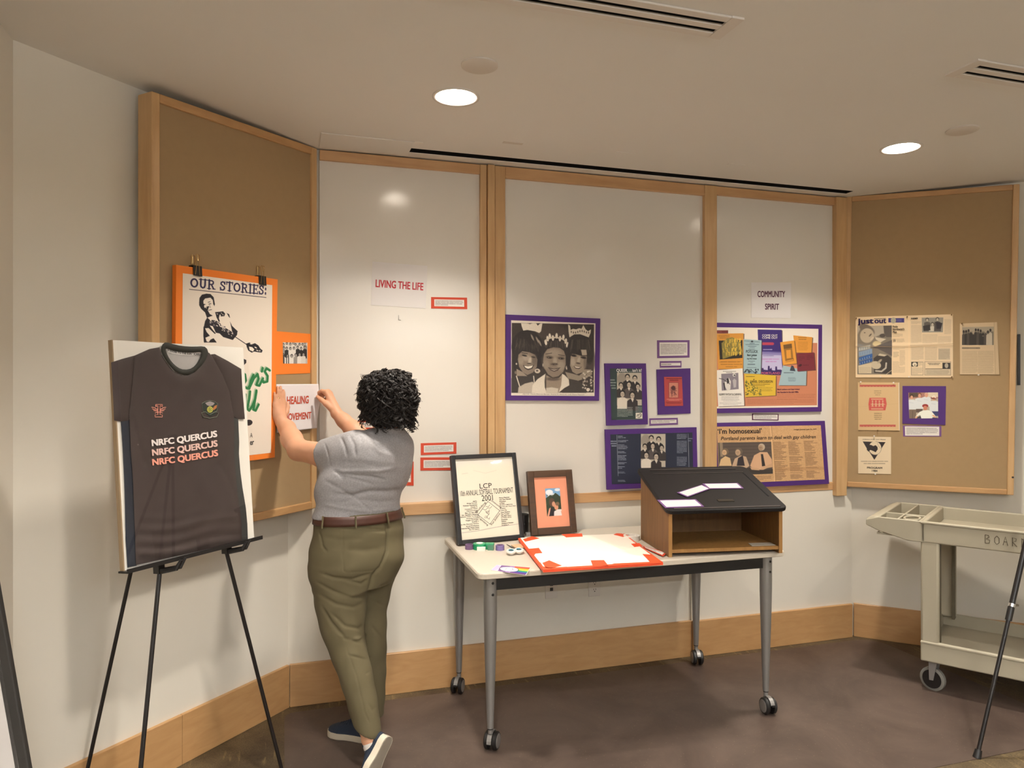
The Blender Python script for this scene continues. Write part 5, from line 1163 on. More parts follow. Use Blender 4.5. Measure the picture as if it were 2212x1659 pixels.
cv.line([(735, 790), (830, 775)], 11, (70, 60, 54)); cv.line([(940, 800), (1040, 820)], 11, (70, 60, 54)); cv.ell(872, 955, 58, 20, (92, 80, 72), soft=12); cv.ell(860, 960, 10, 6, (44, 38, 36), soft=4); cv.ell(910, 950, 10, 6, (44, 38, 36), soft=4)
cv.poly([(775, 1010), (870, 1035), (970, 1010), (930, 1060), (870, 1078), (810, 1055)], (84, 70, 64), 6); cv.line([(775, 1010), (870, 1036), (970, 1012)], 7, (52, 44, 42)); cv.poly([(800, 1030), (870, 1044), (940, 1030), (870, 1060)], (196, 182, 164), 6)
cv.ell(1075, 1010, 14, 34, (200, 188, 170), soft=5); cv.ell(690, 970, 10, 26, (170, 158, 142), soft=5)
cv.poly([(740, 1130), (850, 1190), (950, 1175), (1000, 1120), (990, 1300), (940, 1420), (740, 1420)], (150, 134, 118), 10); cv.ell(850, 1195, 110, 30, (84, 72, 64), soft=20, a=0.8)
cv.poly([(730, 1110), (715, 1200), (720, 1330), (750, 1420), (510, 1420), (520, 1300), (600, 1200)], Wt, 8); cv.poly([(1000, 1110), (1040, 1130), (1110, 1200), (1135, 1290), (1040, 1340), (940, 1420), (985, 1300)], Wt, 8); cv.line([(730, 1110), (715, 1250)], 8, (150, 140, 128)); cv.poly([(740, 1340), (830, 1330), (940, 1350), (930, 1420), (740, 1420)], (206, 196, 180), 14)
# right sitter
cv.ell(1290, 700, 200, 250, (44, 38, 36), soft=12); cv.ell(1110, 850, 50, 200, (46, 40, 38), soft=14); cv.ell(1450, 760, 80, 200, (52, 46, 42), soft=20)
for k in range(40): a = R.uniform(-1, 1); x = 1300 + 170 * math.sin(a); cv.line([(x, 560), (x + 30 * math.sin(a), 690 + R.uniform(0, 70))], 7, R.choice([(90, 80, 72), (70, 62, 56), (116, 104, 92)]), 0.35)
cv.poly([(1100, 310), (1130, 330), (1140, 400), (1180, 380), (1230, 390), (1280, 370), (1320, 380), (1350, 320), (1390, 390), (1430, 420), (1478, 390), (1470, 450), (1440, 520), (1300, 470), (1200, 470), (1120, 520), (1105, 420)], (214, 204, 186), 5)
for k in range(9): cv.ell(1150 + k * 36, 430 + 14 * math.sin(k), 9, 18, (92, 82, 74), soft=5)
cv.poly([(1130, 980), (1140, 830), (1170, 780), (1320, 820), (1400, 730), (1410, 850), (1390, 1000), (1330, 1090), (1240, 1120), (1170, 1080)], (150, 136, 120), 8)
cv.poly([(1310, 720), (1400, 720), (1410, 800), (1330, 810)], (176, 162, 144), 10); cv.ell(1180, 920, 36, 70, (176, 162, 146), soft=24, a=0.8); cv.ell(1380, 940, 26, 110, (112, 100, 90), soft=20, a=0.8); cv.ell(1275, 890, 26, 60, (180, 166, 148), 12, soft=16, a=0.8)
for (x, y) in ((1190, 815), (1355, 848)): cv.ell(x, y, 50, 20, (60, 52, 48), 8, soft=8); cv.ell(x, y + 2, 30, 9, (30, 26, 26), 8, soft=4)
cv.line([(1145, 780), (1230, 790)], 12, (52, 44, 42)); cv.line([(1310, 815), (1410, 820)], 13, (52, 44, 42)); cv.ell(1265, 940, 36, 14, (90, 78, 70), 8, soft=8)
cv.poly([(1185, 985), (1250, 995), (1325, 1000), (1280, 1035), (1220, 1025)], (70, 58, 54), 4); cv.poly([(1200, 990), (1250, 998), (1310, 1003), (1270, 1018), (1225, 1012)], (226, 216, 202), 4)
cv.poly([(1050, 1080), (1180, 1110), (1280, 1140), (1330, 1100), (1350, 1040), (1480, 1040), (1500, 1120), (1400, 1180), (1250, 1230), (1100, 1200)], (150, 138, 122), 12)
cv.poly([(1110, 1190), (1250, 1220), (1370, 1290), (1400, 1420), (1000, 1420), (1120, 1310)], (64, 58, 54), 10)
for k in range(40): cv.ell(R.uniform(1330, 1520), R.uniform(1060, 1400), R.uniform(8, 22), R.uniform(8, 20), R.choice([(208, 198, 182), (170, 158, 142), (230, 220, 204), (80, 72, 66)]), R.uniform(0, 90), soft=6, a=0.8)
cv.ell(1428, 1370, 26, 30, Wt, soft=5)
cv.grain(0.015)
ph.canvas('photograph', cv, t, d=0.0)
# caption under the portrait
ph.text('ABOVE: Mistie Monroe Barnes, Andria M. Edwards, Lady Elaine Peacock', 0.13, 0.972, 0.875, 0.992, M['inkgrey'], t, d=0.0006, shear=0.2)

f5 = crop(1290, 720, 4.740)
def group_photo(cv, x0, y0, x1, y1, bw=True):
    X = lambda a: x0 + (x1 - x0) * a; Y = lambda b: y0 + (y1 - y0) * b; s = (x1 - x0)
    cv.poly([(x0, y0), (x1, y0), (x1, y1), (x0, y1)], (190, 180, 164), 1); cv.ell(X(0.2), Y(0.2), s * 0.2, s * 0.25, (128, 118, 108), soft=12, a=0.6)
    ppl = [(0.42, 0.13, (40, 36, 38), 1), (0.72, 0.17, (44, 40, 40), 1), (0.16, 0.38, (54, 48, 48), 0.95), (0.48, 0.36, (84, 76, 74), 1.05), (0.84, 0.42, (58, 52, 52), 1.0), (0.22, 0.64, (226, 216, 202), 1.15), (0.62, 0.68, (52, 46, 48), 1.2)]
    for (a, b, c_, k) in ppl:
        x, y, r_ = X(a), Y(b), s * 0.088 * k
        cv.poly([(x - r_ * 2.1, y + r_ * 6), (x - r_ * 2.0, y + r_ * 2.3), (x - r_ * 0.9, y + r_ * 1.5), (x + r_ * 0.9, y + r_ * 1.5), (x + r_ * 2.0, y + r_ * 2.3), (x + r_ * 2.1, y + r_ * 6)], c_, 2)
        cv.poly([(x - r_ * 0.6, y + r_ * 1.4), (x + r_ * 0.6, y + r_ * 1.4), (x + r_ * 0.1, y + r_ * 2.8)], (220, 210, 196), 2)
        cv.ell(x, y - r_ * 0.25, r_ * 1.15, r_ * 1.25, (30, 26, 26), soft=2); cv.ell(x, y + r_ * 0.25, r_ * 0.8, r_ * 1.1, (196, 182, 164), soft=2)
        cv.line([(x - r_ * 0.45, y + r_ * 0.1), (x - r_ * 0.15, y + r_ * 0.1)], r_ * 0.2, (84, 72, 66)); cv.line([(x + r_ * 0.15, y + r_ * 0.1), (x + r_ * 0.5, y + r_ * 0.1)], r_ * 0.2, (84, 72, 66)); cv.line([(x - r_ * 0.35, y + r_ * 0.75), (x + r_ * 0.35, y + r_ * 0.75)], r_ * 0.16, (150, 118, 106)); cv.ell(x + r_ * 0.3, y + r_ * 0.4, r_ * 0.2, r_ * 0.4, (168, 152, 136), soft=2, a=0.6)
t, sh = poster(FB, quad(f5, (78, 308), (500, 308), (520, 932), (98, 945)), OW, 'purple-mounted teal poster headed QUEER with a group photo', M['purple'], 0.012)
ph = Sheet.px(FB, quad(f5, (130, 360), (452, 360), (465, 882), (146, 888)), OW + 0.0128)
cv = Cv.on(ph, f5, 4.74, (46, 62, 62), 1.6)
group_photo(cv, 203, 405, 455, 738)
cv.rows(207, 752, 360, 856, 8, (206, 210, 200), 0.75, 0.42, 5, just=True); cv.rows(392, 748, 455, 806, 4, (206, 210, 200), 0.75, 0.4, 6); cv.rows(134, 465, 188, 575, 4, (190, 200, 192), 0.7, 0.45, 7, 'r')
cv.rect(392, 812, 462, 872, (228, 222, 208)); cv.line([(405, 850), (412, 832), (430, 830), (440, 820), (452, 832), (445, 850), (430, 862), (415, 860)], 5, (40, 38, 40)); cv.line([(418, 838), (424, 846)], 5, (40, 38, 40)); cv.line([(436, 838), (442, 844)], 5, (40, 38, 40))
cv.line([(200, 886), (462, 880)], 4, (120, 140, 140))
ph.canvas('poster_sheet', cv, t, d=0.0)
ph.text('QUEER. . . isn\'t it?', ph.uv(*f5(196, 370))[0], ph.uv(*f5(196, 362))[1], ph.uv(*f5(455, 370))[0], ph.uv(*f5(196, 402))[1], M['whiteink'], t, d=0.0006, bold=0.02)

t, sh = poster(FB, quad(f5, (82, 985), (1018, 962), (1032, 1560), (102, 1602)), OW + 0.008, 'wide purple-mounted navy poster with a central group photo behind the lectern', M['purple'], 0.012)
ph = Sheet.px(FB, quad(f5, (135, 1036), (975, 1015), (985, 1520), (150, 1545)), OW + 0.0208)
cv = Cv.on(ph, f5, 4.74, (34, 40, 60), 1.5)
group_photo(cv, 441, 1032, 692, 1368)
for (a, b, n, s_) in ((1048, 1078, 2, 1), (1092, 1118, 2, 2), (1136, 1188, 4, 3), (1206, 1230, 2, 4), (1246, 1302, 4, 5), (1318, 1342, 2, 6), (1358, 1388, 2, 7), (1415, 1435, 2, 8), (1498, 1520, 2, 9)): cv.rows(213, a, 318, b, n, (190, 196, 206), 0.75, 0.45, s_, just=False)
for (a, b, n, s_) in ((1030, 1085, 4, 11), (1100, 1230, 10, 12), (1262, 1358, 7, 13)): cv.rows(812, a, 912, b, n, (184, 190, 200), 0.7, 0.45, s_)
cv.rows(142, 1095, 192, 1165, 3, (170, 178, 190), 0.7, 0.5, 14, 'r'); cv.rows(935, 1068, 972, 1112, 2, (170, 178, 190), 0.7, 0.45, 15)
cv.line([(201, 1045), (214, 1460)], 3, (180, 184, 190)); cv.line([(928, 1030), (938, 1400)], 3, (180, 184, 190))
ph.canvas('poster_sheet', cv, t, d=0.0)
for k, (q, lab, n, m_) in enumerate([(quad(f5, (612, 72), (945, 70), (945, 248), (614, 255)), 'largest purple-edged caption above the red pamphlet card', 7, (0.07, 0.12)), (quad(f5, (640, 285), (862, 282), (862, 350), (641, 352)), 'small one-line purple caption right above the red pamphlet card', 1, (0.05, 0.3)),
        (quad(f5, (534, 870), (824, 865), (826, 934), (535, 946)), 'narrow purple caption below the red pamphlet card', 2, (0.05, 0.26))]): caption(FB, q, OW, M['mauve'], lab, n, 90 + k, m_, group='purple-edged captions on the middle whiteboard')
t, sh = poster(FB, quad(f5, (610, 370), (955, 358), (957, 820), (622, 834)), OW, 'purple card with a small red convention pamphlet', M['purple'], 0.005, 'pamphlet_card', 'card')
ph = Sheet.px(FB, quad(f5, (684, 446), (868, 446), (880, 742), (692, 746)), OW + 0.0062)
cv = Cv.on(ph, f5, 4.74, (178, 68, 66), 1.6)
cv.rows(712, 455, 862, 490, 2, (90, 20, 30), 0.8, 0.5, 3, 'c'); cv.rect(734, 505, 830, 660, (200, 130, 110)); cv.line([(734, 505), (830, 505), (830, 660), (734, 660), (734, 505)], 3, (90, 20, 30))
R = random.Random(4)
for k in range(30): cv.line([(R.uniform(745, 800), R.uniform(540, 650)), (R.uniform(755, 815), R.uniform(540, 650))], 3, (60, 20, 30), 0.6)
cv.ell(780, 560, 20, 24, (60, 22, 30), soft=3, a=0.8); cv.rows(715, 668, 862, 692, 2, (222, 160, 140), 0.8, 0.5, 5, 'c'); cv.rows(705, 698, 868, 720, 2, (90, 20, 30), 0.7, 0.5, 6, 'c')
ph.canvas('pamphlet', cv, t, d=0.0)
# ================================================================ RIGHT WHITEBOARD
fD = crop(1520, 590, 5.35)
sign(FB, quad(fD, (550, 108), (1010, 108), (1005, 520), (550, 515)), OW, [('COMMUNITY', fD(620, 205), fD(938, 280)), ('SPIRIT', fD(706, 352), fD(868, 424))], M['plumink'], 'white paper sign reading COMMUNITY SPIRIT')
fE = crop(1540, 700, 8.732)
t, sh = poster(FB, [(1546.5, 697), (1776, 701.5), (1775, 889), (1546.5, 892.5)], OW, 'purple-mounted collage of orange, blue and yellow event flyers', M['purple'], 0.012)
ph = Sheet.px(FB, quad(fE, (62, 60), (1990, 90), (1978, 1565), (62, 1592)), OW + 0.0128)
cv = Cv.on(ph, fE, 8.732, (236, 226, 212), 1.6)
cv.poly([(60, 340), (1965, 358), (1960, 1530), (50, 1555)], (198, 128, 96), 2)
SHD = (70, 52, 44)
def flyer(pts, col, sh_=True):
    if sh_: cv.poly([(x + 16, y + 10) for x, y in pts], SHD, 6, 0.8)
    cv.poly(pts, col, 2)
cv.rect(20, 120, 280, 180, (112, 44, 44)); cv.rows(70, 140, 230, 160, 1, (170, 100, 96), 0.8, 0.6, 3)
flyer([(65, 185), (560, 175), (550, 850), (100, 850)], (212, 146, 56)); cv.rows(110, 205, 300, 280, 3, (130, 84, 30), 0.8, 0.4, 4, 'c')
cv.poly([(110, 315), (540, 305), (540, 640), (130, 670)], (40, 34, 26), 3); cv.poly([(160, 360), (260, 270), (350, 250), (450, 290), (520, 420), (548, 540), (180, 660), (170, 500)], (138, 124, 60), 4)
R = random.Random(17)
for k in range(46): x = R.uniform(180, 510); y = 330 + R.randrange(4) * 82 + R.uniform(-10, 10) - (x - 180) * 0.08; cv.line([(x, y - 28), (x + R.uniform(-16, 16), y + 30)], 15, (226, 186, 70), 0.95)
for k in range(30): x = R.uniform(180, 510); y = 330 + R.randrange(4) * 82; cv.line([(x, y - 26), (x + R.uniform(-14, 14), y + 26)], 5, (60, 50, 26), 0.8)
cv.rows(150, 690, 530, 830, 3, (130, 84, 30), 0.7, 0.3, 5, 'c'); cv.line([(120, 720), (530, 705)], 4, (130, 84, 30))
flyer([(822, 105), (1275, 112), (1290, 955), (850, 955)], (54, 36, 110))
cv.poly([(905, 530), (1265, 545), (1290, 880), (900, 870)], (186, 180, 214), 6); cv.poly([(905, 520), (1265, 530), (1270, 590), (905, 580)], (110, 100, 160), 20, 0.7); cv.line([(905, 520), (1265, 530)], 5, (130, 130, 190)); cv.rows(925, 340, 1190, 405, 1, (222, 70, 76), 0.85, 0.8, 6); cv.rows(930, 470, 1210, 495, 1, (190, 186, 220), 0.9, 0.7, 8); cv.rows(925, 590, 1210, 610, 1, (90, 80, 140), 0.8, 0.6, 9); cv.rows(915, 640, 1230, 730, 2, (186, 130, 190), 0.9, 0.45, 10, 'c')
cv.poly([(880, 890), (900, 830), (930, 830), (935, 860), (1010, 870), (1015, 790), (1045, 790), (1050, 850), (1080, 820), (1090, 870), (1150, 880), (1155, 800), (1185, 800), (1190, 860), (1260, 860), (1290, 880), (1292, 955), (880, 955)], (54, 36, 96), 2)
flyer([(560, 285), (895, 308), (880, 940), (560, 930)], (158, 184, 190)); cv.line([(575, 318), (860, 340)], 6, (60, 70, 80)); cv.ell(718, 330, 22, 16, (40, 46, 56), soft=3)
for (a, b, x0, x1, s_) in ((355, 375, 640, 800, 1), (380, 400, 590, 850, 2), (412, 432, 590, 850, 3), (436, 450, 640, 800, 4), (470, 486, 640, 780, 5), (690, 710, 610, 810, 8), (718, 732, 680, 740, 9), (745, 775, 620, 790, 10), (815, 830, 580, 850, 11)): cv.rows(x0, a, x1, b, 1, (60, 70, 84), 0.75, 0.55, s_, 'c')
for k in range(60): cv.ell(R.uniform(575, 840), R.uniform(850, 925), 12, 9, R.choice([(40, 50, 60), (40, 50, 60), (150, 176, 182)]), R.uniform(0, 90), soft=3)
flyer([(575, 935), (840, 945), (1165, 970), (1160, 1345), (590, 1375)], (214, 178, 58)); cv.rows(610, 980, 880, 1000, 1, (90, 70, 30), 0.8, 0.6, 4); cv.rows(710, 1120, 1050, 1175, 2, (90, 70, 30), 0.75, 0.45, 5); cv.rows(830, 1185, 1100, 1270, 3, (100, 80, 30), 0.6, 0.35, 6, 'r')
for k in range(90): x = 600 + 300 * R.random() ** 1.6; y = R.uniform(1030 + (x - 600) * 0.75, 1340); cv.ell(x, y, 13, 9, R.choice([(50, 60, 34), (90, 96, 50), (160, 140, 50)]), R.uniform(0, 90), soft=3)
flyer([(1300, 780), (1755, 880), (1745, 1155), (1215, 1155)], (156, 180, 188)); cv.poly([(1430, 880), (1460, 780), (1500, 790), (1540, 890)], (54, 60, 74), 4); cv.rows(1320, 905, 1640, 930, 1, (60, 70, 84), 0.8, 0.6, 7); cv.rows(1400, 1000, 1545, 1085, 5, (80, 92, 104), 0.7, 0.4, 8, 'c')
flyer([(1495, 215), (1868, 250), (1850, 545), (1540, 540)], (216, 148, 60)); cv.rows(1600, 240, 1750, 310, 2, (140, 92, 34), 0.8, 0.5, 9, 'c'); cv.rows(1590, 330, 1780, 500, 8, (140, 92, 34), 0.6, 0.35, 10, 'c')
flyer([(1560, 555), (1900, 535), (1925, 865), (1575, 890)], (116, 42, 54)); cv.rows(1600, 610, 1720, 690, 3, (80, 24, 36), 0.7, 0.35, 11); cv.rows(1760, 590, 1880, 680, 3, (80, 24, 36), 0.7, 0.35, 12); cv.ell(1630, 780, 36, 22, (60, 20, 30), -25, soft=5); cv.rows(1690, 760, 1870, 790, 1, (80, 24, 36), 0.6, 0.5, 13)
flyer([(1245, 345), (1515, 310), (1565, 745), (1300, 775)], (218, 150, 58)); cv.poly([(1305, 395), (1465, 370), (1500, 665), (1345, 700)], (150, 104, 44), 3); cv.poly([(1360, 495), (1445, 485), (1455, 640), (1370, 650)], (218, 150, 58), 3); cv.poly([(1305, 395), (1465, 370), (1475, 450), (1315, 470)], (96, 70, 40), 3, 0.8); cv.line([(1345, 680), (1500, 650), (1500, 690), (1350, 715)], 8, (120, 80, 34))
flyer([(65, 870), (545, 835), (575, 1535), (100, 1555)], (236, 230, 222)); cv.poly([(155, 940), (465, 920), (472, 1225), (165, 1255)], (132, 124, 134), 3); cv.poly([(240, 1080), (290, 1010), (330, 1080), (320, 1230), (265, 1260), (190, 1110)], (222, 216, 210), 4); cv.poly([(255, 1030), (285, 1015), (300, 1100), (260, 1130)], (40, 36, 44), 4); cv.poly([(190, 1110), (215, 1100), (230, 1240), (215, 1245)], (40, 36, 44), 4); cv.line([(120, 1025), (190, 1040), (310, 1130)], 12, (70, 64, 72)); cv.ell(390, 960, 30, 32, (214, 208, 204), soft=4); cv.ell(396, 966, 16, 14, (50, 46, 54), soft=4); cv.poly([(360, 1060), (395, 1030), (430, 1060), (425, 1190), (380, 1200)], (200, 194, 192), 5, 0.7)
cv.rows(190, 880, 420, 925, 2, (60, 54, 60), 0.8, 0.4, 14, 'c'); cv.rows(160, 1355, 480, 1460, 6, (110, 104, 108), 0.6, 0.35, 15, 'c'); cv.rows(130, 1470, 520, 1530, 3, (120, 112, 116), 0.5, 0.35, 16, 'c')
cv.rows(1190, 1310, 1925, 1430, 4, (150, 90, 64), 0.75, 0.3, 17); cv.rows(635, 1410, 1900, 1510, 4, (150, 90, 64), 0.75, 0.3, 18)
ph.canvas('collage_print', cv, t, d=0.0)
def tx(s_, a, b, m_, bold=0.01, **k): (u0, v0), (u1, v1) = ph.uv(*fE(*a)), ph.uv(*fE(*b)); ph.text(s_, u0, v0, u1, v1, m_, t, d=0.0006, bold=bold, **k)
tx('COME OUT', (905, 192), (1195, 235), M['whiteink']); tx('COME OUT', (905, 238), (1195, 280), M['whiteink']); tx('POTLUCK', (603, 490), (828, 545), M['ink']); tx('Black Lesbians', (625, 565), (805, 602), M['ink'], 0.02); tx('&', (705, 605), (722, 630), M['ink']); tx('Gay Men United', (620, 642), (800, 672), M['ink'], 0.02)
tx('A', (735, 1030), (765, 1062), M['ink']); tx('PANEL DISCUSSION', (682, 1062), (1105, 1108), M['ink']); tx('PORTLAND', (890, 905), (1245, 945), mat('rose_ink', rgb(196, 96, 120), 0.8), 0.02); tx('RUMMY PAYDAY & CARNIVAL', (118, 1308), (525, 1345), M['ink'])
tx('Black Lesbians and Gays United', (1190, 1218), (1620, 1250), M['plumink'], 0.03); tx('was founded in the mid 1980s', (1188, 1268), (1598, 1298), M['plumink'], 0.03)
fF = crop(1520, 880, 7.135)
caption(FB, quad(fF, (745, 94), (1154, 102), (1152, 200), (745, 193)), OW, M['plumink'], 'purple-edged caption between the flyer collage and the newspaper page', 3, 55, (0.04, 0.12))
t, sh = poster(FB, quad(fF, (188, 240), (1868, 208), (1935, 1178), (188, 1260)), OW + 0.008, 'purple-mounted tan newspaper page about parents and gay children', M['purple'], 0.012)
ph = Sheet.px(FB, quad(fF, (205, 298), (1805, 275), (1868, 1110), (232, 1178)), OW + 0.0208)
cv = Cv.on(ph, fF, 7.135, (206, 164, 118), 1.5)
cv.grain(0.02, 2)
cv.poly([(222, 545), (1020, 532), (1045, 1020), (235, 1050)], (92, 80, 72), 2)
for k in range(9): cv.line([(280, 560 + k * 50), (1020, 545 + k * 50)], 8, (64, 56, 52), 0.6)
cv.poly([(245, 545), (290, 545), (300, 760), (260, 760)], (150, 130, 108), 4)
for (x, y, r_, c_, hr) in ((325, 690, 44, (214, 176, 136), (120, 100, 80)), (525, 690, 50, (190, 158, 128), (110, 96, 82)), (868, 620, 46, (176, 146, 118), (190, 170, 146))):
    cv.ell(x + 6, y - 8, r_ * 1.1, r_ * 1.2, hr, soft=6); cv.ell(x - 8, y + 6, r_ * 0.75, r_ * 0.95, c_, soft=6); cv.line([(x - 30, y), (x + 6, y)], 7, (80, 66, 58), 0.7); cv.line([(x - 26, y + 26), (x + 2, y + 26)], 6, (110, 86, 72), 0.7)
cv.poly([(240, 900), (265, 800), (330, 750), (400, 780), (425, 900)], (220, 186, 140), 5); cv.poly([(430, 900), (470, 790), (560, 740), (640, 760), (690, 900), (560, 1000), (440, 960)], (196, 166, 138), 5); cv.poly([(500, 900), (520, 780), (590, 740), (620, 900)], (52, 46, 50), 5)
cv.poly([(700, 900), (760, 740), (850, 690), (960, 690), (1030, 800), (1040, 900), (900, 960), (760, 960)], (216, 172, 136), 6); cv.poly([(862, 720), (895, 720), (930, 900), (880, 910)], (50, 44, 44), 4); cv.poly([(235, 950), (450, 940), (700, 930), (840, 970), (1045, 950), (1045, 1020), (235, 1050)], (60, 54, 50), 8)
cv.poly([(700, 920), (830, 940), (840, 970), (720, 960)], (206, 164, 128), 6); cv.poly([(1035, 860), (870, 930), (860, 950), (1040, 920)], (206, 164, 128), 6)
cv.rows(560, 1050, 1015, 1125, 3, (110, 80, 60), 0.7, 0.4, 4)
for (xa, xb, ya, yb, sx, s_) in ((1058, 1285, 530, 1120, 30, 1), (1285, 1530, 520, 1100, 40, 2), (1530, 1770, 512, 1085, 50, 3)):
    n = 40
    for k in range(n):
        y = ya + (yb - ya) * k / n; dx_ = sx * k / n
        if nrng.random() < 0.94: cv.rows(xa + dx_, y, xb + dx_ - 14, y + (yb - ya) / n, 1, (112, 82, 58), 0.85, 0.5, s_ * 100 + k)
cv.line([(1005, 285), (1030, 520), (1075, 1140)], 14, (232, 194, 146), 0.8); cv.line([(1022, 285), (1046, 520), (1092, 1140)], 8, (150, 110, 72), 0.6)
cv.poly([(1080, 930), (1850, 910), (1855, 960), (1085, 985)], (170, 126, 84), 14, 0.35)
ph.canvas('newspaper_page', cv, t, d=0.0, mat_=M['newsprint'])
def tn(s_, a, b, bold=0.012, shear=0.0, sl=0.0, m_=None):
    (u0, v0), (u1, v1) = ph.uv(*fF(*a)), ph.uv(*fF(*b)); v1_ = ph.uv(*fF(a[0], b[1] + sl))[1]; ph.text(s_, u0, v0, u1, v1_, m_ or M['ink'], t, d=0.0006, bold=bold, shear=shear)
tn('\u2018I\u2019m homosexual\u2019', (212, 330), (878, 402), 0.02, 0, 8); tn('Portland parents learn to deal with gay children', (262, 452), (1728, 505), 0.012, 0.22, 20); tn('Oregon Journal, June 25, 1977', (1370, 332), (1735, 350), 0.03, 0, 6)
# ================================================================ RIGHT TAN BOARD
OQ = OR - 0.012
fG = crop(1840, 670, 9.617); fH = crop(1840, 820, 7.9); fI = crop(1800, 380, 2.304)
def pins(lst, f, who):
    for k, (x, y, c_) in enumerate(lst):
        P = FR.at(*f(x, y), OQ + 0.002); t = thing('push_pin', who[k], 'push pin', tuple(P), 'push pins on the right tan board')
        mb = MB(); mb.tube2(P, FR.n, [(0, 0.0045), (0.002, 0.0045), (0.003, 0.0022), (0.009, 0.002), (0.010, 0.0042), (0.012, 0.0042)], 12); mb.build('head', M['white'] if c_ else M['brownpin'], t, smooth=50)
        mb = MB(); mb.tube([P - FR.n * 0.003, P + FR.n * 0.001], 0.0006, 5); mb.build('needle', M['chrome'], t)
M['brownpin'] = mat('brass_pin', rgb(120, 92, 56), 0.35, metal=0.6)
qn = quad(fG, (78, 145), (2100, 85), (2102, 1400), (80, 1400)); sh = Sheet.px(FR, qn, OQ + 0.002)
t = thing('newspaper', 'open two-page newspaper pinned on the right tan board', 'newspaper', sh.base())
cv = Cv.on(sh, fG, 9.617, (232, 206, 168), 1.6)
cv.rect(1245, 130, 2100, 1400, (222, 200, 168), 0.6, 20)
cv.poly([(120, 335), (855, 320), (855, 1335), (120, 1330)], (128, 118, 104), 1)
cv.poly([(120, 335), (680, 325), (690, 480), (500, 560), (300, 350), (180, 400), (130, 500)], (176, 164, 146), 16); cv.ell(330, 400, 180, 90, (116, 104, 92), 30, soft=20); cv.ell(330, 530, 150, 150, (188, 172, 148), 20, soft=16); cv.ell(400, 520, 40, 16, (104, 92, 80), -45, soft=8); cv.ell(440, 590, 50, 22, (206, 190, 164), -40, soft=10); cv.ell(280, 470, 16, 10, (92, 82, 72), soft=6); cv.ell(660, 530, 62, 38, (82, 74, 68), soft=8); cv.poly([(680, 325), (855, 322), (855, 560), (740, 560), (700, 480)], (92, 84, 78), 10); cv.poly([(500, 560), (740, 600), (620, 670), (520, 610)], (206, 192, 168), 10); cv.ell(540, 700, 90, 60, (222, 200, 150), soft=20, a=0.8); cv.poly([(440, 780), (860, 620), (860, 950), (560, 800)], (96, 88, 84), 12)
cv.poly([(140, 700), (440, 780), (440, 1080), (160, 1160)], (120, 132, 150), 30, 0.4); cv.poly([(470, 1000), (560, 930), (760, 930), (850, 1000), (850, 1330), (480, 1300)], (66, 60, 56), 10); cv.ell(520, 1140, 110, 80, (196, 182, 156), 10, soft=12); cv.line([(740, 1100), (730, 1200), (640, 1270), (520, 1260)], 34, (186, 176, 160)); cv.ell(600, 1060, 60, 24, (170, 156, 134), -40, soft=10); cv.line([(740, 1330), (850, 1250)], 10, (200, 186, 160)); cv.poly([(600, 900), (760, 930), (700, 960), (560, 940)], (196, 182, 158), 10)
cv.poly([(140, 1150), (425, 1090), (425, 1310), (150, 1310)], (206, 190, 160), 3)
cv.poly([(145, 770), (400, 720), (410, 800), (150, 850)], (176, 178, 172), 10, 0.8); cv.poly([(150, 870), (440, 800), (440, 900), (155, 960)], (140, 162, 186), 10, 0.9); cv.poly([(150, 985), (445, 900), (445, 980), (155, 1055)], (52, 92, 152), 4); cv.poly([(160, 1070), (445, 990), (445, 1060), (165, 1140)], (48, 86, 146), 4)
for k in range(5): cv.line([(180 + k * 50, 1010 - k * 14), (178 + k * 50, 1040 - k * 14)], 8, (190, 200, 206)); cv.line([(180 + k * 50, 1092 - k * 14), (178 + k * 50, 1124 - k * 14)], 8, (190, 200, 206)); cv.line([(170 + k * 50, 830 - k * 9), (172 + k * 50, 790 - k * 9)], 9, (226, 222, 210)); cv.line([(180 + k * 50, 935 - k * 12), (186 + k * 50, 890 - k * 12)], 9, (110, 130, 160))
cv.rows(165, 1180, 410, 1300, 8, (150, 132, 106), 0.5, 0.4, 2)
cv.rect(785, 168, 1115, 258, (66, 58, 120)); cv.ell(890, 215, 56, 60, (176, 170, 150), soft=4); cv.rect(960, 185, 1060, 240, (100, 96, 150), 0.8, 6); cv.poly([(482, 178), (735, 170), (735, 180), (482, 188)], (50, 44, 60), 1)
for (x0, y0, x1, y1, n, a_) in ((875, 490, 1080, 560, 5, .4), (960, 590, 1120, 670, 6, .4), (880, 780, 1130, 820, 3, .35), (890, 860, 1000, 980, 6, .6), (1020, 830, 1130, 1150, 22, .4), (880, 1060, 1010, 1300, 16, .4), (1010, 1170, 1130, 1300, 10, .4), (1260, 230, 1460, 290, 5, .4), (1260, 310, 1470, 680, 26, .35), (1490, 500, 1790, 690, 13, .35), (1800, 540, 2060, 690, 10, .35), (1930, 190, 2060, 500, 22, .35), (1265, 760, 1510, 1030, 20, .4), (1540, 760, 1780, 1040, 20, .4), (1400, 1080, 1480, 1160, 5, .4)): cv.rows(x0, y0, x1, y1, n, (140, 124, 104), a_, 0.5, int(x0 + y0))
cv.rect(1808, 795, 2040, 1030, (170, 158, 140), 0.5, 3); cv.rows(1815, 810, 2030, 1020, 12, (120, 108, 92), 0.5, 0.5, 9)
cv.poly([(1475, 160), (1908, 155), (1898, 460), (1480, 465)], (150, 144, 132), 1)
for (x, y, c_) in ((1585, 200, (96, 90, 84)), (1690, 290, (206, 198, 182)), (1790, 190, (84, 78, 74))): cv.ell(x, y, 34, 38, (64, 58, 54), soft=4); cv.ell(x, y + 10, 24, 30, (190, 178, 160), soft=4); cv.poly([(x - 70, 440), (x - 60, y + 60), (x, y + 40), (x + 60, y + 60), (x + 70, 440)], c_, 5)
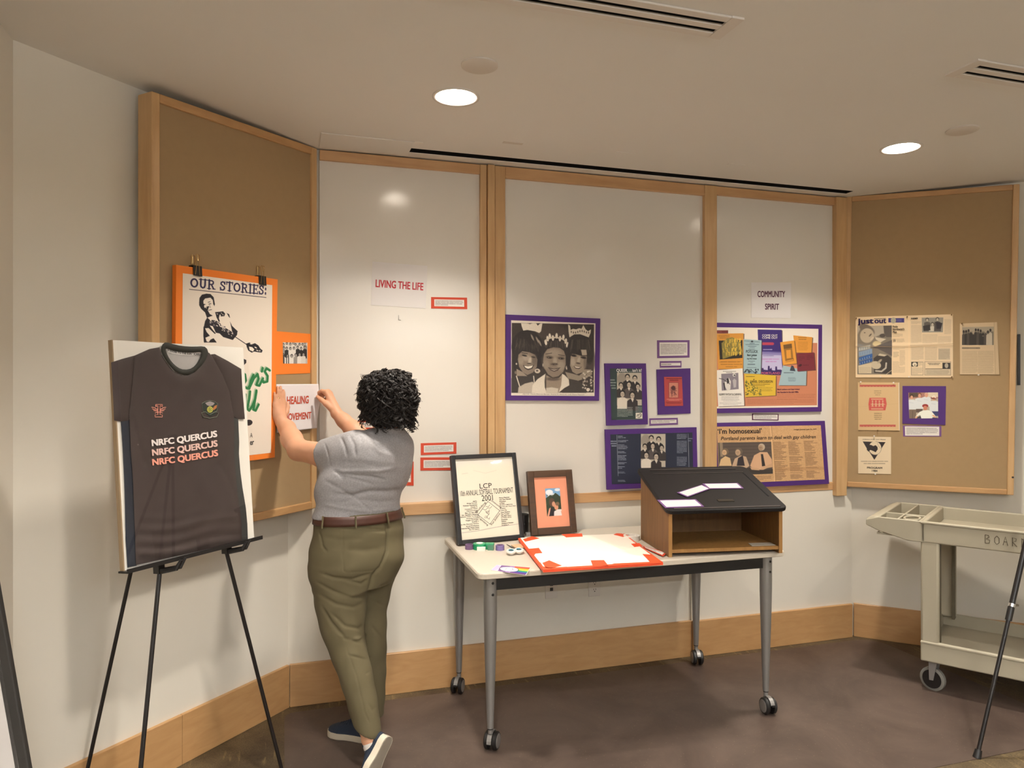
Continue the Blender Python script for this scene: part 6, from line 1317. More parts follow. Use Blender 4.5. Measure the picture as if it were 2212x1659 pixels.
cv.poly([(1500, 330), (1640, 300), (1650, 420), (1510, 430)], (60, 56, 56), 8); cv.poly([(1760, 250), (1890, 270), (1860, 390), (1770, 390)], (58, 52, 56), 8)
for (x0, y0, x1, y1) in ((1262, 1075, 1502, 1345), (1535, 1070, 2055, 1345)): cv.line([(x0, y0), (x1, y0), (x1, y1), (x0, y1), (x0, y0)], 7, (110, 102, 90))
cv.rect(1265, 1075, 1395, 1170, (50, 46, 44)); cv.ell(1330, 1125, 48, 40, (220, 206, 180), soft=4); cv.ell(1333, 1140, 12, 14, (130, 110, 80), soft=3); cv.rows(1270, 1190, 1490, 1330, 6, (150, 138, 120), 0.6, 0.5, 4)
cv.rect(1890, 1090, 2045, 1220, (60, 56, 54)); cv.ell(1970, 1150, 36, 50, (176, 164, 146), soft=5); cv.rect(1550, 1212, 1890, 1222, (46, 42, 42)); cv.rect(1545, 1225, 2045, 1335, (196, 182, 156), 0.7, 3); cv.rows(1570, 1240, 2020, 1330, 5, (130, 116, 98), 0.6, 0.5, 5); cv.rows(1600, 1090, 1840, 1140, 2, (70, 64, 60), 0.8, 0.5, 6, 'c')
cv.line([(80, 750), (600, 755), (1240, 770), (2100, 700)], 12, (190, 160, 122), 0.6); cv.line([(1240, 735), (2095, 690)], 10, (170, 146, 116), 0.6); cv.line([(1210, 120), (1220, 1380)], 30, (240, 210, 168), 0.5)
sh.canvas('newspaper_sheet', cv, t, d=0.0, mat_=M['newsprint'], wave=lambda U, Vv: 0.003 * np.sin(U * 9) * (1 - Vv) * 0.6 + 0.004 * np.exp(-((Vv - 0.48) / 0.03) ** 2) + 0.002 + 0.005 * np.clip(Vv - 0.8, 0, 1) * np.sin(U * 7) ** 2)
def tw(s_, a, b, m_, bold=0.02, sl=0): (u0, v0), (u1, v1) = sh.uv(*fG(*a)), sh.uv(*fG(*b)); sh.text(s_, u0, v0, u1, v1, m_, t, d=0.0066, bold=bold)
tw('just', (128, 178), (470, 312), M['navyink'], 0.04); tw('out', (486, 186), (740, 268), M['navyink'], 0.03); tw('Pride', (875, 322), (980, 362), M['ink'], 0.03); tw('Northwest\u2019s', (875, 375), (1118, 412), M['ink'], 0.03); tw('Plan', (875, 435), (960, 475), M['ink'], 0.03); tw('W', (880, 595), (945, 665), M['inkgrey'], 0.0); tw('news', (1255, 160), (1395, 182), M['ink'], 0.04)
pins([(95, 168, 0), (1150, 140, 0), (2070, 100, 0), (597, 1385, 1), (1185, 1385, 1), (2075, 1388, 0)], fG, ['push pin at the top left of the open newspaper', 'push pin at the top fold of the open newspaper', 'push pin at the top right of the open newspaper', 'pale push pin below the newspaper front page', 'pale push pin at the bottom fold of the newspaper', 'push pin at the bottom right of the open newspaper'])
qn = quad(fI, (630, 735), (815, 728), (826, 988), (630, 988)); sh = Sheet.px(FR, qn, OQ + 0.002)
t = thing('newspaper_clipping', 'folded newspaper clipping alone at the right of the tan board', 'clipping', sh.base())
cv = Cv.on(sh, fI, 2.304, (206, 182, 148), 1.7)
cv.poly([(643, 755), (798, 752), (798, 842), (645, 842)], (120, 112, 98), 1); cv.rect(643, 752, 800, 775, (176, 164, 142), 0.8, 6)
R = random.Random(44)
for k in range(12): x = 650 + k * 12; y = R.uniform(765, 790); cv.poly([(x - 9, 842), (x - 8, y + 16), (x, y + 9), (x + 8, y + 16), (x + 9, 842)], R.choice([(80, 74, 68), (190, 178, 158), (60, 56, 52), (150, 140, 124)]), 1); cv.ell(x, y, 5, 7, R.choice([(56, 50, 48), (170, 154, 134)]), soft=1)
cv.rows(645, 850, 790, 864, 1, (90, 80, 70), 0.8, 0.6, 3); cv.rows(643, 870, 718, 980, 22, (140, 122, 98), 0.45, 0.5, 4); cv.rows(722, 870, 797, 980, 22, (140, 122, 98), 0.45, 0.5, 5); cv.line([(800, 730), (806, 985)], 3, (176, 154, 122)); cv.rect(806, 730, 826, 988, (196, 172, 138), 0.8)
sh.canvas('clipping_sheet', cv, t, d=0.0, mat_=M['newsprint'], wave=lambda U, Vv: 0.002 + 0.008 * np.clip(U - 0.8, 0, 1) * Vv + 0.004 * np.clip(Vv - 0.85, 0, 1))
pins([(640, 735, 0), (722, 990, 1)], fI, ['dark push pin at the top of the lone newspaper clipping', 'pale push pin under the lone newspaper clipping'])
# beige programme
qn = quad(fH, (103, 45), (800, 50), (808, 870), (108, 862)); sh = Sheet.px(FR, qn, OQ + 0.0035)
t = thing('paper_program', 'beige paper programme with red patterned bands', 'programme', sh.base()); sh.slab('back_leaf', M['offwhite'], t, 0, 0, 1.012, 1.0, -0.0015, -0.0003)
cv = Cv.on(sh, fH, 7.9, (210, 178, 132), 1.6)
for y in (108, 785):
    cv.rect(138, y - 18, 748, y + 18, (186, 82, 74)); R = random.Random(y)
    for k in range(11): x = 150 + k * 55; cv.line([(x, y + 14), (x + 28, y - 6), (x + 55, y + 14)], 5, (214, 150, 120), 0.7); cv.ell(x + 28, y + 2, 7, 5, (120, 50, 44), soft=2)
cv.poly([(305, 312), (580, 312), (598, 420), (575, 525), (300, 525), (288, 420)], (198, 84, 76), 4)
for (yy) in (335, 500): cv.rect(335, yy - 8, 540, yy + 8, (214, 176, 140))
for k in range(4): x = 358 + k * 58; cv.ell(x, 370, 12, 14, (214, 176, 140), soft=3); cv.poly([(x - 16, 480), (x - 8, 390), (x + 8, 390), (x + 16, 480), (x, 450)], (214, 176, 140), 3); cv.line([(x - 28, 420), (x + 28, 420)], 10, (214, 176, 140))
cv.rows(390, 180, 500, 278, 3, (130, 110, 80), 0.6, 0.4, 5, 'c'); cv.rows(390, 560, 510, 690, 4, (110, 92, 66), 0.7, 0.4, 6, 'c'); cv.line([(120, 465), (790, 410)], 4, (196, 164, 120), 0.7)
sh.canvas('cover_sheet', cv, t, d=0.0, wave=lambda U, Vv: 0.001 + 0.001 * np.sin(U * 5 + Vv * 3))
pins([(152, 40, 1), (712, 52, 1), (441, 870, 0)], fH, ['pale push pin at the top left of the beige programme', 'pale push pin at the top right of the beige programme', 'reddish push pin under the beige programme'])
t, sh = poster(FR, quad(fH, (866, 108), (1608, 112), (1598, 776), (864, 752)), OQ, 'purple card with a colour photo of people in white shirts', M['purple'], 0.004, 'photo_card', 'photo card')
ph = Sheet.px(FR, quad(fH, (965, 222), (1472, 218), (1474, 660), (980, 664)), OQ + 0.0048)
cv = Cv.on(ph, fH, 7.9, (186, 170, 150), 1.8)
cv.rect(965, 215, 1475, 320, (170, 120, 108)); cv.rect(1300, 218, 1475, 300, (222, 206, 180), 1, 8); cv.rect(980, 225, 1130, 300, (84, 70, 58), 1, 10)
for (x, y, hair, hs, top, bot) in ((1025, 300, (54, 36, 30), 1, 350, 520), (1160, 270, (110, 66, 44), 1, 320, 500), (1275, 265, (206, 170, 150), 1, 300, 460), (1400, 320, (240, 232, 222), 1, 370, 560)):
    cv.poly([(x - 72, bot), (x - 76, top + 10), (x - 30, top - 8), (x + 30, top - 8), (x + 76, top + 10), (x + 72, bot)], (222, 226, 228), 3); cv.ell(x, y - 8, 32, 38, hair, soft=3); cv.ell(x, y + 6, 24, 32, (214, 158, 128), soft=3); cv.line([(x - 40, top + 40), (x + 30, top + 50)], 5, (150, 160, 180), 0.5)
cv.rect(980, 510, 1100, 665, (118, 100, 84)); cv.line([(1042, 530), (1038, 660)], 5, (60, 50, 44)); cv.rect(1100, 500, 1210, 560, (90, 74, 66)); cv.rect(1370, 540, 1475, 620, (60, 66, 110)); cv.poly([(1080, 660), (1200, 600), (1400, 600), (1470, 660)], (60, 56, 64), 6); cv.ell(1255, 448, 52, 30, (150, 44, 44), soft=3); cv.ell(1256, 485, 34, 38, (206, 132, 104), soft=3); cv.ell(1395, 325, 50, 12, (120, 60, 50), 10, soft=4)
cv.poly([(1080, 640), (1160, 550), (1220, 525), (1310, 520), (1380, 560), (1450, 650), (1380, 640), (1370, 660), (1190, 662), (1170, 600)], (240, 240, 230), 4); cv.poly([(1400, 600), (1450, 650), (1400, 640), (1365, 610)], (222, 170, 130), 4); cv.poly([(1080, 655), (1110, 615), (1130, 630), (1100, 662)], (222, 170, 130), 4)
ph.canvas('photograph', cv, t, d=0.0)
caption(FR, quad(fH, (870, 782), (1530, 790), (1528, 972), (876, 970)), OQ, M['mauve'], 'purple-edged caption under the white-shirts photo card', 5, 77, (0.055, 0.08))
qn = quad(fH, (106, 970), (670, 980), (670, 1612), (110, 1600)); sh = Sheet.px(FR, qn, OQ + 0.002)
t = thing('paper_program', 'white 1984 programme with a black triangle emblem', 'programme', sh.base())
cv = Cv.on(sh, fH, 7.9, (228, 208, 176), 1.7)
cv.poly([(190, 1058), (575, 1068), (388, 1368)], (44, 36, 36), 2); cv.ell(400, 1170, 106, 114, (226, 208, 178), soft=3); cv.line([(400 + 106 * math.cos(a), 1170 + 114 * math.sin(a)) for a in np.linspace(-1.5, 2.2, 16)] if False else [(400 + 106 * math.cos(a), 1170 + 114 * math.sin(a)) for a in [(-1.5 + 0.25 * k) for k in range(16)]], 5, (120, 108, 94))
cv.poly([(260, 1120), (330, 1115), (370, 1135), (410, 1120), (440, 1150), (445, 1190), (410, 1240), (370, 1220), (320, 1200), (290, 1230), (260, 1200)], (44, 36, 36), 3); cv.poly([(190, 1058), (300, 1062), (280, 1130), (262, 1180)], (44, 36, 36), 3); cv.line([(440, 1080), (450, 1130), (500, 1180)], 4, (150, 136, 118))
cv.rows(165, 1375, 610, 1450, 2, (150, 134, 112), 0.75, 0.42, 6, 'c')
sh.canvas('cover_sheet', cv, t, d=0.0, wave=lambda U, Vv: 0.0006 + 0.002 * np.clip(Vv - 0.8, 0, 1))
def tp(s_, a, b, m_, bold): (u0, v0), (u1, v1) = sh.uv(*fH(*a)), sh.uv(*fH(*b)); sh.text(s_, u0, v0, u1, v1, m_, t, d=0.0016, bold=bold)
tp('LESBIAN AND GAY PRIDE', (182, 1008), (580, 1034), M['inkgrey'], -0.01); tp('PROGRAM', (262, 1486), (522, 1524), M['ink'], 0.02); tp('1984', (345, 1540), (440, 1574), M['ink'], 0.02)
pins([(382, 962, 1), (402, 1610, 1)], fH, ['pale push pin at the top of the 1984 programme', 'pale push pin at the bottom of the 1984 programme'])
# ================================================================ JERSEY ON THE DISPLAY BOARD
def juv(x, y, d=0.008):
    Q = onplane(x, y, JBL + jn * d, jn) - JBL; return float(Q @ jx) / JS.w, 1 - float(Q @ jup) / JH
fJ = crop(230, 720, 6.379); fK = crop(230, 980, 5.924)
def inpolyN(P, poly):
    P = np.asarray(P, float); c = np.zeros(len(P), bool); n = len(poly)
    for i in range(n):
        (x1, y1), (x2, y2) = poly[i], poly[(i + 1) % n]
        if y1 == y2: continue
        c ^= ((y1 > P[:, 1]) != (y2 > P[:, 1])) & (P[:, 0] < (x2 - x1) * (P[:, 1] - y1) / (y2 - y1) + x1)
    return c
def clothpiece(name, outline, mat_, parent, d=0.006, puff=0.004, fold=None, step=5.0, label=None):
    pts = []
    n = len(outline)
    for i in range(n):
        a, b = np.array(outline[i], float), np.array(outline[(i + 1) % n], float); m = max(1, int(np.linalg.norm(b - a) / step))
        pts += [a + (b - a) * k / m for k in range(m)]
    pa = np.array(pts); vs = [Vector(p) for p in pts]; ed = [(i, (i + 1) % len(pts)) for i in range(len(pts))]
    x0, y0 = pa.min(0); x1, y1 = pa.max(0)
    G = np.array([(xx, yy) for yy in np.arange(y0 + step * 0.6, y1, step) for xx in np.arange(x0 + step * 0.6, x1, step)])
    G = G[inpolyN(G, outline)]; dm = np.full(len(G), 1e9)
    for q in pa: dm = np.minimum(dm, np.hypot(G[:, 0] - q[0], G[:, 1] - q[1]))
    vs += [Vector(q) for q in G[dm > step * 0.5]]
    r = delaunay_2d_cdt(vs, ed, [], 1, 1e-4)
    P = np.array([(p.x, p.y) for p in r[0]])
    cen = np.array([P[list(t_)].mean(0) for t_ in r[2]]); f = [t_ for t_, k_ in zip(r[2], inpolyN(cen, outline)) if k_]
    dist = np.array([np.min(np.hypot(pa[:, 0] - q[0], pa[:, 1] - q[1])) for q in P])
    dd = d + puff * np.clip(dist / 14, 0, 1) ** 0.6
    if fold is not None: dd = dd + np.array([fold(x, y) for x, y in P]) * np.clip(dist / 8, 0, 1)
    v = [JS.P(*juv(x, y, d + puff * 0.7), z) for (x, y), z in zip(P, dd)]
    o = mesh_obj(name, v, f, mat_, parent, True, label)
    bm = bmesh.new(); bm.from_mesh(o.data); bmesh.ops.recalc_face_normals(bm, faces=bm.faces[:])
    if sum((fc.normal.dot(Vector(JS.n)) for fc in bm.faces)) < 0: bmesh.ops.reverse_faces(bm, faces=bm.faces[:])
    bm.to_mesh(o.data); bm.free(); return o
M['jersey'] = mat('dark_brown_jersey_cloth', rgb(58, 46, 44), 0.7, noise=0.08, nscale=9)
M['jersey_navy'] = mat('navy_side_panel', rgb(26, 32, 46), 0.7, noise=0.15, nscale=20)
M['jersey_side'] = mat('grey_side_panel', rgb(52, 53, 52), 0.7, noise=0.08)
M['jersey_collar'] = mat('charcoal_collar', rgb(40, 41, 36), 0.8)
M['lining'] = mat('grey_lining', rgb(178, 174, 172), 0.8, noise=0.1, nscale=14)
M['pink1'] = mat('white_lettering', rgb(236, 226, 222), 0.6); M['pink2'] = mat('pale_pink_lettering', rgb(226, 188, 178), 0.6); M['pink3'] = mat('salmon_lettering', rgb(236, 158, 138), 0.6)
jt = thing('jersey', 'dark brown sports jersey with three lines of pink lettering', 'jersey', tuple((JBL + JBR) / 2 + jn * 0.01))
def jfold(x, y):
    z = 0.0012 * math.sin(x * 0.11 + 0.9 * math.sin(y * 0.05)) * math.sin(y * 0.035)
    lo = max(0, (y - 1090) / 120.0); z += 0.0034 * min(1, lo) * math.sin(y * 0.24 + 0.03 * (x - 400) + 1.5 * math.sin(x * 0.03))
    di = abs((x - 285) - (y - 905) * 0.28) ; z -= 0.003 * math.exp(-(di / 5.0) ** 2) * (1 if 900 < y < 1010 else 0)
    dj = abs((x - 470) - 62 * (1 - math.exp(-max(0, y - 1000) / 75.0))); z -= 0.003 * math.exp(-(dj / 4.0) ** 2) * (1 if 1000 < y < 1180 else 0)
    return z
jb_left = quad(fJ, (740, 190), (600, 215), (390, 308), (385, 480), (345, 900), (320, 1100), (330, 1300), (345, 1659))
body = jb_left + quad(fK, (345, 300), (360, 700), (375, 1100), (385, 1425), (1000, 1290), (1740, 1120), (1735, 900), (1715, 700), (1680, 480), (1660, 250), (1640, 0)) + quad(fJ, (1770, 1400), (1765, 1150), (1740, 1050), (1700, 800), (1600, 560), (1500, 380), (1425, 270), (1385, 250), (1385, 330), (1300, 455), (1190, 560), (1060, 582), (930, 520), (840, 400), (765, 290))
clothpiece('front_panel', body, M['jersey'], jt, 0.007, 0.004, jfold)
clothpiece('side_panel', quad(fJ, (205, 1210), (325, 1180), (335, 1400), (350, 1659)) + quad(fK, (350, 400), (370, 900), (392, 1432), (276, 1455), (252, 1100), (240, 500), (218, 0)), M['jersey_navy'], jt, 0.004, 0.003)
clothpiece('side_panel', quad(fJ, (1762, 1150), (1822, 1185), (1835, 1500)) + quad(fK, (1700, 0), (1720, 240), (1745, 430), (1790, 700), (1808, 900), (1815, 1100), (1735, 1122), (1730, 900), (1710, 700), (1675, 480), (1650, 240), (1635, 0)), M['jersey_side'], jt, 0.004, 0.003)
clothpiece('sleeve', quad(fJ, (72, 400), (230, 350), (392, 306), (386, 480), (346, 900), (320, 1110), (322, 1200), (210, 1215), (112, 1200), (100, 900)), M['jersey'], jt, 0.005, 0.004, jfold)
clothpiece('sleeve', quad(fJ, (1422, 262), (1440, 290), (1500, 284), (1680, 380), (1865, 490), (1880, 760), (1915, 1180), (1822, 1182), (1764, 1150), (1740, 1048), (1700, 800), (1600, 560), (1500, 380)), M['jersey'], jt, 0.005, 0.004, jfold)
clothpiece('lining', quad(fJ, (790, 180), (1000, 230), (1200, 240), (1350, 220), (1290, 420), (1170, 520), (1030, 520), (890, 410), (810, 280)), M['lining'], jt, 0.003, 0.001, lambda x, y: 0.0008 * math.sin(x * 0.5 + y * 0.2), 4)
tape = quad(fJ, (812, 202), (900, 238), (1050, 262), (1200, 268), (1312, 252), (1300, 300), (1180, 305), (1030, 298), (900, 276), (825, 246))
clothpiece('neck_tape', tape, M['whiteink'], jt, 0.0052, 0.0004, None, 4)
inner = quad(fJ, (812, 200), (900, 236), (1050, 260), (1200, 266), (1314, 250), (1290, 360), (1240, 430), (1160, 500), (1090, 510), (1030, 505), (900, 400), (840, 300))
outer_c = quad(fJ, (800, 102), (905, 150), (1080, 184), (1260, 184), (1365, 170), (1412, 250), (1388, 340), (1305, 460), (1190, 565), (1060, 588), (930, 525), (835, 405))
loopo = quad(fJ, (740, 195), (800, 102), (905, 150), (1080, 184), (1260, 184), (1365, 170), (1412, 250), (1388, 340), (1305, 460), (1190, 565), (1060, 588), (930, 525), (835, 405), (765, 295))
loopi = quad(fJ, (815, 225), (818, 203), (910, 238), (1060, 262), (1200, 268), (1312, 250), (1308, 290), (1292, 350), (1240, 430), (1165, 498), (1040, 506), (955, 455), (880, 375), (832, 285))
vv = []
for a, b in zip(loopo, loopi):
    a, b = np.array(a), np.array(b)
    for k, dz in ((0, 0.009), (0.3, 0.0135), (0.7, 0.0135), (1, 0.008)): q = a + (b - a) * k; vv.append(JS.P(*juv(*q, dz), dz))
ff = []
for i in range(len(loopo)):
    j = (i + 1) % len(loopo)
    for k in range(3): ff.append((i * 4 + k, j * 4 + k, j * 4 + k + 1, i * 4 + k + 1))
col_ = mesh_obj('collar', vv, ff, M['jersey_collar'], jt, True); col_.modifiers.new('s', 'SUBSURF').levels = 1
col_.modifiers['s'].render_levels = 1
def jtext(s_, p0, p1, upx, mat_, par, d, bold=0.02, sag=0.0, spacing=1.0, name='lettering'):
    def fn(U, Vv):
        k = 1 - Vv; out = []
        for u_, k_ in zip(U, k):
            x = p0[0] + (p1[0] - p0[0]) * u_ + upx[0] * k_; y = p0[1] + (p1[1] - p0[1]) * u_ + upx[1] * k_ + sag * math.sin(u_ * math.pi)
            out.append(juv(x, y, d))
        o = np.array(out); return o[:, 0], o[:, 1]
    return JS.text(s_, 0, 0, 1, 1, mat_, par, d=d, bold=bold, fn=fn, spacing=spacing, name=name)
for k, m_ in enumerate(('pink1', 'pink2', 'pink3')):
    a = fJ(628, 1572); b = fJ(1530, 1442); jtext('NRFC QUERCUS', (a[0] + k * 0.6, a[1] + k * 20.8), (b[0] + k * 1.0, b[1] + k * 20.6), (-1.5, -16.5), M[m_], jt, 0.0136, 0.045, 1.5)
jtext('LY CLOSE TO THE SUN \u00b7 ICARU', fJ(826, 246), fJ(1300, 302), (0, -4.2), M['ink'], jt, 0.0066, 0.03, 2.2)
# winged emblem and crest
def jline(mb, pts, w_, d=0.0122): mb.tube([JS.P(*juv(*p, d), d) for p in pts], w_, 6)
em = MB()
for pts in ([(680, 980), (770, 980), (770, 1010), (758, 1010), (755, 995), (738, 995), (738, 1120), (770, 1125), (770, 1152), (668, 1152), (668, 1125), (708, 1120), (708, 995), (692, 995), (690, 1010), (678, 1010), (680, 980)], [(622, 1018), (660, 1024), (705, 1050)], [(630, 1040), (665, 1050), (705, 1064)], [(648, 1062), (705, 1078)], [(820, 1018), (785, 1024), (740, 1050)], [(812, 1040), (780, 1050), (740, 1064)], [(795, 1062), (740, 1078)], [(668, 1098), (723, 1085), (775, 1098)]): jline(em, quad(fJ, *pts), 0.0011)
em.build('winged_emblem', M['pink3'], jt, label='salmon winged T emblem')
def jpoly(name, pts, m_, par, d0, d1): return MB().prism([JS.P(*juv(*fJ(*p), d0), d0) for p in pts], JS.n * (d1 - d0)).build(name, m_, par)
crest = jpoly('crest', [(1315, 965), (1365, 940), (1425, 925), (1490, 940), (1535, 970), (1525, 1060), (1490, 1120), (1425, 1150), (1365, 1110), (1325, 1060)], mat('crest_dark_green', rgb(34, 44, 40), 0.6), jt, 0.0095, 0.0122)
jpoly('crest_band', [(1360, 960), (1425, 935), (1490, 960), (1470, 990), (1425, 1005), (1385, 990)], mat('crest_grey', rgb(150, 140, 140), 0.6), crest, 0.0122, 0.0126)
jpoly('crest_flame', [(1490, 1000), (1525, 985), (1515, 1030), (1475, 1060), (1460, 1040)], mat('crest_orange', rgb(180, 110, 60), 0.6), crest, 0.0122, 0.0126)
jpoly('crest_ball', [(1425 + 40 * math.cos(a), 1050 + 44 * math.sin(a)) for a in [2 * math.pi * k / 14 for k in range(14)]], mat('crest_yellow', rgb(196, 190, 80), 0.6), crest, 0.0122, 0.0128)
mb = MB()
for q in range(5): a = q * 1.256; jline(mb, quad(fJ, *[(1425 + 18 * math.cos(a) + 14 * math.cos(t_), 1050 + 20 * math.sin(a) + 14 * math.sin(t_)) for t_ in [k * 0.9 for k in range(8)]]), 0.0006, 0.0130)
mb.build('crest_leaf_lines', mat('crest_line_green', rgb(74, 92, 40), 0.6), crest)['kind'] = 'stuff'
mb = MB(); jline(mb, quad(fJ, (1310, 1095), (1360, 1080), (1425, 1120), (1500, 1080), (1545, 1095), (1520, 1150), (1425, 1172), (1330, 1150), (1310, 1095)), 0.0011); jline(mb, quad(fJ, (1315, 965), (1365, 940), (1425, 925), (1490, 940), (1535, 970), (1525, 1060), (1500, 1090)), 0.0009); jline(mb, quad(fJ, (1315, 965), (1325, 1060), (1345, 1090)), 0.0009)
mb.build('crest_ribbon', mat('crest_outline', rgb(110, 116, 100), 0.6), crest)
# ================================================================ PERSON
# local axes: u along RT, v along FW, z up, all measured from below the camera
def I3(px, py, t): return np.array([(px - 1106) * t / FPX, t, 1.6 - (py - 829.5) * t / FPX])
def l2w(P): P = np.asarray(P, float); return CAM * V3(1, 1, 0) + P[..., 0:1] * RT + P[..., 1:2] * FW + P[..., 2:3] * UP
def w2l(P): d = np.asarray(P, float) - CAM * V3(1, 1, 0); return np.array([d @ RT, d @ FW, P[2]])
class Field:
    def __init__(s, lo, hi, h):
        s.lo = np.array(lo, float); s.h = h; s.n = np.ceil((np.array(hi) - s.lo) / h).astype(int) + 1
        s.F = np.full(s.n, 0.05, np.float32); s.ax = [s.lo[i] + h * np.arange(s.n[i]) for i in range(3)]
    def box(s, lo, hi):
        a = np.clip(np.floor((np.array(lo) - s.lo) / s.h).astype(int), 0, s.n); b = np.clip(np.ceil((np.array(hi) - s.lo) / s.h).astype(int) + 1, 0, s.n)
        sl = tuple(slice(i, j) for i, j in zip(a, b)); return sl, s.ax[0][sl[0]][:, None, None], s.ax[1][sl[1]][None, :, None], s.ax[2][sl[2]][None, None, :]
    def uni(s, sl, d, k, sub=False):
        a = s.F[sl]
        if sub: s.F[sl] = np.maximum(a, -d); return
        if k <= 0: s.F[sl] = np.minimum(a, d); return
        h_ = np.clip(0.5 + 0.5 * (d - a) / k, 0, 1); s.F[sl] = d + (a - d) * h_ - k * h_ * (1 - h_)
    def cone(s, a, b, ra, rb, k=0.01, cut=False, m=0.04):
        a, b = np.array(a, float), np.array(b, float); r = max(ra, rb) + m
        sl, X, Y, Z = s.box(np.minimum(a, b) - r, np.maximum(a, b) + r); d = b - a; L = d @ d
        t = ((X - a[0]) * d[0] + (Y - a[1]) * d[1] + (Z - a[2]) * d[2]) / L; tc = np.clip(t, 0, 1)
        D = np.sqrt((X - a[0] - tc * d[0]) ** 2 + (Y - a[1] - tc * d[1]) ** 2 + (Z - a[2] - tc * d[2]) ** 2) - (ra + (rb - ra) * tc)
        if cut: D = np.maximum(D, (t - 1) * math.sqrt(L))
        s.uni(sl, D.astype(np.float32), k); return s
    def chain(s, pts, rad, k=0.01):
        for i in range(len(pts) - 1): s.cone(pts[i], pts[i + 1], rad[i], rad[i + 1], k)
        return s
    def ell(s, c, r, k=0.01, rot=0.0, m=0.04, sub=False, tilt=0.0):
        c = np.array(c, float); R = max(r) + m; sl, X, Y, Z = s.box(c - R, c + R); dx, dy, dz = X - c[0], Y - c[1], Z - c[2]
        ca, sa = math.cos(rot), math.sin(rot); p, q = dx * ca + dy * sa, -dx * sa + dy * ca
        if tilt: ct, st = math.cos(tilt), math.sin(tilt); q, dz = q * ct + dz * st, -q * st + dz * ct
        k0 = np.sqrt((p / r[0]) ** 2 + (q / r[1]) ** 2 + (dz / r[2]) ** 2); k1 = np.sqrt((p / r[0] ** 2) ** 2 + (q / r[1] ** 2) ** 2 + (dz / r[2] ** 2) ** 2) + 1e-6
        s.uni(sl, (k0 * (k0 - 1) / k1).astype(np.float32), k, sub); return s
    def stack(s, lv, k=0.02, rot=0.0, slant=None, m=0.05):      # lv: (z, cu, cv, a, b) from low to high
        lv = sorted(lv); z = np.array([q[0] for q in lv]); zz = np.linspace(z[0], z[-1], 120)
        par = []
        for j in range(1, 5):
            y = np.interp(zz, z, [q[j] for q in lv]); ker = np.hanning(15); ker /= ker.sum(); y = np.convolve(np.pad(y, 7, 'edge'), ker, 'valid'); par.append(y)
        rm = max(par[2].max(), par[3].max()) + m
        lo = np.array([par[0].min() - rm, par[1].min() - rm, z[0] - m]); hi = np.array([par[0].max() + rm, par[1].max() + rm, z[-1] + m])
        sl, X, Y, Z = s.box(lo, hi); cu, cv_, a, b = [np.interp(Z, zz, y) for y in par]; dx, dy = X - cu, Y - cv_
        ca, sa = math.cos(rot), math.sin(rot); p, q = dx * ca + dy * sa, -dx * sa + dy * ca
        k0 = np.sqrt((p / a) ** 2 + (q / b) ** 2); k1 = np.sqrt((p / a ** 2) ** 2 + (q / b ** 2) ** 2) + 1e-6
        D = k0 * (k0 - 1) / k1
        zl = z[0] if slant is None else z[0] + slant * (X - par[0][0])
        D = np.maximum(np.maximum(D, zl - Z), Z - z[-1]); s.uni(sl, D.astype(np.float32), k); return s
    def net(s):
        F = s.F; S = F < 0; nx, ny, nz = F.shape
        cnt = np.zeros((nx - 1, ny - 1, nz - 1), np.int8)
        for i in (0, 1):
            for j in (0, 1):
                for k in (0, 1): cnt += S[i:nx - 1 + i, j:ny - 1 + j, k:nz - 1 + k]
        act = (cnt > 0) & (cnt < 8); idx = np.argwhere(act); ids = np.full(act.shape, -1, np.int32); ids[act] = np.arange(len(idx))
        cor = np.array([(i, j, k) for i in (0, 1) for j in (0, 1) for k in (0, 1)]); val = np.stack([F[idx[:, 0] + c[0], idx[:, 1] + c[1], idx[:, 2] + c[2]] for c in cor], 1)
        acc = np.zeros((len(idx), 3)); num = np.zeros(len(idx))
        for a in range(8):
            for b in range(a + 1, 8):
                if np.abs(cor[a] - cor[b]).sum() != 1: continue
                mk = (val[:, a] < 0) != (val[:, b] < 0); t = np.where(mk, val[:, a] / np.where(mk, val[:, a] - val[:, b], 1), 0)
                acc += np.where(mk[:, None], cor[a] + (cor[b] - cor[a]) * t[:, None], 0); num += mk
        V = s.lo + (idx + acc / num[:, None]) * s.h; faces = []
        for ax in range(3):
            o1, o2 = [(1, 2), (2, 0), (0, 1)][ax]
            sh0 = [slice(None)] * 3; sh1 = [slice(None)] * 3; sh0[ax] = slice(0, -1); sh1[ax] = slice(1, None)
            A, B = S[tuple(sh0)], S[tuple(sh1)]; ch = np.argwhere(A != B); ch = ch[(ch[:, o1] > 0) & (ch[:, o2] > 0) & (ch[:, o1] < F.shape[o1] - 1) & (ch[:, o2] < F.shape[o2] - 1)]
            q = []
            for (d1, d2) in ((-1, -1), (0, -1), (0, 0), (-1, 0)): c = ch.copy(); c[:, o1] += d1; c[:, o2] += d2; q.append(ids[c[:, 0], c[:, 1], c[:, 2]])
            q = np.stack(q, 1); fl = ~A[ch[:, 0], ch[:, 1], ch[:, 2]]; q[fl] = q[fl][:, ::-1]; faces.append(q)
        return V, np.concatenate(faces)
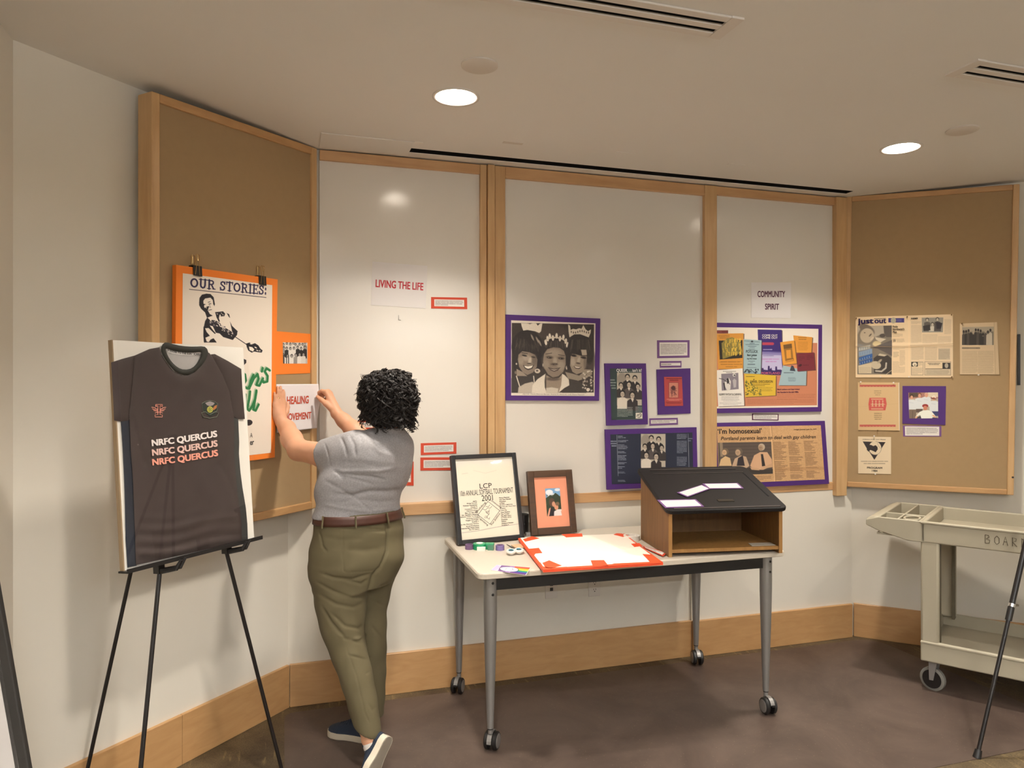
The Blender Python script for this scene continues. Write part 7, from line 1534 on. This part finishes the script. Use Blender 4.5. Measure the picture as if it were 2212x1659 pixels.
def net_object(name, V, Q, mat_, parent, smooth_it=2, disp=None, label=None):
    V = V.copy(); e = np.concatenate([Q[:, [0, 1]], Q[:, [1, 2]], Q[:, [2, 3]], Q[:, [3, 0]]]); n = len(V)
    deg = np.bincount(e[:, 0], minlength=n).astype(float); deg[deg == 0] = 1
    for _ in range(smooth_it):
        A = np.stack([np.bincount(e[:, 0], V[e[:, 1], k], n) for k in range(3)], 1) / deg[:, None]; V = V * 0.4 + A * 0.6
    if disp is not None:
        fn = X3(V[Q[:, 2]] - V[Q[:, 0]], V[Q[:, 3]] - V[Q[:, 1]]); N = np.zeros_like(V)
        for k in range(4):
            for c in range(3): N[:, c] += np.bincount(Q[:, k], fn[:, c], n)
        N /= np.linalg.norm(N, axis=1, keepdims=True) + 1e-9; V = V + N * disp(V, N)[:, None]
    W = l2w(V); org = ROOT[parent.name]; me = bpy.data.meshes.new(name); me.vertices.add(n); me.vertices.foreach_set('co', (W - org).ravel())
    me.loops.add(Q.size); me.loops.foreach_set('vertex_index', Q.ravel().astype(np.int32)); me.polygons.add(len(Q)); me.polygons.foreach_set('loop_start', (np.arange(len(Q)) * 4).astype(np.int32)); me.polygons.foreach_set('loop_total', np.full(len(Q), 4, np.int32))
    me.update(calc_edges=True); me.validate(); me.polygons.foreach_set('use_smooth', [True] * len(me.polygons)); me.materials.append(mat_)
    bm = bmesh.new(); bm.from_mesh(me); bmesh.ops.recalc_face_normals(bm, faces=bm.faces[:]); bm.to_mesh(me); bm.free()
    o = bpy.data.objects.new(name, me); link(o); o.parent = parent; ROOT[o.name] = org
    if label: o['label'] = label
    return o
def creases(lst, tmax):                       # dents along image polylines, on the side that faces the camera
    segs = [([I3(*p, 3.1)[[0, 2]] for p in pts], w_, dp) for pts, w_, dp in lst]
    def fn(V, N):
        P = V[:, [0, 2]] * (3.1 / V[:, 1:2]) * 1.0; P[:, 1] = 1.6 + (V[:, 2] - 1.6) * 3.1 / V[:, 1]; out = np.zeros(len(V)); fac = np.clip(-N[:, 1] * 1.6, 0, 1)
        for pts, w_, dp in segs:
            best = np.full(len(V), 9.0); tt = np.zeros(len(V)); L = len(pts) - 1
            for i in range(L):
                a, b = pts[i], pts[i + 1]; d = b - a; t = np.clip(((P - a) @ d) / (d @ d), 0, 1); q = np.hypot(*(P - a - t[:, None] * d).T); m_ = q < best; best = np.where(m_, q, best); tt = np.where(m_, (i + t) / L, tt)
            out += dp * np.exp(-(best / w_) ** 2) * np.clip(np.minimum(tt, 1 - tt) * 6 + 0.25, 0, 1)
        return out * fac
    return fn

M['skin'] = mat('skin', rgb(214, 160, 128), 0.55, noise=0.06, nscale=14, bump=0.1, bscale=220)
M['skin'].node_tree.nodes['Principled BSDF'].inputs['Subsurface Weight'].default_value = 0.08
M['skin'].node_tree.nodes['Principled BSDF'].inputs['Subsurface Radius'].default_value = (0.02, 0.008, 0.004)
M['shirt'] = mat('heather_grey_jersey', rgb(150, 147, 149), 0.9, noise=0.35, nscale=150, bump=0.25, bscale=900)
M['trousers'] = mat('olive_twill', rgb(94, 85, 60), 0.85, noise=0.07, nscale=10, bump=0.25, bscale=1200)
M['belt'] = mat('brown_leather', rgb(70, 38, 26), 0.5, noise=0.15, nscale=40)
M['hair'] = mat('dark_curly_hair', rgb(30, 24, 22), 0.5, noise=0.4, nscale=25, spec=0.4)
M['shoe'] = mat('navy_knit', rgb(28, 40, 58), 0.8, noise=0.15, nscale=60, bump=0.3, bscale=600)
M['sole'] = mat('off_white_sole', rgb(206, 196, 178), 0.7, noise=0.05)
M['solebot'] = mat('worn_sole_bottom', rgb(150, 140, 126), 0.8, noise=0.15, nscale=30)
M['sock'] = mat('white_sock', rgb(228, 222, 216), 0.85)
M['gold'] = mat('gold_ring', rgb(214, 178, 110), 0.25, metal=1.0)

pbase = l2w(I3(790, 1600, 3.2)); pbase[2] = 0.0
per = thing('person', 'person with curly dark hair in grey shirt and olive trousers pinning up a sign', 'person', tuple(pbase))
ROT = math.radians(35)                          # body turned to its left
BODY = Field((-1.10, 2.84, -0.002), (-0.34, 3.70, 1.66), 0.0038)
def tor(lst, t, B, rot=ROT, dz=0):              # stack levels from image rows: (row, centre, half width)
    out = []
    for (y, c, h) in lst:
        tt = t(y) if callable(t) else t; p = I3(c, y, tt); W = h * tt / FPX; b = B(y) if callable(B) else B
        a = math.sqrt(max(W * W - (b * math.sin(rot)) ** 2, 1e-4)) / math.cos(rot); out.append((p[2] + dz, p[0], p[1], a, b))
    return out
torso = [(924, 836, 34), (932, 832, 44), (941, 818, 60), (954, 807, 77), (980, 801, 86), (1006, 796, 91), (1030, 789, 94), (1050, 781, 93), (1066, 776, 88), (1085, 775, 83), (1104, 772, 82), (1128, 774, 82)]
tb = lambda y: float(np.interp(y, [932, 960, 1000, 1040, 1090, 1130], [0.06, 0.11, 0.135, 0.135, 0.12, 0.125]))
tt_ = lambda y: float(np.interp(y, [930, 1000, 1130], [3.16, 3.14, 3.12]))
hips = [(1100, 774, 84), (1122, 775, 88), (1146, 776, 91), (1180, 772, 95), (1213, 770, 96), (1240, 767, 90), (1262, 764, 78)]
Lleg = [(1225, 737, 58), (1262, 736, 58), (1303, 736, 55), (1352, 739, 48), (1385, 745, 42), (1415, 755, 40), (1464, 770, 36), (1527, 785, 32), (1580, 795, 28)]
Rleg = [(1215, 815, 50), (1250, 808, 44), (1280, 803, 41), (1321, 798, 37), (1394, 801, 34), (1450, 804, 30), (1499, 806, 26), (1545, 806, 23)]
tL = lambda y: float(np.interp(y, [1220, 1300, 1380, 1464, 1580], [3.10, 3.08, 3.05, 3.02, 2.99])); tR_ = lambda y: float(np.interp(y, [1210, 1394, 1550], [3.20, 3.25, 3.30]))
def legst(lst, tf, shr=0.0, dB=1.0): return [(I3(c, y, tf(y))[2], I3(c, y, tf(y))[0], tf(y), max(0.02, h * tf(y) / FPX - shr), max(0.02, (h * tf(y) / FPX - shr) * dB)) for (y, c, h) in lst]
# --- body
shrink = lambda lv, s_: [(z, u_, v_, max(a - s_, 0.02), max(b - s_, 0.02)) for z, u_, v_, a, b in lv]
BODY.stack(shrink(tor(torso[2:], tt_, tb), 0.022), 0.02, ROT); BODY.stack(shrink(tor(hips, 3.13, 0.13), 0.025), 0.03, ROT); BODY.stack(legst(Lleg, tL, 0.02), 0.03); BODY.stack(legst(Rleg, tR_, 0.02), 0.03)
hc = I3(833, 866, 3.17); fh = np.array([-0.80, 0.56, -0.2]); fh /= np.linalg.norm(fh); hr_ = math.atan2(fh[1], fh[0]) - math.pi / 2
sd_ = X3(fh, UP); sd_ /= np.linalg.norm(sd_); up_h = X3(sd_, fh)
BODY.cone(I3(838, 955, 3.17), hc - UP * 0.05, 0.050, 0.048, 0.02)
BODY.ell(hc + UP * 0.018 - fh * 0.008, (0.074, 0.092, 0.098), 0.02, hr_)
BODY.cone(hc + fh * 0.03 - up_h * 0.02, hc + fh * 0.062 - up_h * 0.088, 0.056, 0.03, 0.025)
BODY.cone(hc + fh * 0.092 + up_h * 0.012, hc + fh * 0.112 - up_h * 0.022, 0.008, 0.0125, 0.012)
BODY.ell(hc + fh * 0.078 + up_h * 0.028, (0.05, 0.02, 0.012), 0.015, hr_); BODY.ell(hc + fh * 0.088 - up_h * 0.05, (0.024, 0.012, 0.009), 0.008, hr_)
for s_ in (-1, 1): BODY.ell(hc + sd_ * s_ * 0.034 + fh * 0.09 + up_h * 0.012, (0.015, 0.012, 0.009), 0.004, hr_, sub=True); BODY.ell(hc + sd_ * s_ * 0.076 - fh * 0.005, (0.009, 0.018, 0.03), 0.006, hr_); BODY.ell(hc + sd_ * s_ * 0.045 + fh * 0.065 - up_h * 0.025, (0.024, 0.022, 0.022), 0.02, hr_)
# left arm and hand flat on the paper
OH = OB + 0.0172; Tt, Nn = FL.t, FL.n
Pc = FL.at(603.5, 887, OH + 0.017)
Wl = w2l(Pc - UP * 0.052 + Nn * 0.016 - Tt * 0.004); El = I3(645, 972, 3.22); Sl = I3(762, 976, 3.06)
BODY.chain([Sl, I3(700, 983, 3.13), El], [0.056, 0.053, 0.045], 0.02); BODY.chain([El, I3(630, 948, 3.30), I3(620, 925, 3.36), Wl], [0.046, 0.045, 0.036, 0.027], 0.02)
kn = []
for (dt, hb_, ln, sp, r0) in ((-0.027, 0.030, 0.052, -0.04, 0.0078), (-0.0095, 0.040, 0.067, 0.0, 0.0088), (0.0085, 0.042, 0.066, 0.0, 0.0088), (0.026, 0.036, 0.056, 0.02, 0.0085)):
    b0 = Pc + Tt * dt + UP * hb_; kn.append(b0); d1 = unit(UP + Tt * sp + Nn * 0.05); m1 = b0 + d1 * ln * 0.45; d2 = unit(UP + Tt * sp - Nn * 0.02); m2 = m1 + d2 * ln * 0.3; e2 = m2 + unit(UP + Tt * sp - Nn * 0.12) * ln * 0.28
    BODY.chain([w2l(q) for q in (b0, m1, m2, e2)], [r0 + 0.0015, r0, r0 - 0.0008, r0 - 0.002], 0.003)
    BODY.cone(Wl, w2l(b0 - Nn * 0.001), 0.021, 0.0125, 0.012)
ringP = kn[1] + UP * 0.018
th0 = Pc + Tt * 0.022 - UP * 0.03; BODY.chain([w2l(q) for q in (th0, th0 + Tt * 0.022 + UP * 0.022, th0 + Tt * 0.034 + UP * 0.045 - Nn * 0.004, th0 + Tt * 0.036 + UP * 0.064 - Nn * 0.008)], [0.017, 0.0125, 0.0105, 0.008], 0.006)
BODY.ell(w2l(Pc - UP * 0.012 - Tt * 0.022 - Nn * 0.002), (0.018, 0.018, 0.034), 0.012)
# right arm, hand pinching the paper edge
Wr = I3(727, 893, 3.555); Er = I3(797, 958, 3.50); Sr = I3(852, 968, 3.25)
BODY.chain([Sr, I3(825, 962, 3.38), Er], [0.064, 0.054, 0.045], 0.02); BODY.chain([Er, I3(765, 930, 3.53), I3(742, 908, 3.55), Wr], [0.045, 0.044, 0.033, 0.0265], 0.02)
for (k0, k1, k2, k3, r0) in (((705, 848, 3.570), (695.5, 844, 3.575), (689, 847.5, 3.59), (688, 853, 3.60), 0.0088), ((708.5, 846.5, 3.585), (699, 845, 3.60), (692.5, 849.5, 3.61), (691.5, 855.5, 3.612), 0.009), ((712, 849, 3.60), (703, 850, 3.618), (697, 855, 3.62), (696, 860.5, 3.615), 0.0086), ((715, 855, 3.61), (707, 858, 3.625), (702, 862.5, 3.622), (701, 867, 3.612), 0.0077)):
    BODY.chain([I3(*q) for q in (k0, k1, k2, k3)], [r0 + 0.002, r0, r0 - 0.0008, r0 - 0.002], 0.003); BODY.cone(Wr, I3(*k0), 0.022, 0.0125, 0.012)
BODY.chain([I3(716, 882, 3.552), I3(704, 872, 3.546), I3(694, 863.5, 3.552), I3(685.5, 857, 3.565)], [0.018, 0.0138, 0.0112, 0.0088], 0.006)
# ankles and feet
BODY.chain([I3(792, 1560, 2.99), I3(799, 1596, 2.98), I3(812, 1632, 2.97)], [0.036, 0.033, 0.024], 0.01)
BODY.chain([I3(806, 1530, 3.3), I3(800, 1572, 3.3), I3(760, 1578, 3.34)], [0.036, 0.034, 0.034], 0.01)
Vb, Qb = BODY.net(); net_object('body', Vb, Qb, M['skin'], per, 2); del BODY
# eyes and ring
M['eye'] = mat('eye_white', rgb(232, 226, 220), 0.2); M['iris'] = mat('dark_iris', rgb(50, 34, 26), 0.2)
for s_ in (-1, 1):
    c = hc + sd_ * s_ * 0.034 + fh * 0.078 + up_h * 0.012; mb = MB(); mb.tube2(l2w(c), unit(l2w(c + fh) - l2w(c)), [(-0.011, 0.002), (-0.008, 0.008), (0, 0.0115), (0.008, 0.008), (0.0112, 0.003)], 14); e_ = mb.build('eye', M['eye'], per, smooth=60)
    mb = MB(); mb.tube2(l2w(c + fh * 0.0102), unit(l2w(c + fh) - l2w(c)), [(0, 0.005), (0.0014, 0.004)], 12); mb.build('iris', M['iris'], e_)
mb = MB(); mb.tube([ringP + (Tt * math.cos(a) + Nn * math.sin(a)) * 0.0102 for a in [2 * math.pi * k / 20 for k in range(21)]], 0.0011, 6, cap=False); mb.build('ring', M['gold'], per, smooth=True)
# --- shirt
SH = Field((-1.0, 2.85, 0.98), (-0.34, 3.52, 1.45), 0.005)
SH.stack(tor(torso[:-2] + [(1100, 772.5, 86), (1108, 773, 89), (1112, 773.5, 89.5)], tt_, tb), 0.02, ROT)
SH.cone(I3(772, 975, 3.07), I3(699, 984, 3.14), 0.092, 0.070, 0.04, cut=True); SH.cone(I3(850, 968, 3.24), I3(812, 958, 3.42), 0.082, 0.066, 0.04, cut=True)
SH.ell(I3(742, 1012, 3.24), (0.085, 0.09, 0.085), 0.06); SH.ell(I3(800, 985, 3.08), (0.10, 0.07, 0.075), 0.05)
Vs, Qs = SH.net()
cr1 = creases([([(733, 1021), (765, 1027), (800, 1030), (830, 1036)], 0.006, -0.006), ([(735, 1026), (770, 1036), (805, 1046)], 0.006, -0.006), ([(730, 1020), (770, 1017), (815, 1018), (850, 1012)], 0.008, 0.004), ([(722, 1018), (733, 1022), (745, 1034)], 0.007, -0.006), ([(868, 1057), (840, 1063), (800, 1062), (760, 1072), (720, 1068)], 0.011, -0.009), ([(862, 1080), (820, 1085), (770, 1078), (730, 1086)], 0.009, -0.004), ([(705, 1040), (740, 1060), (780, 1085), (805, 1108)], 0.007, -0.004), ([(850, 1098), (800, 1106), (740, 1098), (700, 1090)], 0.008, 0.004), ([(735, 942), (745, 965), (750, 985)], 0.006, -0.004), ([(755, 940), (765, 960), (768, 985)], 0.006, -0.004), ([(800, 955), (820, 975), (850, 985)], 0.012, 0.003), ([(778, 940), (782, 955)], 0.005, -0.003), ([(700, 955), (710, 985), (714, 1010)], 0.004, -0.002), ([(745, 1000), (780, 1000), (815, 1006)], 0.01, -0.003)], 3.3)
rz = nrng.normal(0, 1, (6, 4))
def shirt_disp(V, N): return cr1(V, N) + 0.0012 * np.sin(V[:, 2] * 70 + 3 * np.sin(V[:, 0] * 12)) * np.sin(V[:, 0] * 25 + 1)
sh_o = net_object('shirt', Vs, Qs, M['shirt'], per, 3, shirt_disp, 'heather grey short-sleeved shirt')
# --- trousers
TR = Field((-0.96, 2.80, 0.08), (-0.40, 3.46, 1.13), 0.005)
TR.stack(tor(hips, 3.13, lambda y: float(np.interp(y, [1100, 1150, 1213, 1262], [0.128, 0.14, 0.148, 0.13]))), 0.03, ROT)
TR.stack(legst(Lleg, tL, 0.0, 1.05), 0.035, 0.0, -0.5); TR.stack(legst(Rleg, tR_, 0.0, 1.05), 0.02)
TR.ell(I3(748, 1205, 3.06), (0.088, 0.085, 0.085), 0.04); TR.ell(I3(828, 1200, 3.14), (0.078, 0.08, 0.08), 0.04)
Vt, Qt = TR.net()
cr2 = creases([([(833, 1118), (838, 1150), (836, 1190), (822, 1225), (806, 1242)], 0.006, -0.010), ([(806, 1240), (800, 1262), (793, 1290)], 0.007, -0.008), ([(690, 1238), (720, 1248), (760, 1252), (800, 1240)], 0.007, -0.006), ([(745, 1254), (780, 1262), (794, 1252)], 0.006, -0.005), ([(685, 1258), (720, 1278), (760, 1292), (788, 1290)], 0.007, -0.005), ([(688, 1285), (725, 1305), (765, 1312), (790, 1302)], 0.008, -0.005), ([(695, 1310), (715, 1345), (745, 1378), (783, 1390)], 0.007, -0.007), ([(715, 1325), (745, 1352), (775, 1358), (786, 1350)], 0.007, -0.005), ([(730, 1370), (760, 1383), (786, 1378)], 0.007, 0.005), ([(775, 1384), (785, 1378), (790, 1370)], 0.004, -0.006), ([(752, 1415), (790, 1424), (802, 1420)], 0.005, -0.004), ([(800, 1450), (790, 1456)], 0.004, -0.003), ([(748, 1400), (770, 1460), (788, 1540), (800, 1565)], 0.003, -0.0022), ([(795, 1520), (805, 1535), (815, 1525)], 0.006, -0.003), ([(690, 1150), (696, 1180), (706, 1192)], 0.004, -0.006), ([(820, 1268), (838, 1260)], 0.006, -0.004), ([(800, 1350), (825, 1380), (834, 1392)], 0.007, -0.004), ([(812, 1300), (832, 1312)], 0.006, -0.003), ([(740, 1142), (742, 1233), (750, 1236)], 0.0022, -0.0022), ([(750, 1236), (790, 1235), (825, 1230)], 0.0022, -0.0022), ([(740, 1142), (780, 1146), (820, 1142)], 0.0022, -0.0018), ([(700, 1160), (740, 1165), (790, 1163)], 0.01, -0.002), ([(745, 1185), (790, 1190), (820, 1185)], 0.012, -0.002), ([(790, 1142), (830, 1146), (842, 1142)], 0.006, -0.004)], 3.4)
def tro_disp(V, N): return cr2(V, N) + 0.0012 * np.sin(V[:, 2] * 55 + 2.5 * np.sin(V[:, 0] * 14))
tr_o = net_object('trousers', Vt, Qt, M['trousers'], per, 3, tro_disp, 'olive green trousers')
# belt with loops
bl = tor([(1103, 773, 86), (1110, 773.5, 87), (1117, 774.5, 88.5), (1123, 775, 89.5)], 3.125, 0.134)
n = 64; v = []; f = []
for (z, cu, cv_, a, b) in bl:
    for k in range(n):
        q = 2 * math.pi * k / n; p, r_ = (a + 0.004) * math.cos(q), (b + 0.004) * math.sin(q); v.append((cu + p * math.cos(ROT) - r_ * math.sin(ROT), cv_ + p * math.sin(ROT) + r_ * math.cos(ROT), z))
for i in range(3):
    for k in range(n): f.append((i * n + k, i * n + (k + 1) % n, (i + 1) * n + (k + 1) % n, (i + 1) * n + k))
be = mesh_obj('belt', l2w(np.array(v)), f, M['belt'], per, True); sm = be.modifiers.new('s', 'SOLIDIFY'); sm.thickness = 0.004; sm.offset = 1
for q in (250, 292, 205, 340, 90):
    q = math.radians(q); z0, cu, cv_, a, b = bl[0]; pts = []
    for (z, cu, cv_, a, b) in bl: p, r_ = (a + 0.0095) * math.cos(q), (b + 0.0095) * math.sin(q); pts.append(l2w(np.array([cu + p * math.cos(ROT) - r_ * math.sin(ROT), cv_ + p * math.sin(ROT) + r_ * math.cos(ROT), z])))
    mb = MB(); mb.tube([pts[0] + UP * 0.003] + pts + [pts[-1] - UP * 0.006], 0.0042, 6); mb.build('belt_loop', M['trousers'], be, smooth=True)
# --- hair: inner mass plus many curls
HR = Field((-0.74, 2.96, 1.36), (-0.36, 3.38, 1.70), 0.005)
hm = I3(837, 862, 3.16)
HR.ell(hm + UP * 0.005, (0.110, 0.113, 0.112), 0.02); HR.ell(hm - UP * 0.06 + np.array([0.004, -0.012, 0]), (0.100, 0.094, 0.066), 0.03); HR.ell(hm + fh * 0.13 - UP * 0.055, (0.075, 0.075, 0.10), 0.01, sub=True)
Vh, Qh = HR.net()
hd = lambda V, N: 0.006 * np.sin(V[:, 0] * 190 + 2 * np.sin(V[:, 2] * 90)) * np.sin(V[:, 2] * 150 + V[:, 1] * 120)
hair = net_object('hair', Vh, Qh, M['hair'], per, 2, hd, 'short curly dark hair')
hg = np.random.default_rng(5); NL, NK, NS = 2600, 6, 20
d = hg.normal(0, 1, (NL, 3)) + np.array([0, 0, 0.2]); d /= np.linalg.norm(d, axis=1, keepdims=True)
d = d[(d[:, 2] > -0.6) & ~((d @ fh > 0.5) & (d[:, 2] < 0.6))][:700]; NL = len(d)
U_ = lambda a, b, *sh: hg.uniform(a, b, sh or (NL, 1, 1))
th = np.arccos(np.clip(d[:, 2], -1, 1))[:, None, None]; ph = np.arctan2(d[:, 1], d[:, 0])[:, None, None]
Lk = U_(0.05, 0.12) * U_(0.85, 1.1, NL, NK, 1); amp = U_(0.005, 0.0135) * U_(0.85, 1.15, NL, NK, 1); pit = U_(0.030, 0.052); p0 = U_(0, 6.28) + U_(-0.35, 0.35, NL, NK, 1)
lift = U_(0, 0.014) + 0.016 * (U_(0, 1) < 0.08); drift = U_(-0.7, 0.7); hand = np.sign(U_(-1, 1)); o1 = hg.normal(0, 0.0022, (NL, NK, 1)); o2 = hg.normal(0, 0.0022, (NL, NK, 1)); rb = U_(0.0008, 0.0017, NL, NK, 1)
s_ = np.linspace(0, 1, NS)[None, None, :]; t_ = th + s_ * Lk / 0.115; tc = np.minimum(t_, 2.0); q = ph + drift * s_ + 0 * tc
dir_ = np.stack([np.sin(tc) * np.cos(q), np.sin(tc) * np.sin(q), np.cos(tc)], -1); tan = np.stack([np.cos(tc) * np.cos(q), np.cos(tc) * np.sin(q), -np.sin(tc)], -1); sdv = np.cross(dir_, tan); sdv /= np.linalg.norm(sdv, axis=-1, keepdims=True) + 1e-9
an = p0 + hand * s_ * Lk / pit * 6.283; a_ = amp * (0.35 + 0.9 * s_); el = np.array([0.112, 0.115, 0.116])
c = hm + UP * 0.005 + dir_ * (el + (lift * s_ + 0.004)[..., None]) - UP * (np.maximum(0, t_ - 2.0) * 0.10)[..., None] + dir_ * (a_ * np.cos(an) + o1)[..., None] + sdv * (a_ * np.sin(an) + o2)[..., None]
ok = c[..., 2].min((1, 2)) > 1.385; c = c[ok][:480]; rr = (rb * (1 - 0.5 * s_) + 0.0003)[ok][:480]; dr = dir_[ok][:480]
c = l2w(c.reshape(-1, 3)).reshape(-1, NS, 3); rr = rr.reshape(-1, NS, 1); dr = (dr.reshape(-1, 3) @ np.stack([RT, FW, UP])).reshape(-1, NS, 3)
tg = np.gradient(c, axis=1); tg /= np.linalg.norm(tg, axis=-1, keepdims=True) + 1e-9; n1 = np.cross(tg, dr); n1 /= np.linalg.norm(n1, axis=-1, keepdims=True) + 1e-9; n2 = np.cross(tg, n1)
ring_ = np.stack([c + (n1 * math.cos(k * math.pi / 2) + n2 * math.sin(k * math.pi / 2)) * rr for k in range(4)], 2)
NT = len(c); idx = np.arange(NT * NS * 4).reshape(NT, NS, 4); Q = np.stack([idx[:, :-1, :], np.roll(idx, -1, 2)[:, :-1, :], np.roll(idx, -1, 2)[:, 1:, :], idx[:, 1:, :]], -1).reshape(-1, 4)
cu = fast_mesh('curls', ring_.reshape(-1, 3), Q, M['hair'], hair); cu['kind'] = 'stuff'
# --- shoes
def shoe(heel, toe, upv, label):
    heel, toe = np.asarray(heel, float), np.asarray(toe, float); fx = unit(toe - heel); uz = unit(upv - fx * (np.asarray(upv) @ fx)); sy = X3(uz, fx); L = np.linalg.norm(toe - heel)
    W = lambda x: float(np.interp(x, [0, 0.04, 0.15, 0.3, 0.5, 0.68, 0.85, 0.95, 1.0], [0.016, 0.028, 0.035, 0.034, 0.037, 0.046, 0.043, 0.030, 0.010]))
    T_ = lambda x: float(np.interp(x, [0, 0.06, 0.2, 0.35, 0.5, 0.65, 0.85, 0.95, 1], [0.075, 0.088, 0.082, 0.078, 0.074, 0.06, 0.047, 0.038, 0.03]))
    xs = np.linspace(0, 1, 20); n = 18
    P = lambda x, y, z: heel + fx * x * L + sy * y + uz * z
    def loft(fn, closed_ends=True):
        m_ = MB(); v = []; f = []
        for x in xs: v += [P(x, *q) for q in fn(x)]
        k = len(fn(0.5))
        for i in range(len(xs) - 1):
            for j in range(k): f.append((i * k + j, i * k + (j + 1) % k, (i + 1) * k + (j + 1) % k, (i + 1) * k + j))
        f.append(tuple(reversed(range(k)))); f.append(tuple((len(xs) - 1) * k + j for j in range(k))); return m_.add(v, f)
    up = loft(lambda x: [(W(x) * math.cos(a) * (1 if math.sin(a) < 0.3 else 0.92), 0.022 + (T_(x) - 0.022) * max(0, math.sin(a)) ** 0.8 - 0.006 * (math.sin(a) < 0)) for a in [2 * math.pi * k / n for k in range(n)]]).build('shoe', M['shoe'], per, smooth=60, label=label)
    so = loft(lambda x: [((W(x) + 0.003) * c_, z_) for c_, z_ in ((1, 0.026), (1.02, 0.012), (0.97, 0.0), (-0.97, 0.0), (-1.02, 0.012), (-1, 0.026))]).build('sole', M['sole'], up, smooth=50)
    loft(lambda x: [((W(x) - 0.004) * c_, z_) for c_, z_ in ((1, 0.001), (1, -0.001), (-1, -0.001), (-1, 0.001))]).build('outsole', M['solebot'], up)
    mb = MB()
    for k in range(5): x = 0.44 + k * 0.06; mb.tube([P(x, -0.022, T_(x) - 0.008), P(x + 0.02, 0, T_(x + 0.02) + 0.003), P(x + 0.02, 0.022, T_(x + 0.02) - 0.008)], 0.0024, 6)
    for s_ in (-1, 1): mb.tube([P(0.45, 0, T_(0.45) + 0.004), P(0.42, 0.018 * s_, T_(0.42) + 0.014), P(0.46, 0.03 * s_, T_(0.46) + 0.002)], 0.0024, 6)
    mb.build('laces', M['shoe'], up, smooth=True)
    return up
hR = onz(800, 1600, 0.004); tRr = onz(712, 1583, 0.004); hR[2] = tRr[2] = 0.0045
shoe(hR, tRr, UP, 'navy shoe flat on the mat')
hL = l2w(I3(843, 1592, 2.965)); tLd = l2w(I3(797, 1716, 2.90)); tLd[2] = max(tLd[2], 0.02)
upl = unit(-RT * 0.80 + FW * 0.52 + UP * 0.25)
shoe(hL, tLd, upl, 'navy shoe raised on its toes')
mb = MB(); mb.tube([l2w(I3(801, 1602, 2.978)), l2w(I3(804, 1612, 2.974)), l2w(I3(810, 1630, 2.97))], [0.0355, 0.0355, 0.034], 16); mb.build('sock', M['sock'], per, smooth=True)
